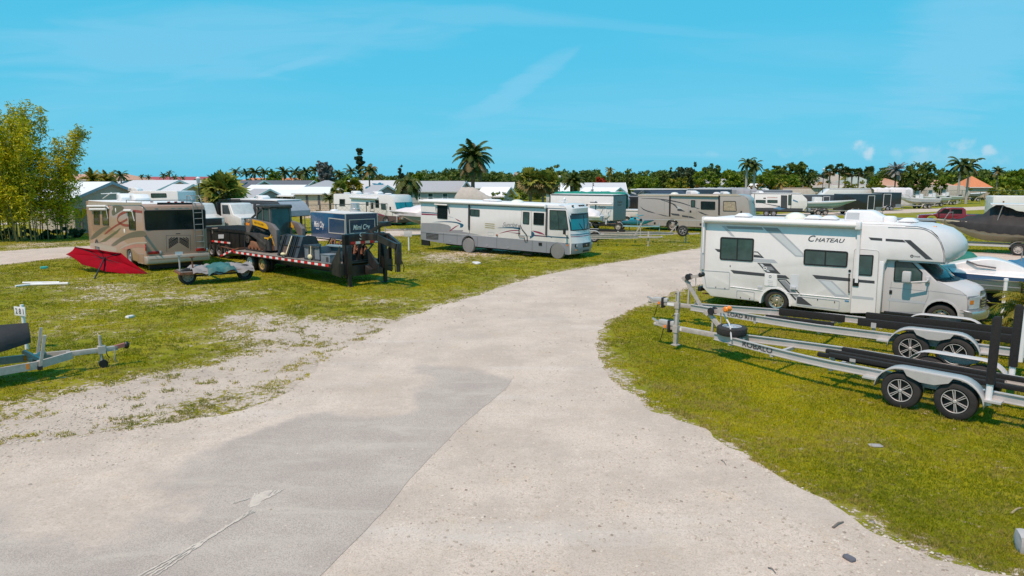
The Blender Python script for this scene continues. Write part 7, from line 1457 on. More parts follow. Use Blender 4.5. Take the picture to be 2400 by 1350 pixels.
m = MB(); m.box(3.6, 3.75, .3, .45, 0, 1.7, BLACK); m.box(3.6, 3.75, 2.05, 2.2, 0, 1.7, BLACK); m.box(-6, 1.4, .2, 2.3, .5, .7, BLACK); m.obj('landing_leg', v)
def pickup(label, px, py, ang, mat, cab='crew', flat=False, s_=1.0):
    v = V('pickup_truck', label, 'pickup truck', at(px, py), ang); m = MB(); W = 1.95
    prof = [(-1.15, .55), (-1.2, .95), (-1.1, 1.12), (.05, 1.22), (.35, 1.28), (.85, 1.82), (1.2, 1.9), (2.55, 1.9), (2.75, 1.75), (2.85, 1.25), (2.9, 1.25)] + ([(4.7, 1.25), (4.75, .6)] if not flat else [(2.92, .6)])
    P = prof + bottom(-1.1, 4.6 if not flat else 2.9, .5, [(0, .5), (3.75, .5)] if not flat else [(0, .5)])
    m.prism(P, 0, W, mat, .08, 3)
    if not flat: m.box(2.95, 4.6, .12, W - .12, 1.20, 1.26, BLACK)
    m.strip(v.side(0), [(-.9, 1.08), (4.6, 1.14)], .03, M('dark body line', (.08, .02, .02), .4) if mat.name.startswith('red') else LGREY, .003); m.obj('body', v)
    s = v.side(0)
    for a, b in (((.55, 1.32), (1.45, 1.32)), ((1.55, 1.32), (2.5, 1.32))):
        Q = [a, b, (b[0] - .02, 1.76), (a[0] + (.42 if a[0] < 1 else .0), 1.76)]; g = MB(); g.plate(s, fillet(Q, .05), 0, .012, GLASS); g.obj('window', v); g = MB(); Q2 = [(x, z) for x, z in Q]; g.plate(Pl(v, (0, W, 0), (1, 0, 0), (0, 0, 1), (0, 1, 0)), fillet(Q2, .05), 0, .012, GLASS); g.obj('window', v)
    w_ = slant(v, (.36, 1.31), (.84, 1.80)); g = MB(); g.plate(w_, [(.15, 0), (W - .15, 0), (W - .25, .66), (.25, .66)], 0, .015, GLASST); g.obj('windscreen', v)
    for x in ((0, 3.75) if not flat else (0,)): wheel(v, x, .1, .40, .26, 'alloy', -1, z=0); wheel(v, x, W - .1, .40, .26, 'alloy', 1, z=0)
    b = MB(); b.box(-1.35, -1.12, .02, W - .02, .5, .72, CHROME, .04); b.box(-1.26, -1.14, .35, W - .35, .75, 1.05, CHROME, .03); b.obj('bumper', v)
    for y in (.18, W - .18): l = MB(); l.box(-1.24, -1.1, y - .16, y + .16, .80, 1.04, LAMPC, .03); l.obj('headlight', v)
    mirror(v, (.55, -.06, 1.35), (.1, .18, .24), BLACK, (.6, .02, 1.2)); return v
RED = M('red truck paint', (.20, .008, .014), .2, var=.08, coat=.6); pickup('dark red crew cab pickup truck parked beyond the roof of the white cab over motorhome', 2182, 531, -30, RED)
WT = M('white truck paint', (.58, .58, .56), .3, coat=.3, dirt=.15)
p = at(486, 600); v = V('dump_trailer', 'tall black dump trailer with red and white tape beside the tan motorhome ladder', 'trailer', p, -40); s = v.side(0); m = MB()
m.box(-.6, 5.2, 0, 2.4, .40, 1.62, BLACKP, .02); m.box(-.65, 5.25, -.05, 2.45, 1.58, 1.70, BLACKP); m.box(-.6, 5.2, 0, 2.4, 1.69, 1.73, M('painted dark dump inside', (.012, .012, .012), .95, spec=.1))  # added matt black plate: paints the open dump's inside dark, without sky sheen
for k in range(6): m.box(-.55 + 1.1 * k, -.45 + 1.1 * k, -.03, 2.43, .45, 1.58, BLACKP)
q = s.q(25, [(130, 710), (455, 695)]); n = 5
for i in range(6): a = lerp(q[0][0], q[1][0], i / 6); b = lerp(q[0][0], q[1][0], (i + 1) / 6); m.decal(s, [(a, q[0][1] - .05), (b, q[0][1] - .05), (b, q[0][1] + .05), (a, q[0][1] + .05)], REFR if i % 2 == 0 else REFW, .04)
m.decal(s, s.q(25, [(248, 597), (345, 595), (345, 665), (250, 668)]), PLATE, .04); m.strip(s, s.q(25, [(240, 482), (140, 488), (148, 580)]), .06, GALV, .05); m.obj('dump_body', v)
for x in (.6, 1.5, 2.4): wheel(v, x, .1, .40, .24, z=0); wheel(v, x, 2.3, .40, .24, 'steel', 1, z=0)
m = MB(); m.box(-.4, 5, .5, 1.9, .3, .55, BLACKP); m.bar((5.2, 1.2, .5), (6.6, 1.2, .5), .12, .14, BLACKP); m.obj('frame', v)
def truck_cab(label, px, py, ang, dz):
    v = V('work_truck', label, 'truck', at(px, py), ang); m = MB(); W = 2.0; m.prism([(-1.3, .6), (-1.3, 1.5), (-.1, 1.75), (.35, 2.55), (.6, 2.65), (1.9, 2.65), (2.0, .6)], 0, W, WT, .10, 3); m.obj('cab', v)
    w_ = slant(v, (-.06, 1.78), (.34, 2.50)); g = MB(); g.plate(w_, [(.12, .02), (W - .12, .02), (W - .2, .78), (.2, .78)], 0, .015, GLASS); g.obj('windscreen', v); s = v.side(0); g = MB(); g.plate(s, fillet([(.3, 1.75), (1.6, 1.75), (1.6, 2.5), (.62, 2.5)], .08), 0, .012, GLASS); g.obj('window', v)
    g = MB(); g.box(-1.36, -1.28, .3, W - .3, .9, 1.45, BLACK, .03); g.obj('grille', v)
    g = MB(); g.box(2.1, 6.0, .0, 2.2, .9, 1.3, BLACKP); g.box(2.1, 2.25, 0, 2.2, 1.3, 2.75, BLACKP); g.bar((2.0, .2, 2.9), (5.6, .2, 2.8), .1, .1, BLACKP); g.bar((5.5, .2, 1.2), (5.5, .2, 2.85), .1, .1, BLACKP); g.obj('flat_bed', v)
    g = MB(); g.plate(Pl(v, (0, W, 0), (1, 0, 0), (0, 0, 1), (0, 1, 0)), fillet([(.3, 1.75), (1.6, 1.75), (1.6, 2.5), (.62, 2.5)], .08), 0, .012, GLASS); g.obj('window', v)
    for x in (-.4, 4.6): wheel(v, x, .1, .45, .26, z=0); wheel(v, x, W - .1, .45, .26, 'steel', 1, z=0)
    for y in (.25, W - .25): l = MB(); l.box(-1.35, -1.27, y - .14, y + .14, 1.05, 1.3, LAMPC, .03); l.obj('headlight', v)
truck_cab('white cabbed work truck half hidden behind the black dump trailer', 512, 550, 140, 0); truck_cab('white cabbed work truck seen behind the arm of the yellow loader', 600, 549, 140, 0)
# shrink wrapped boats
def wrapped(label, px, py, ang, L, zb, zt, m, bow=1, beam=2.3, trailer=True):
    p = at(px, py); v = V('covered_boat', label, 'boat', p, ang); rg = []
    for i in range(19):
        t = i / 18; x = lerp(-L * .5, L * .5, t) * bow; b = beam / 2 * max(.03, 1 - t ** 2.6) ** .6 * (1 if t > .04 else .8); g = lerp(zb + .95, zb + 1.25, t * t); top = lerp(zt, g + .12, max(0, (t - .45) / .55) ** 1.3) - (.5 * (zt - g) * max(0, .12 - t) / .12); rg.append([Vector((x, y, z)) for y, z in ((-b * .97, g - .3), (-b, g), (-b * .62, lerp(g, top, .72)), (0, top + .04 * math.sin(i * 2.4)), (b * .62, lerp(g, top, .72)), (b, g), (b * .97, g - .3))])
    c = MB(); c.loft(rg, m, False, False); c.obj('cover', v, 40); h = MB(); hull(h, L * 1.0, beam * .97, zb, zb + .95, M('stained beige hull', (.40, .37, .32), .4, dirt=.3), OFFW, .28, 2.6, -L * .5 * bow, .95, None, .05, bow); h.obj('hull', v)
    if trailer: tv = V('boat_trailer', 'trailer carrying the ' + label.split(' ', 1)[0] + ' wrapped boat ' + trailer, 'boat trailer', p, ang); small_trailer(tv, -L * .45, L * .4, 1.6, .5, (-.6, .3), bow * L * .62, .34, GALV)
    return v
PINKW = M('pale pinkish shrink wrap', (.62, .58, .60), .4, var=.06, scale=2)
wrapped('white shrink wrapped boat with its bow behind the rear of the Sunrise motorhome', 1035, 553, 178, 7.5, .8, 2.9, PINKW, 1, 2.4, 'behind the Sunrise motorhome')
wrapped('beige covered boat hump rising over the roof of the Sunrise motorhome', 1112, 512, -20, 4.6, 1.1, 3.75, M('beige canvas cover', (.40, .37, .33), .8, var=.12, scale=2), 1, 2.4, None)
# ================================================================== FAR RIGHT ROWS, HOUSES, FENCES
o = at(1925, 504); GH = M('pale green hull', (.30, .43, .37), .3, var=.05); v = V('motorboat', 'pale green hulled boat in front of the black enclosed trailers', 'boat', o, -4); m = MB(); hull(m, 7.0, 2.3, .9, 1.7, GH, WHITE, .25, 2.6, -3.2, .95, WHITE, .08, 1); m.obj('hull', v); m = MB(); m.box(-1.2, -.2, -.5, .5, 1.75, 2.4, WHITE, .05); m.obj('console', v)
tv = V('boat_trailer', 'trailer under the pale green boat', 'boat trailer', o, -4); small_trailer(tv, -3, 2.2, 1.7, .6, (-.8, .1), 4.8, .36, GALV)
v = V('kayak', 'lime green kayak lying across the pale green boat', 'kayak', at(1912, 495) + Vector((0, 0, 1.80)), -6); m = MB(); LIME = M('lime green plastic', (.12, .62, .02), .4); m.loft([[Vector((x, y * b, .02 + z * (.55 + .45 * b))) for y, z in ((-.45, .2), (-.3, .0), (.3, 0), (.45, .2), (.25, .42), (-.25, .42))] for x, b in ((-1.9, .05), (-1.4, .55), (-.7, .95), (.5, 1.0), (1.2, .6), (1.8, .05))], LIME); m.box(-.5, .3, -.22, .22, .40, .48, BLACK, .04); m.obj('hull', v)
BT = M('black trailer skin', (.022, .024, .028), .35, var=.15, coat=.2)
def enclosed(label, px, py, ang, L, zt, mat, door=None, wh=(.45, .6), W=2.4):
    v = V('enclosed_trailer', label, 'trailer', at(px, py), ang); m = MB(); m.prism(fillet([(0, .5), (L, .5), (L, zt), (0, zt)], .06), 0, W, mat, .04); m.box(0, L, -.012, W + .012, .46, .54, ALUP); m.box(.02, L - .02, .05, W - .05, zt - .01, zt + .03, M('grey roof edge', (.35, .36, .37), .4)); m.box(L - .9, L + .012, -.014, .3, .55, 1.0, M('tread plate', (.30, .31, .32), .4, .6))
    m.obj('body', v); s = v.side(0)
    if door: d = MB(); P = [(door[0] * L, .62), (door[1] * L, .62), (door[1] * L, zt - .2), (door[0] * L, zt - .2)]; d.ring(s, P, inset(P, .06), 0, .03, REFW); d.decal(s, inset(P, .06), mat, .012); d.obj('side_door', v)
    for x in wh: wheel(v, x * L, .05, .36, .22, z=0); wheel(v, x * L, W - .05, .36, .22, 'steel', 1, z=0)
    f = MB(); xa, xb = min(wh) * L, max(wh) * L; f.loft([[Vector((c + .46 * math.cos(t), y, .36 + .46 * math.sin(t))) for y in (-.14, .02)] for c, t in [(xa, math.pi - k * math.pi / 12) for k in range(7)] + [(xb, math.pi / 2 - k * math.pi / 12) for k in range(7)]], ALUP, False, False); f.obj('fender', v)
    t = MB(); t.bar((L, .3, .45), (L + 1.3, W / 2, .42), .08, .1, BLACKP); t.bar((L, W - .3, .45), (L + 1.3, W / 2, .42), .08, .1, BLACKP); t.tube([(L + 1.1, W / 2, 0), (L + 1.1, W / 2, .8)], .04, GALV, 6); t.obj('tongue', v); return v
enclosed('dark grey enclosed trailer behind the lime green kayak', 1885, 498, 6, 5.0, 2.5, M('dark grey trailer skin', (.075, .078, .085), .4, var=.1), (.55, .75)); enclosed('long black enclosed trailer with white framed door in the far right row', 1976, 503, 8, 5.6, 2.75, BT, (.62, .80), (.26, .42)); enclosed('shorter black enclosed trailer with white framed door beside the longer black one', 2066, 494, 6, 3.1, 2.75, BT, (.05, .45), (.3, .5))
m = MB(); v = V('ramp_door', 'white raised ramp door standing between two black enclosed trailers', 'door', at(1970, 500), 0); m.box(0, .4, 0, .1, .5, 2.55, WHITE, .02); m.box(.12, .2, -.01, 0, .8, 2.2, BLACK); m.box(0, .06, 0, .08, 0, .6, GALV); m.box(.34, .4, 0, .08, 0, .6, GALV); m.obj('panel', v)
rv('old beige camper with rusty stripes behind the white travel trailer', 'camper', 1832, 486, -6, 0, 5.5, .7, 3.3, 2.5, M('old beige siding', (.52, .46, .40), .5, dirt=.3, dirtc=(.3, .15, .07)), None, 1, .9, (2, 3), .38, decals=[], roofm=M('old tan roof', (.46, .38, .31), .8), edge=M('rust stripe', (.33, .16, .09), .7)); rv('white camper with long dark blue awning in the far row behind the black trailers', 'camper', 1925, 486, -3, 0, 9.6, .7, 3.2, 2.5, WHITE, LGREY, -1, 1.2, (5, 6), .38, edge=M('navy awning', (.03, .06, .12), .5), name='motorhome')
rv('white and dark red camper seen above the long black enclosed trailer', 'camper', 1940, 470, -4, 0, 10.5, .7, 3.7, 2.5, WHITE, None, 0, .6, (5, 6), .4, edge=M('dark red band', (.28, .03, .05), .4)); rv('white motorhome with sloped right end highest in the far right rows', 'motorhome', 1985, 462, -2, 0, 11.5, .7, 4.05, 2.6, WHITE, None, 1, 1.2, (2, 9), .45, [], [], [], acs=(2.0,), name='motorhome')
v = V('covered_camper', 'camper under a baggy white cover behind the shorter black trailer', 'camper', at(2046, 487), -4); lumpy(v, 'cover', cov(0, 6.4, 2.6, 3.35, 14.0, .3), 40, 9, COVW)
rv('long beige fifth wheel camper with white edged roof behind the row of white boats', 'camper', 2048, 473, -3, 0, 20.5, .7, 3.45, 2.6, M('beige camper wall', (.50, .44, .38), .45, dirt=.15), None, 1, 1.6, (8, 9), .4, roofm=WHITE, edge=WHITE, name='fifth_wheel_camper', frm=M('dark grey cap', (.14, .15, .17), .3), seam=(15.4,))
for i, (px, py, a, L, lab) in enumerate(((2150, 489, 14, 7.2, 'white centre console boat nearest the black trailers in the row of three'), (2180, 484, 14, 6.8, 'white boat in the middle of the far row of three'), (2212, 480, 14, 6.6, 'white boat with black wheeled trailer at the right end of the far row of three'))):
    o = at(px, py); v = V('motorboat', lab, 'boat', o, a, group='white boats in the far right row'); m = MB(); hull(m, L, 2.2, .8, 1.6, OFFW, WHITE, .35, 2.4, L * .5, .95, None, .06, -1); m.obj('hull', v); m = MB(); m.box(-.2, .6, -.4, .4, 1.6, 2.4, WHITE, .06); m.raw([(-.3, -.4, 2.4), (-.3, .4, 2.4), (-.1, .4, 2.9), (-.1, -.4, 2.9)], [(0, 1, 2, 3)], GLASST)
    for x, y in ((-.4, -.6), (.9, -.6), (-.4, .6), (.9, .6)): m.tube([(x, y, 1.6), (x, y, 3.0)], .03, GALV, 5)
    m.obj('console', v); m = MB(); m.tube([(-2.2, -.8, 1.75), (-2.6, -.6, 2.2), (-3.2, 0, 2.35), (-2.6, .6, 2.2), (-2.2, .8, 1.75)], .025, ALU, 5); m.obj('bow_rail', v); outboard(v, L * .5, 0, 1.4, BLACK, 1.0, 1)
    tv = V('boat_trailer', 'trailer under the ' + lab.replace(' with black wheeled trailer', ''), 'boat trailer', o, a, group='trailers in the far right row'); small_trailer(tv, -2.6, 3, 1.7, .55, (.4, 1.3), -4.6, .36, GALV)
v = V('personal_watercraft', 'white and grey watercraft on a trailer at the end of the far right rows', 'watercraft', at(2285, 472), 4); m = MB(); hull(m, 4.4, 1.6, 1.0, 1.7, MGREY, WHITE, .2, 2.4, -2.4, .9, None, .15, 1); m.obj('hull', v); tv = V('boat_trailer', 'dark trailer under the white and grey watercraft', 'boat trailer', at(2285, 472), 4); small_trailer(tv, -2.2, 2, 1.3, .6, (0,), 4, .4, BLACKP)
v = rv('white enclosed trailer with rooftop air conditioner behind the black covered boat', 'trailer', 2322, 522, -18, 0, 6.5, .6, 2.85, 2.4, WHITE, None, 0, .5, (2.5, 3.4), .38, name='enclosed_trailer', acs=(4.3,)); m = MB(); m.box(.9, 1.05, -.02, .0, 2.2, 2.35, RUST); m.obj('side_lamp', v)
v = V('flatbed_trailer', 'long grey decked flat trailer in front of the dark red pickup', 'trailer', at(2105, 538), -28); m = MB(); m.box(-4.2, 3.0, 0, 2.3, .85, 1.0, M('blue grey deck', (.25, .29, .34), .6, var=.1)); m.box(-4.2, 3, .02, 2.28, .6, .85, BLACKP); m.obj('deck', v)
for x in (-1.4, -.4): wheel(v, x, .1, .38, .22, z=0); wheel(v, x, 2.2, .38, .22, 'steel', 1, z=0)
v = V('metal_tank', 'dark ribbed metal tank behind the roof of the white cab over motorhome', 'tank', at(2042, 545), 0); m = MB()
for k in range(5): m.lathe((0, 0, .0), (0, 0, 1), [(.75, .35 * k), (.80, .35 * k + .1), (.75, .35 * k + .35)], M('dark metal', (.10, .11, .13), .4, .5), 18, k == 4)
m.obj('shell', v)
# ------------------------------------------------------------------ houses
RW = M('white metal roof', (.74, .74, .75), .45, var=.04); RG = M('grey shingle roof', (.33, .34, .36), .85, var=.08, scale=6); RDG = M('dark shingle roof', (.10, .11, .13), .85, var=.1, scale=6); RLG = M('light grey roof', (.50, .51, .53), .7, var=.05)
WB = M('beige siding', (.46, .40, .33), .7, var=.05); WG = M('grey siding', (.26, .28, .30), .7, var=.05); WLG = M('pale grey siding', (.42, .43, .45), .7, var=.05); WW = M('white wall', (.62, .62, .62), .7, var=.05); TRB = M('blue grey trim', (.24, .34, .40), .5); TRW = M('white trim', (.72, .72, .72), .5)
TILE = M('orange tile roof', (.55, .20, .085), .8, var=.2, scale=3); TILP = M('pinkish tile roof', (.48, .27, .18), .8, var=.15, scale=3); TILG = M('grey green tile roof', (.30, .335, .30), .8, var=.12, scale=3); TILT = M('tan tile roof', (.36, .31, .26), .8, var=.12, scale=3); REDR = M('red metal roof', (.36, .06, .055), .6, var=.1)
def house(label, P, ang, L, W, he, hr, wall, roof, trim=TRW, ov=.35, win=(), gwin=(), hip=0.0, siding=True, name='mobile_home', group=None):
    """x in [-L, 0] along the ridge, y in [0, W] away; win: (x0, x1, z0, z1) on the near long wall, gwin: (y0, y1, z0, z1) on the right gable"""
    v = V(name, label, 'house', P, ang, group=group); m = MB(); m.box(-L, 0, 0, W, 0, he, wall)
    if not hip: m.raw([(0, 0, he), (0, W, he), (0, W / 2, hr - .08), (-L, 0, he), (-L, W, he), (-L, W / 2, hr - .08)], [(0, 1, 2), (4, 3, 5)], wall)
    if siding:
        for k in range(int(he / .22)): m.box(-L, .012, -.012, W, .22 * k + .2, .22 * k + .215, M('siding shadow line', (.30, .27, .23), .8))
    m.obj('wall', v); r = MB(); k = (hr - he) / (W / 2); zo = he - ov * k; t = .10
    if hip:
        h = min(hip, L / 2 - .1); q = [(-L - ov, -ov, zo), (ov, -ov, zo), (ov, W + ov, zo), (-L - ov, W + ov, zo), (-L + h, W / 2, hr), (-h, W / 2, hr)]; r.raw(q, [(0, 1, 5, 4), (1, 2, 5), (2, 3, 4, 5), (3, 0, 4), (3, 2, 1, 0)], roof)
        r.box(-L - ov, ov, -ov - .02, -ov + .04, zo - .15, zo + .02, trim)
    else:
        for s_ in (0, 1):
            ys = (-ov, W / 2) if s_ == 0 else (W + ov, W / 2); A = [(-L - ov, ys[0], zo), (ov, ys[0], zo), (ov, ys[1], hr), (-L - ov, ys[1], hr)]; r.raw(A + [(x, y, z - t) for x, y, z in A], [(0, 1, 2, 3), (7, 6, 5, 4), (0, 4, 5, 1), (1, 5, 6, 2), (3, 7, 4, 0)], roof)
            b = [(ov + .02, ys[0], zo - .22), (ov + .02, ys[0], zo + .03), (ov + .02, ys[1], hr + .03), (ov + .02, ys[1], hr - .22)]; r.raw(b + [(x - .06, y, z) for x, y, z in b], [(0, 1, 2, 3), (7, 6, 5, 4), (1, 5, 6, 2), (0, 4, 7, 3), (0, 4, 5, 1)], trim)
        r.box(-L - ov, ov, -ov - .03, -ov + .02, zo - .16, zo + .0, trim)
    r.obj('roof', v); s = v.side(0); g = v.right(0)
    for pl, lst in ((s, win), (g, gwin)):
        for (a, b, c, d) in lst: window(v, pl, [(a, c), (b, c), (b, d), (a, d)], .02, .10, trim, GLASST, (), None, .02, .5)
    return v
hD = lambda px, D: atD(px, D)
house('beige mobile home with pale roof and blue grey gable trim behind the bamboo', at(178, 548), -40, 12, 6.2, 3.05, 4.42, WB, RW, TRB, .4, gwin=((1.2, 2.3, 1.3, 2.2),))
house('mobile home with broad light grey roof and beige gable behind the tan motorhome roof', hD(360, 82), -40, 13, 6.5, 3.2, 4.62, WB, RLG, TRW, win=((-3, -2, 1.2, 2.3),)); v = house('small beige porch with light grey gable left of the lamp post', hD(405, 74), -40, 4, 4.6, 3.0, 4.15, M('yellow beige wall', (.47, .40, .29), .7), RLG, TRW, .5, siding=False); c = MB(); c.box(.15, .3, 1.9, 2.05, 0, 3, TRW); c.obj('post', v)
house('white gabled house front far behind the lamp post', hD(448, 98), -40, 9, 5, 3.6, 4.62, WW, RLG, TRW); house('long pale roof of a mobile home left of the red roofs behind the bamboo', hD(290, 105), -40, 14, 6, 3.3, 4.5, WLG, RLG, TRB)
house('mobile home with dark shingle roof and white trimmed gable right of the big fan palm', hD(590, 110), -30, 2, 5, 3.5, 4.62, WG, RDG, TRW); house('long dark shingle roof behind the white carport roofs', hD(715, 118), -8, 14, 7, 3.5, 4.62, WG, RDG, TRW); house('low white carport roof right of the big fan palm', hD(690, 98), -12, 8, 6, 2.9, 3.95, WW, RW, TRW, .5, siding=False)
v = house('grey brown gable under the white carport roofs', hD(600, 88), -38, 3, 4, 2.6, 3.5, WG, RG, TRW)
v = house('screened porch with dark screens under a white roof behind the yellow loader', hD(688, 90), -18, 6.8, 5, 2.75, 3.35, WG, RW, TRW, .5, siding=False); s = v.side(0)
for k in range(4): f = MB(); P = [(-6.4 + 1.6 * k, .5), (-5.0 + 1.6 * k, .5), (-5.0 + 1.6 * k, 2.5), (-6.4 + 1.6 * k, 2.5)]; f.ring(s, P, inset(P, .07), .0, .04, TRW); f.decal(s, inset(P, .07), GLASS, .02); f.obj('screen', v)
v = house('beige clapboard house with dark closed shutters behind the blue food trailer', hD(800, 86), -6, 5.9, 6, 3.05, 3.75, M('cream clapboard', (.55, .47, .37), .7, var=.06), RW, TRW, .35); s = v.side(0)
for x in (-4.55, -3.0):
    f = MB(); f.plate(s, [(x, 1.0), (x + .36, 1.0), (x + .30, 2.75), (x + .06, 2.75)], 0, .05, M('dark shutter', (.10, .10, .11), .6)); f.obj('shutter', v)
f = MB(); f.plate(s, [(-3.3, .9), (-2.75, .9), (-2.75, 1.5), (-3.3, 1.5)], 0, .2, WB); f.obj('meter_box', v)
house('grey shingle hip roof house above the beige clapboard house', hD(800, 98), -4, 6.6, 8, 3.1, 4.6, WG, RG, TRW, hip=3.0); house('white roofed mobile home with grey ridge right of the twisted pine', hD(940, 112), -4, 9.5, 7, 3.2, 4.6, WW, RLG, TRW, win=((-6, -5, 1.2, 2.4), (-3.4, -2.4, 1.2, 2.4))); house('low grey gable behind the roof of the white motorhome', hD(878, 95), -38, 2.5, 4.4, 2.9, 3.95, WG, RG, TRW)
house('grey mobile home with white framed windows and dark gable behind the Sunrise motorhome', hD(1072, 88), -14, 7.2, 5.8, 3.35, 4.5, M('pale grey clapboard', (.36, .39, .41), .7), RG, M('pale trim', (.5, .53, .55), .5), .35, ((-5.3, -4.9, 1.9, 3.0), (-4.0, -3.2, 1.9, 3.0), (-2.0, -1.2, 1.9, 3.0)), ())
house('long white roof far behind the coconut palm', hD(1200, 125), -3, 11, 6, 3.4, 4.3, WLG, RLG, TRW); house('small beige house with white roof and dark window right of the beige boat cover', hD(1178, 92), -22, 3.5, 4.0, 2.7, 3.7, WB, RW, TRW, .4, gwin=((1.5, 2.2, 1.2, 2.2),))
house('white metal roofed house right of the brown skirted fan palms', hD(1330, 112), -4, 3.5, 6, 3.0, 4.2, WW, RW, TRW); house('long pale grey roofed house above the green tarpaulin', hD(1464, 104), -4, 6.4, 7, 3.0, 4.25, WLG, RLG, TRW); house('white gable roof in front of the long pale grey roof', hD(1432, 96), -35, 5, 4, 2.9, 3.6, WW, RW, TRW)
house('pale grey gable among the orange bushes', hD(1690, 150), -30, 4, 6, 3.9, 5.0, WLG, RG, TRW); house('white roof peeking between trees behind the grey covers', hD(1790, 140), -30, 3, 5, 3.2, 4.0, WW, RW, TRW)
house('large tan tile hip roof house left of the sabal palms at right', hD(1985, 168), -4, 10.5, 12, 3.3, 5.6, M('tan stucco', (.42, .38, .33), .8), TILT, TRW, .5, hip=5, siding=False, name='house'); house('tall tan tiled roof section behind the sabal palms', hD(1985, 182), -4, 5, 9, 4.6, 7.0, M('tan stucco', (.42, .38, .33)), TILT, TRW, .5, hip=2.4, siding=False, name='house'); house('grey green tile hip roof house right of the sabal palms', hD(2060, 172), -4, 8.5, 12, 3.4, 6.2, M('tan stucco', (.42, .38, .33)), TILG, TRW, .5, hip=4, siding=False, name='house')
house('pinkish tile hip roof house left of the big oak', hD(2130, 178), -4, 8.5, 10, 3.3, 5.3, WW, TILP, TRW, .5, hip=4, siding=False, name='house'); house('orange pink tile roof house behind the big oak trunk', hD(2235, 172), -4, 11, 12, 3.4, 5.9, WW, TILP, TRW, .5, hip=5, siding=False, name='house'); house('bright orange tile roof house right of the royal palms', hD(2318, 166), -4, 4.6, 8, 3.3, 5.7, WB, TILE, TRW, .4, hip=2.2, siding=False, name='house')
house('long low building with red roof on the left horizon', hD(495, 240), -3, 30, 14, 4.6, 6.1, WB, REDR, TRW, .5, hip=4, siding=False, name='building'); house('pinkish roofed building on the horizon behind the bamboo', hD(300, 200), -3, 24, 14, 5.0, 6.6, WB, TILP, TRW, .5, hip=4, siding=False, name='building'); house('orange roofed building far behind the row of coconut palms', hD(720, 220), -3, 24, 12, 4.2, 5.6, WB, TILE, TRW, .5, hip=4, siding=False, name='building')
v = V('apartment_tower', 'pale pinkish apartment block far away on the horizon', 'building', hD(1210, 700), 0); m = MB(); PK = M('pinkish concrete', (.50, .40, .36), .8)
for x, w_, h in ((-7, 6, 11.5), (-2, 5, 13.5), (3, 7, 12.5)): m.box(x, x + w_, 0, 8, 0, h, PK)
m.obj('wall', v)
for r_ in range(3):
    for x in (-6, -4, -1, .8, 4, 6, 8): f = MB(); f.box(x, x + 1.2, -.1, .02, 8.2 + 1.4 * r_ - 1, 9.0 + 1.4 * r_ - 1, M('dark tower glass', (.12, .11, .12), .3)); f.obj('window', v)
# ------------------------------------------------------------------ lamp post, fences
def lamp(label, px, D, h):
    v = V('street_lamp', label, 'street lamp', hD(px, D), 0); m = MB(); m.tube([(0, 0, 0), (0, 0, h - .5)], [.07, .045], BLACKP, 8); m.obj('post', v); m = MB(); m.lathe((0, 0, h - .5), (0, 0, 1), [(.06, 0), (.12, .08), (.2, .42), (.22, .46), (.08, .58), (.001, .6)], M('frosted lantern', (.6, .6, .6), .4), 10); m.obj('lantern', v)
lamp('black lamp post with white lantern left of the big fan palm', 473, 60, 4.75); lamp('small black lamp post in front of the tan tiled house', 1925, 120, 6.6); lamp('pale lamp post right of the brown skirted fan palms', 1311, 100, 5.2)
def fence(label, pts, h, step, mm, wires=(.3, .7), mesh=True):
    v = V('chain_link_fence', label, 'fence', (pts[0][0], pts[0][1], 0), 0); o = Vector(pts[0]); w_ = MB(); r = MB()
    for a, b in zip(pts[:-1], pts[1:]):
        a = Vector(a) - o; b = Vector(b) - o; d = b - a; n = max(1, round(d.length / step)); r.tube([(a.x, a.y, h), (b.x, b.y, h)], .035, mm, 5)
        for k in range(n): p = a + d * (k / n); q = MB(); q.tube([(p.x, p.y, 0), (p.x, p.y, h + .05)], .045, mm, 6); q.obj('post', v)
        if mesh:
            nn = int(d.length / .45)
            for k in range(nn):
                for s_ in (-1, 1):
                    x0 = k / nn; x1 = min(1, max(0, x0 + s_ * h / d.length)); p = a + d * x0; q = a + d * x1; w_.tube([(p.x, p.y, .03), (q.x, q.y, .03 + h * abs(x1 - x0) * d.length / h)], .006, mm, 3, False)
    r.obj('rail', v); 
    if mesh: w_.obj('mesh', v, 0)
fence('grey chain link fence between the lot and the mobile homes', [(-60, 46), (-37.2, 57), (-19.9, 65.8), (-4, 75), (10, 83)], 2.2, 3.0, M('dark grey fence wire', (.10, .11, .11), .6, .4)); fence('green chain link fence in front of the clipped hedge at right', [(60, 150), (101, 143), (140, 136)], 2.6, 3.4, M('green fence wire', (.08, .17, .14), .6, .2))
# ================================================================== TREES AND PLANTS
def leafmat(name, a, b, dry=None):
    m = bpy.data.materials.new(name); b_, L, noise, mr, mix, mth, vor, bump, attr = nodes(m); c = mix(attr('tint'), a, b)
    if dry: c = mix(attr('dry'), c, dry)
    L.new(c, b_.inputs['Base Color']); translucent(m, .3); b_.inputs['Roughness'].default_value = .55; b_.inputs['Specular IOR Level'].default_value = .25; MATS[name] = m; return m
LF_OAK = leafmat('dark oak leaves', (.05, .092, .018), (.16, .205, .035)); LF_MID = leafmat('mid green leaves', (.07, .14, .008), (.21, .27, .018)); LF_BAM = leafmat('bamboo leaves', (.18, .22, .004), (.60, .52, .010)); LF_YEL = leafmat('yellow green leaves', (.09, .13, .008), (.28, .26, .02)); LF_ORG = leafmat('orange bush leaves', (.10, .09, .015), (.33, .17, .02)); LF_SIL = leafmat('silvery leaves', (.10, .12, .10), (.27, .27, .26)); LF_DKB = leafmat('blackish green leaves', (.026, .052, .022), (.08, .11, .05)); LF_RED = leafmat('red blossom', (.30, .04, .02), (.55, .09, .04))
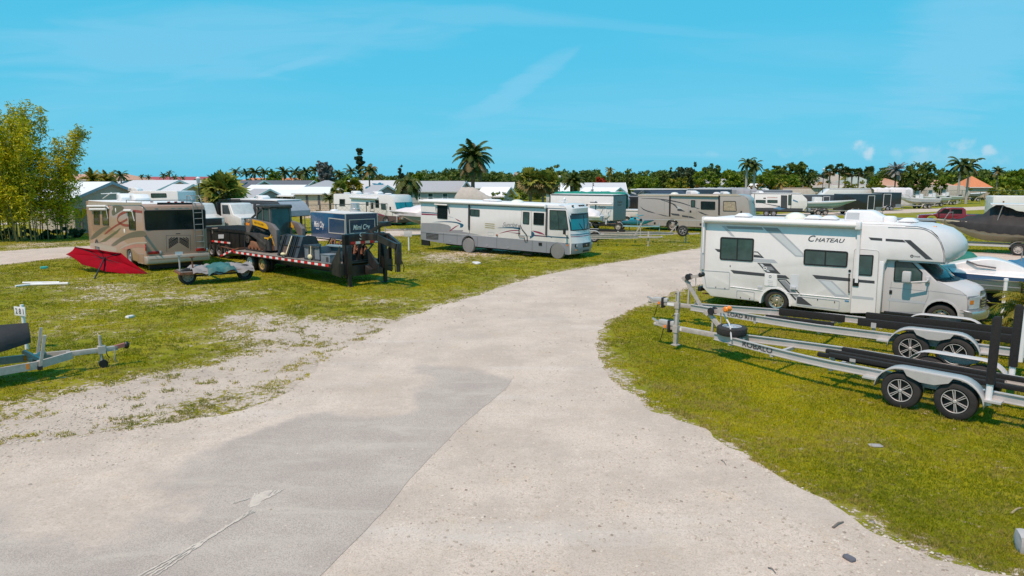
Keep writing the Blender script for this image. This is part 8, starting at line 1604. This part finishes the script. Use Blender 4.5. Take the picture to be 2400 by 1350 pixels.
FR_DK = leafmat('dark palm fronds', (.035, .065, .016), (.11, .145, .026), (.20, .14, .06)); FR_MID = leafmat('green palm fronds', (.035, .065, .012), (.13, .15, .025), (.27, .19, .07)); FR_YEL = leafmat('yellowish palm fronds', (.09, .11, .01), (.30, .24, .02), (.28, .19, .06)); FR_GRY = leafmat('silver palm fronds', (.14, .16, .15), (.34, .35, .35), (.2, .17, .12)); FR_SAB = leafmat('fan palm leaves', (.10, .15, .02), (.40, .39, .07), (.30, .22, .10))
TRK = M('palm trunk', (.20, .17, .135), .9, var=.3, scale=6, bump=.4); TRKP = M('pale palm trunk', (.36, .35, .33), .85, var=.2, scale=6); TRKD = M('dark bark', (.06, .05, .04), .9, var=.3, scale=6, bump=.4); CULM = M('bamboo canes', (.14, .135, .045), .5, var=.35, scale=3)
def mesh_np(name, co, tint, mat, parent=None, nper=4, dry=None):
    co = co.reshape(-1, 3).astype(np.float32); n = len(co) // nper; q = np.arange(n * nper, dtype=np.int32); me = bpy.data.meshes.new(name); me.vertices.add(len(co)); me.vertices.foreach_set('co', co.ravel()); me.loops.add(len(q)); me.loops.foreach_set('vertex_index', q); me.polygons.add(n); me.polygons.foreach_set('loop_start', np.arange(n, dtype=np.int32) * nper); me.update(calc_edges=True)
    me.attributes.new('tint', 'FLOAT', 'POINT').data.foreach_set('value', np.repeat(tint, nper).astype(np.float32)); me.attributes.new('dry', 'FLOAT', 'POINT').data.foreach_set('value', np.repeat(dry if dry is not None else np.zeros(n), nper).astype(np.float32))
    me.materials.append(mat); o = bpy.data.objects.new(name, me); col.objects.link(o); o.parent = parent; return o
RS = np.random.RandomState(21)
def leaves(blobs, n, sz, flat=.0):
    """leaf-sized quads through the volume of clumps gathered round the given blobs (x, y, z, rx, ry, rz)"""
    B = np.array(blobs, float); vol = (B[:, 3] * B[:, 4] * B[:, 5]) ** .75; k = RS.choice(len(B), n, p=vol / vol.sum()); nc = max(8, n // 26)
    kc = RS.choice(len(B), nc, p=vol / vol.sum()); d = RS.normal(size=(nc, 3)); d /= np.linalg.norm(d, axis=1)[:, None]; rad = RS.uniform(.45, 1.05, nc) ** .7; C = B[kc, :3] + d * B[kc, 3:] * rad[:, None]; cr = B[kc, 3:].mean(1) * RS.uniform(.14, .30, nc)
    j = RS.randint(0, nc, n); e = RS.normal(size=(n, 3)); e /= np.linalg.norm(e, axis=1)[:, None]; P = C[j] + e * (cr[j] * RS.rand(n) ** .5)[:, None] * np.array([1.15, 1.15, .75])
    u = RS.normal(size=(n, 3)); u /= np.linalg.norm(u, axis=1)[:, None]; v = np.cross(u, RS.normal(size=(n, 3))); v /= np.linalg.norm(v, axis=1)[:, None]; s = sz * RS.uniform(.6, 1.4, n)[:, None]; u, v = u * s, v * s * .55
    co = np.stack([P - u, P - v, P + u, P + v], 1); t = np.clip(RS.rand(nc)[j] * .7 + RS.normal(0, .16, n) + .15, 0, 1); return co, t
def tree(name, label, px, D, top, wpx, mat, n=1500, base=1.2, sz=None, trunk=TRKD, blobs=None, group=None, tr=.16, limbs=5, cat='tree'):
    """a broadleaf tree whose crown spans wpx photograph pixels at distance D and reaches the height of row top"""
    v = V(name, label, cat, hD(px, D), 0, group=group); H = CAMH + (425 - top) / FPX * D; rw = wpx / FPX * D / 2
    if blobs is None:
        blobs = [(0, 0, lerp(base, H, .58), rw * .7, rw * .7, (H - base) * .40)]
        for k in range(7): a = RS.uniform(0, 6.28); q = RS.uniform(.35, .62); z = RS.uniform(.38, .86); blobs.append((math.cos(a) * rw * q, math.sin(a) * rw * q, lerp(base, H, z), rw * RS.uniform(.28, .45), rw * RS.uniform(.28, .45), (H - base) * RS.uniform(.13, .22)))
        mx = max(b[2] + b[5] for b in blobs); blobs = [(a, b, base + (c - base) * (H - base) / (mx - base), d, e, f) for a, b, c, d, e, f in blobs]
    else: blobs = [(a * rw, b * rw, lerp(base, H, c), d * rw, e * rw, f * (H - base)) for a, b, c, d, e, f in blobs]
    co, t = leaves(blobs, int(n * 1.5), sz or max(.10, D * .0020)); mesh_np('crown', co, t, mat, v.root)
    m = MB(); m.tube([(0, 0, 0), (.05, 0, base * .8), (.1, .05, lerp(base, H, .5))], [tr, tr * .8, tr * .35], trunk, 7)
    for k in range(limbs): b = blobs[k % len(blobs)]; m.tube([(.03, 0, base * .8), (b[0] * .5, b[1] * .5, lerp(base, b[2], .6)), (b[0] * .95, b[1] * .95, b[2] + b[5] * .3)], [tr * .5, tr * .3, tr * .1], trunk, 5)
    m.obj('trunk', v); return v
def frond_set(c, n, L, droop, up=(-.2, 1.2), nl=22, lw=.05, ll=.26, dryp=.12, wind=(0, 0)):
    """pinnate fronds: drooping midribs with paired leaflets (triangles)"""
    out, tint, dry = [], [], []
    for i in range(n):
        a = i * 2.39996 + RS.uniform(-.25, .25); el = lerp(up[1], up[0], ((i + .5) / n)) + RS.uniform(-.12, .12); l = L * RS.uniform(.8, 1.1); d0 = np.array([math.cos(a) * math.cos(el), math.sin(a) * math.cos(el), math.sin(el)]); p = np.array(c, float); d = d0.copy(); st = l / nl; isd = RS.rand() < dryp * (1.8 if el < .1 else .3); tt = RS.rand() * .6 + .2
        for k in range(nl):
            d = d + np.array([wind[0] / nl, wind[1] / nl, -droop * 2.4 / nl * (k / nl + .2)]); d /= np.linalg.norm(d); q = p + d * st; side = np.cross(d, (0, 0, 1.0)); side /= (np.linalg.norm(side) + 1e-6); f = math.sin(math.pi * min(1, (k + 1.5) / (nl + 1))) ** .6
            for s_ in (-1, 1):
                tip = p + side * s_ * ll * l * f * .75 + d * ll * l * .4 * f + np.array([0, 0, -ll * l * f * (.35 + .3 * RS.rand())]); w_ = d * lw * l; out.append((p - w_ * .5, p + w_, tip)); tint.append(np.clip(tt + RS.normal(0, .15), 0, 1)); dry.append(.9 if isd else 0)
            b = side * .012 * l; out.append((p - b, p + b, q)); tint.append(.9); dry.append(.3); p = q
    return np.array(out), np.array(tint), np.array(dry)
def palm(label, px, D, top, rpx, mat=FR_DK, n=16, droop=.9, group=None, trunk=TRK, up=(-.5, 1.15), tr=.13, lean=0.0, wind=(0, 0), dryp=.12, name='palm_tree', lw=.05, ll=.26):
    v = V(name, label, 'palm tree', hD(px, D), RS.uniform(0, 360), group=group); r = rpx / FPX * D; H = CAMH + (425 - top) / FPX * D - r * .62; H = max(H, .4); lx = lean
    co, t, d = frond_set((lx, 0, H), n, r * 1.12, droop, up, dryp=dryp, wind=wind, lw=lw * (1 + D / 200), ll=ll); mesh_np('crown', co, t, mat, v.root, 3, d)
    m = MB(); m.tube([(0, 0, 0), (lx * .3, 0, H * .5), (lx, 0, H + .1)], [tr * 1.25, tr, tr * .8], trunk, 8); m.obj('trunk', v); return v
def fan_palm(label, px, D, top, rpx, mat=FR_SAB, n=42, group=None, skirt=.25, tr=.17, low=-1.0, name='fan_palm'):
    v = V(name, label, 'palm tree', hD(px, D), RS.uniform(0, 360), group=group); r = rpx / FPX * D; H = max(.5, CAMH + (425 - top) / FPX * D - r); out, tint, dry = [], [], []
    for i in range(n):
        el = lerp(1.4, low, (i + .5) / n) + RS.uniform(-.15, .15); a = i * 2.39996 + RS.uniform(-.3, .3); d = np.array([math.cos(a) * math.cos(el), math.sin(a) * math.cos(el), math.sin(el)]); st = r * RS.uniform(.35, .6); c = np.array([0, 0, H]) + d * st; side = np.cross(d, (0, 0, 1.0)); side /= np.linalg.norm(side) + 1e-6; upv = np.cross(side, d); ro = RS.uniform(-1.1, 1.1); side, upv = side * math.cos(ro) + upv * math.sin(ro), upv * math.cos(ro) - side * math.sin(ro); isd = el < -.35 and RS.rand() < skirt * 2.2; tt = RS.rand() * .7; b = side * .02 * r; out.append((np.array([0, 0, H]) - b, np.array([0, 0, H]) + b, c)); tint.append(.8); dry.append(.4)
        for k in range(11):
            th = lerp(-1.9, 1.9, k / 10); e = d * math.cos(th) + side * math.sin(th) + upv * .15; l = r * .52 * RS.uniform(.85, 1.1) * (1 - .18 * abs(th) / 1.9); tip = c + e * l + np.array([0, 0, -.35 * l * RS.uniform(.4, 1)]); mid = c + e * l * .5; w_ = np.cross(e, upv); w_ = w_ / (np.linalg.norm(w_) + 1e-6) * r * .085; out.append((c, mid + w_, mid - w_)); out.append((mid - w_, mid + w_, tip)); q = np.clip(tt + RS.normal(0, .12), 0, 1); tint += [q, q]; dry += [.85 if isd else 0] * 2
    mesh_np('crown', np.array(out), np.array(tint), mat, v.root, 3, np.array(dry)); m = MB(); m.tube([(0, 0, 0), (.05, 0, H)], [tr * 1.1, tr], TRK, 8); m.obj('trunk', v); return v
# ---- bamboo at the left
def bamboo(label, specs, D, n, seed):
    rs = np.random.RandomState(seed); x0 = specs[0][0]; v = V('bamboo_clump', label, 'bamboo', hD(x0, D), 0); m = MB(); Ps = []; k = D / FPX
    for (bx, tx, ty, dens, dy) in specs:
        b = Vector(((bx - x0) * k, dy, 0)); H = CAMH + (425 - ty) * k; t = Vector(((tx - x0) * k, dy * 1.4 + rs.uniform(-.6, .6), H)); bend = rs.uniform(.35, .6); path = []
        for i in range(13): f = i / 12; p = b.lerp(t, f); p.x = b.x + (t.x - b.x) * f ** (1 + bend * 1.6); p.z = H * (1 - (1 - f) ** 1.25) if abs(tx - bx) > 40 else H * f; path.append(p)
        m.tube(path, [.045 - .035 * i / 12 for i in range(13)], CULM, 5)
        nn = int(n * dens)
        for i in range(nn // 9):
            f = rs.uniform(.10, 1.0) ** .72; j = min(11, int(f * 12)); p = path[j].lerp(path[j + 1], f * 12 - j); a = rs.uniform(0, 6.28); reach = rs.uniform(.15, 1.05) * (.55 + .6 * math.sin(math.pi * min(1, f))) * (1.15 - .75 * f); c = p + Vector((math.cos(a) * reach, math.sin(a) * reach, rs.uniform(-.1, .35)))
            for q in range(9): Ps.append((c.x + rs.normal(0, .20), c.y + rs.normal(0, .20), c.z + rs.normal(0, .16)))
    P = np.array(Ps); N_ = len(P); u = rs.normal(size=(N_, 3)); u[:, 2] = -abs(u[:, 2]) * .8; u /= np.linalg.norm(u, axis=1)[:, None]; w_ = np.cross(u, rs.normal(size=(N_, 3))); w_ /= np.linalg.norm(w_, axis=1)[:, None]; s = rs.uniform(.12, .26, N_)[:, None]; co = np.stack([P - u * s * .4, P + w_ * s * .2, P + u * s, P - w_ * s * .2], 1); t = np.clip(fbm(P[:, 0] * 1.3 + 40, P[:, 2] * 1.3 + P[:, 1], .9, 3) * 1.6 - .35 + rs.normal(0, .18, N_), 0, 1); mesh_np('foliage', co, t, LF_BAM, v.root); m.obj('canes', v)
rb = np.random.RandomState(3); sp = []
for i in range(26): bx = rb.uniform(-40, 130); sp.append((bx, bx + rb.uniform(-35, 22), rb.uniform(270, 400), .8, rb.uniform(-2.2, 2.0)))
sp += [(62, 50, 256, 1.5, 0), (75, 82, 252, 1.5, .5), (85, 105, 262, 1.2, .8), (50, 35, 262, 1.1, 1), (70, 70, 290, 1.6, -.5), (90, 95, 300, 1.6, 0), (-10, -18, 258, 1.4, .5), (-20, -5, 275, 1.3, 1)]
bamboo('tall dense yellow green bamboo clump at the left edge of the lot', sp, 52, 1100, 8)
bamboo('slender arching bamboo stems right of the dense bamboo clump', [(148, 172, 330, 1.3, 0), (152, 185, 350, 1.2, .3), (143, 215, 312, 1.5, 0), (140, 222, 318, 1.2, .4), (155, 160, 400, .8, .2), (148, 150, 420, .7, 0)], 53, 900, 9)
def ground_mass(name, label, pts, h, n, sz, mat, w_=2.0, cat='hedge', kind=None):
    v = V(name, label, cat, (pts[0][0], pts[0][1], 0), 0); bl = []
    for a, b in zip(pts[:-1], pts[1:]):
        a, b = Vector(a), Vector(b); k = max(2, int((b - a).length / (w_ * .7)))
        for i in range(k): p = a.lerp(b, i / k) - Vector(pts[0]); hh = h * RS.uniform(.75, 1.05); bl.append((p.x + RS.uniform(-.3, .3), p.y, hh * .5, w_ * .7, w_ * .6, hh * .52))
    co, t = leaves(bl, n, sz); co[:, :, 2] = np.maximum(co[:, :, 2], .02); mesh_np('leaves', co, t, mat, v.root); m = MB(); 
    for b in bl[::2]: m.tube([(b[0], b[1], 0), (b[0] + .1, b[1], b[5] * 1.3)], .05, TRKD, 4)
    m.obj('stems', v)
ground_mass('undergrowth', 'dark undergrowth along the foot of the bamboo clump', [(-46, 51.5), (-37, 53), (-34, 55)], .9, 2500, .16, LF_DKB, 1.2, 'undergrowth'); ground_mass('hedge', 'long clipped yellow green hedge behind the green fence at right', [(84, 168), (110, 163), (150, 156)], 3.1, 5200, .30, LF_YEL, 2.2); ground_mass('hedge', 'dark green mass of shrubs behind the clipped hedge at far right', [(112, 178), (135, 172), (165, 168)], 7.0, 5200, .42, LF_MID, 4.2)
ground_mass('shrub', 'orange and yellow bushes behind the grey covered camper', [(33, 128), (45, 126), (58, 126)], 4.3, 2600, .26, LF_ORG, 2.6, 'bush'); ground_mass('shrub', 'yellow green shrub in front of the tan tiled house', [(67, 138), (75, 138)], 5.2, 1300, .24, LF_YEL, 2.4, 'bush'); ground_mass('shrub', 'bright green bush at the wall of the small beige house', [(-2, 84), (3, 84)], 3.9, 900, .16, LF_MID, 1.2, 'bush'); ground_mass('shrub', 'small green bush beside the screened porch', [(-28.5, 80), (-27.8, 80.5)], 2.2, 500, .14, LF_MID, .9, 'bush')
# ---- palms of the mobile home park
palm('areca palm clump with yellow fronds above the mobile home roof behind the bamboo', 225, 90, 404, 30, FR_YEL, 26, 1.0, up=(.0, 1.3)); palm('second yellowish areca palm clump right of the first one', 258, 92, 406, 28, FR_YEL, 22, 1.0, up=(.0, 1.3)); palm('dark palm behind the slender bamboo stems', 168, 100, 384, 30, FR_DK); palm('dark palm at the left end of the long red roof', 290, 110, 398, 20, FR_DK); palm('small dark palm left of the dark palm at the red roof', 268, 130, 402, 14, FR_DK)
for px, top, r, lab in ((337, 408, 9, 'leftmost small palm silhouetted over the long red roof'), (352, 409, 9, 'second small palm over the long red roof'), (387, 404, 12, 'broad small palm over the middle of the red roof'), (402, 399, 11, 'tallest small palm over the middle of the red roof'), (414, 409, 11, 'low small palm right of the tallest one at the red roof'), (432, 411, 8, 'rightmost small palm over the long red roof')): palm(lab, px, 170, top, r, FR_DK, 13, group='small palms over the red roof')
fan_palm('big green fan palm standing between the tan motorhome ladder and the yellow loader', 528, 64, 392, 60, FR_SAB, 95, skirt=.2, low=-1.35); palm('dark coconut palm just behind the big fan palm', 557, 120, 392, 16, FR_DK)
for px, top, r, lab in ((582, 398, 13, 'small coconut palm immediately right of the big fan palm'), (600, 393, 17, 'first full coconut palm in the row over the dark shingle roofs'), (622, 395, 14, 'second coconut palm in the row over the dark shingle roofs'), (668, 393, 17, 'third coconut palm beside the round green bush in the row'), (693, 394, 15, 'slightly leaning coconut palm in the middle of the row'), (718, 392, 17, 'isolated coconut palm left of the silvery tree'), (742, 389, 16, 'coconut palm touching the left side of the silvery tree'), (797, 398, 15, 'dark coconut palm right of the silvery tree'), (827, 392, 15, 'coconut palm left of the narrow twisted pine'), (888, 408, 11, 'small low palm right of the narrow twisted pine')): palm(lab, px, 145, top - 2, r * 1.25, FR_DK, 17, group='coconut palms behind the mobile homes', lean=RS.uniform(-.6, .6))
tree('tree', 'rounded bright green tree between the coconut palms over the dark shingle roof', 645, 130, 398, 46, LF_MID, 1300); tree('tree', 'silvery grey round topped tree above the grey shingle hip roof', 766, 128, 377, 44, LF_SIL, 2600, 3.0); tree('tree', 'low dark green tree under the silvery tree', 745, 140, 408, 50, LF_MID, 1000, .5)
tree('pine_tree', 'narrow twisted dark pine standing tall above the white roofed mobile home', 846, 125, 350, 19, LF_DKB, 2600, 5.2, .22, blobs=[(0, 0, .93, .7, .7, .07), (.2, 0, .80, .8, .8, .07), (-.2, .1, .65, .95, .95, .07), (.2, 0, .50, 1, 1, .07), (-.1, 0, .34, .9, .9, .07), (.1, 0, .17, .7, .7, .07), (0, 0, .05, .5, .5, .05)], limbs=7)
palm('drooping yellow green palm right beside the narrow twisted pine', 868, 112, 384, 27, FR_MID, 24, 1.5, up=(-.2, 1.2)); fan_palm('yellow green fan palm left of the roof of the white motorhome', 800, 82, 418, 27, FR_SAB, 44); fan_palm('second yellow green fan palm close behind the white motorhome', 832, 83, 413, 27, FR_YEL, 44); palm('low spreading palm at the left end of the white motorhome', 775, 82, 452, 22, FR_MID, 16, 1.0, up=(.1, 1.2)); tree('tree', 'dense bushes behind the yellow green fan palms', 840, 120, 408, 90, LF_MID, 1500, .5)
palm('drooping palm with pale trunk between the white motorhome and the Sunrise motorhome', 957, 74, 404, 44, FR_MID, 34, 2.0, trunk=TRKP, up=(-.3, 1.1), tr=.18); tree('tree', 'dark pointed tree behind the drooping palm', 942, 130, 386, 22, LF_DKB, 900, 2, blobs=[(0, 0, .25, 1, 1, .25), (0, 0, .5, .75, .75, .2), (0, 0, .75, .5, .5, .2), (0, 0, .92, .25, .25, .08)]); tree('tree', 'bright green bushy tree right of the drooping palm', 978, 120, 402, 38, LF_MID, 1000)
palm('tall coconut palm with hanging dead fronds behind the Sunrise motorhome', 1109, 86, 338, 50, FR_DK, 56, 1.15, trunk=M('reddish palm trunk', (.22, .13, .09), .9, var=.3, scale=6), up=(-1.15, 1.35), tr=.24, dryp=.30, wind=(.1, 0))
for px, top, r, lab in ((1243, 388, 34, 'left fan palm of the brown skirted group right of the Sunrise motorhome'), (1272, 392, 32, 'middle fan palm of the brown skirted group'), (1290, 398, 28, 'right fan palm of the brown skirted group')): fan_palm(lab, px, 88, top, r, FR_SAB, 58, 'brown skirted fan palms', .9, low=-1.5)
palm('dark green areca palm clump left of the green tarpaulin', 1342, 92, 410, 30, FR_MID, 34, 1.1, up=(.1, 1.35)); palm('orange trunked yellow palm rising over the pale grey roof', 1428, 150, 390, 15, FR_YEL, 16, 1.2, trunk=M('orange palm trunk', (.45, .22, .08), .8)); tree('tree', 'flame tree with red blossom over the pale grey roof', 1408, 145, 416, 30, LF_RED, 500, 3.6)
tree('pine_tree', 'small layered pine above the green tarpaulin', 1388, 84, 428, 17, LF_DKB, 520, 2.2, .09, blobs=[(0, 0, t, 1.05 - .85 * t, 1.05 - .85 * t, .035) for t in (.02, .16, .3, .44, .58, .72, .86, .96)], limbs=8)
# ---- the belt of trees: single crowns in front, the far wood behind them as one mass
for px, D, top, w_, m, n, lab in ((1370, 150, 398, 60, LF_OAK, 1300, 'dark oak left of the orange trunked palm'), (1460, 160, 402, 70, LF_OAK, 1300, 'dark oak right of the orange trunked palm'), (1510, 135, 412, 80, LF_MID, 1600, 'bright green tree behind the black coach'), (1560, 165, 396, 60, LF_OAK, 1200, 'dark tree left of the broad casuarina'), (1605, 150, 381, 78, LF_DKB, 2000, 'broad blackish casuarina highest behind the warm grey motorhome'), (1585, 130, 414, 70, LF_YEL, 1400, 'yellow green tree below the broad casuarina'), (1670, 155, 386, 70, LF_OAK, 1600, 'dark rounded tree left of the two royal palms'), (1655, 135, 402, 76, LF_MID, 1600, 'light green tree below the dark rounded tree'), (1715, 140, 398, 70, LF_MID, 1600, 'mid green tree just left of the two royal palms'), (1800, 140, 398, 66, LF_MID, 1600, 'bright green tree right of the two royal palms'), (1862, 150, 376, 66, LF_OAK, 2000, 'tall rounded dark tree left of the tan tiled house'), (1826, 150, 386, 44, LF_OAK, 1200, 'dark upright tree between the bright green tree and the tall rounded tree'), (1845, 128, 408, 80, LF_MID, 1600, 'low leafy tree in front of the tall rounded tree'), (1893, 150, 398, 36, LF_OAK, 800, 'small dark tree at the left edge of the tan tiled roof'), (2045, 150, 412, 40, LF_MID, 900, 'leafy bush in front of the grey green tiled roof'), (2068, 185, 392, 60, LF_OAK, 1300, 'dark tree left of the silver palm'), (2150, 142, 378, 92, LF_OAK, 2600, 'big spreading dark oak in front of the pinkish tiled houses'), (2118, 150, 392, 50, LF_OAK, 1300, 'dark tree between the silver palm and the big oak'), (2200, 145, 420, 34, LF_MID, 700, 'small clipped green tree right of the big oak'), (2375, 190, 396, 110, LF_MID, 2400, 'wide green tree at the far right edge'), (2325, 200, 404, 44, LF_OAK, 900, 'dark tree behind the bright orange roof'), (1345, 170, 400, 60, LF_OAK, 1000, 'dark tree right of the brown skirted fan palms'), (1300, 150, 388, 46, LF_OAK, 1200, 'grey green tree behind the brown skirted fan palms'), (1920, 178, 400, 44, LF_DKB, 900, 'dark foliage behind the tan tiled roof')): tree('tree', lab, px, D, top, w_, m, n, .8 if w_ > 60 else 1.4)
for px, D, top, r, lab in ((1746, 118, 368, 24, 'left one of the two tall royal palms'), (1764, 118, 372, 24, 'right one of the two tall royal palms'), (2243, 138, 366, 32, 'taller royal palm left of the orange roof'), (2263, 138, 370, 32, 'second royal palm leaning towards the orange roof')): palm(lab, px, D, top, r, FR_DK, 18, 1.2, trunk=TRKP, tr=.2)
palm('dark palm behind the wide green tree at far right', 2332, 165, 390, 18, FR_DK); palm('silver palm left of the big oak', 2094, 145, 384, 24, FR_GRY, 26, .7, trunk=TRKD, up=(-.7, 1.3)); palm('orange brown palm beside the low leafy tree', 1828, 120, 420, 18, FR_YEL, 14, 1.2, dryp=.5)
for px, top, r, lab in ((1940, 384, 16, 'leftmost sabal palm in front of the tan tiled house'), (1963, 380, 16, 'tallest sabal palm in front of the tan tiled house'), (1977, 388, 15, 'sabal palm right of the tallest one'), (1992, 393, 14, 'short sabal palm in the middle of the row'), (2008, 391, 14, 'sabal palm left of the grey green roof'), (2030, 387, 16, 'rightmost sabal palm against the grey green roof')): fan_palm(lab, px, 140, top, r, FR_DK, 26, 'sabal palms in front of the tiled houses', .3, .14)
# fronds at the right edge of the picture
palm('low yellow green palm bush at the right edge beside the white guide posts', 2418, 17.2, 682, 100, FR_YEL, 70, 1.1, up=(-.3, 1.35), tr=.10, name='palm_bush', lw=.030, ll=.30)
v = V('banana_plant', 'small bright green banana plant behind the front of the tan motorhome', 'plant', at(195, 548), 0); out, tn = [], []
for k in range(7):
    a = k * .95; d = np.array([math.cos(a), math.sin(a), 0]); s_ = np.array([-d[1], d[0], 0]); p0 = np.array([0, 0, 1.2]); p1 = p0 + d * .7 + [0, 0, 1.0]; p2 = p0 + d * 1.5 + [0, 0, .8]; out += [(p0, p1 - s_ * .25, p2, p1 + s_ * .25)]; tn.append(RS.rand())
mesh_np('leaves', np.array(out), np.array(tn), LF_MID, v.root); m = MB(); m.tube([(0, 0, 0), (0, 0, 1.3)], .08, TRK, 6); m.obj('stem', v)
def far_wood():
    cs, ts = [], []
    for D, n, top, jit, x0, x1 in ((165, 60, 413, 6, 470, 1000), (180, 80, 404, 6, 960, 1950), (230, 95, 404, 9, 700, 2450), (300, 90, 408, 8, 300, 2450), (420, 70, 414, 5, -150, 2500)):
        bl = []
        for i in range(n): px = RS.uniform(x0, x1); p = hD(px, D + RS.uniform(-18, 18)); H = CAMH + (425 - (top + RS.uniform(-jit, jit * .8) + (10 if px < 950 else 0))) / FPX * D; r = RS.uniform(3.0, 5.5) * D / 250; bl.append((p.x, p.y, H * .5, r, r, H * .52))
        co, t = leaves(bl, 34000, D * .0023); co[:, :, 2] = np.maximum(co[:, :, 2], .05); cs.append(co); ts.append(t)
    o = mesh_np('treeline', np.concatenate(cs), np.concatenate(ts), LF_OAK); tag(o, 'far wood of dark green trees along the whole horizon', 'woodland', kind='stuff')
far_wood()
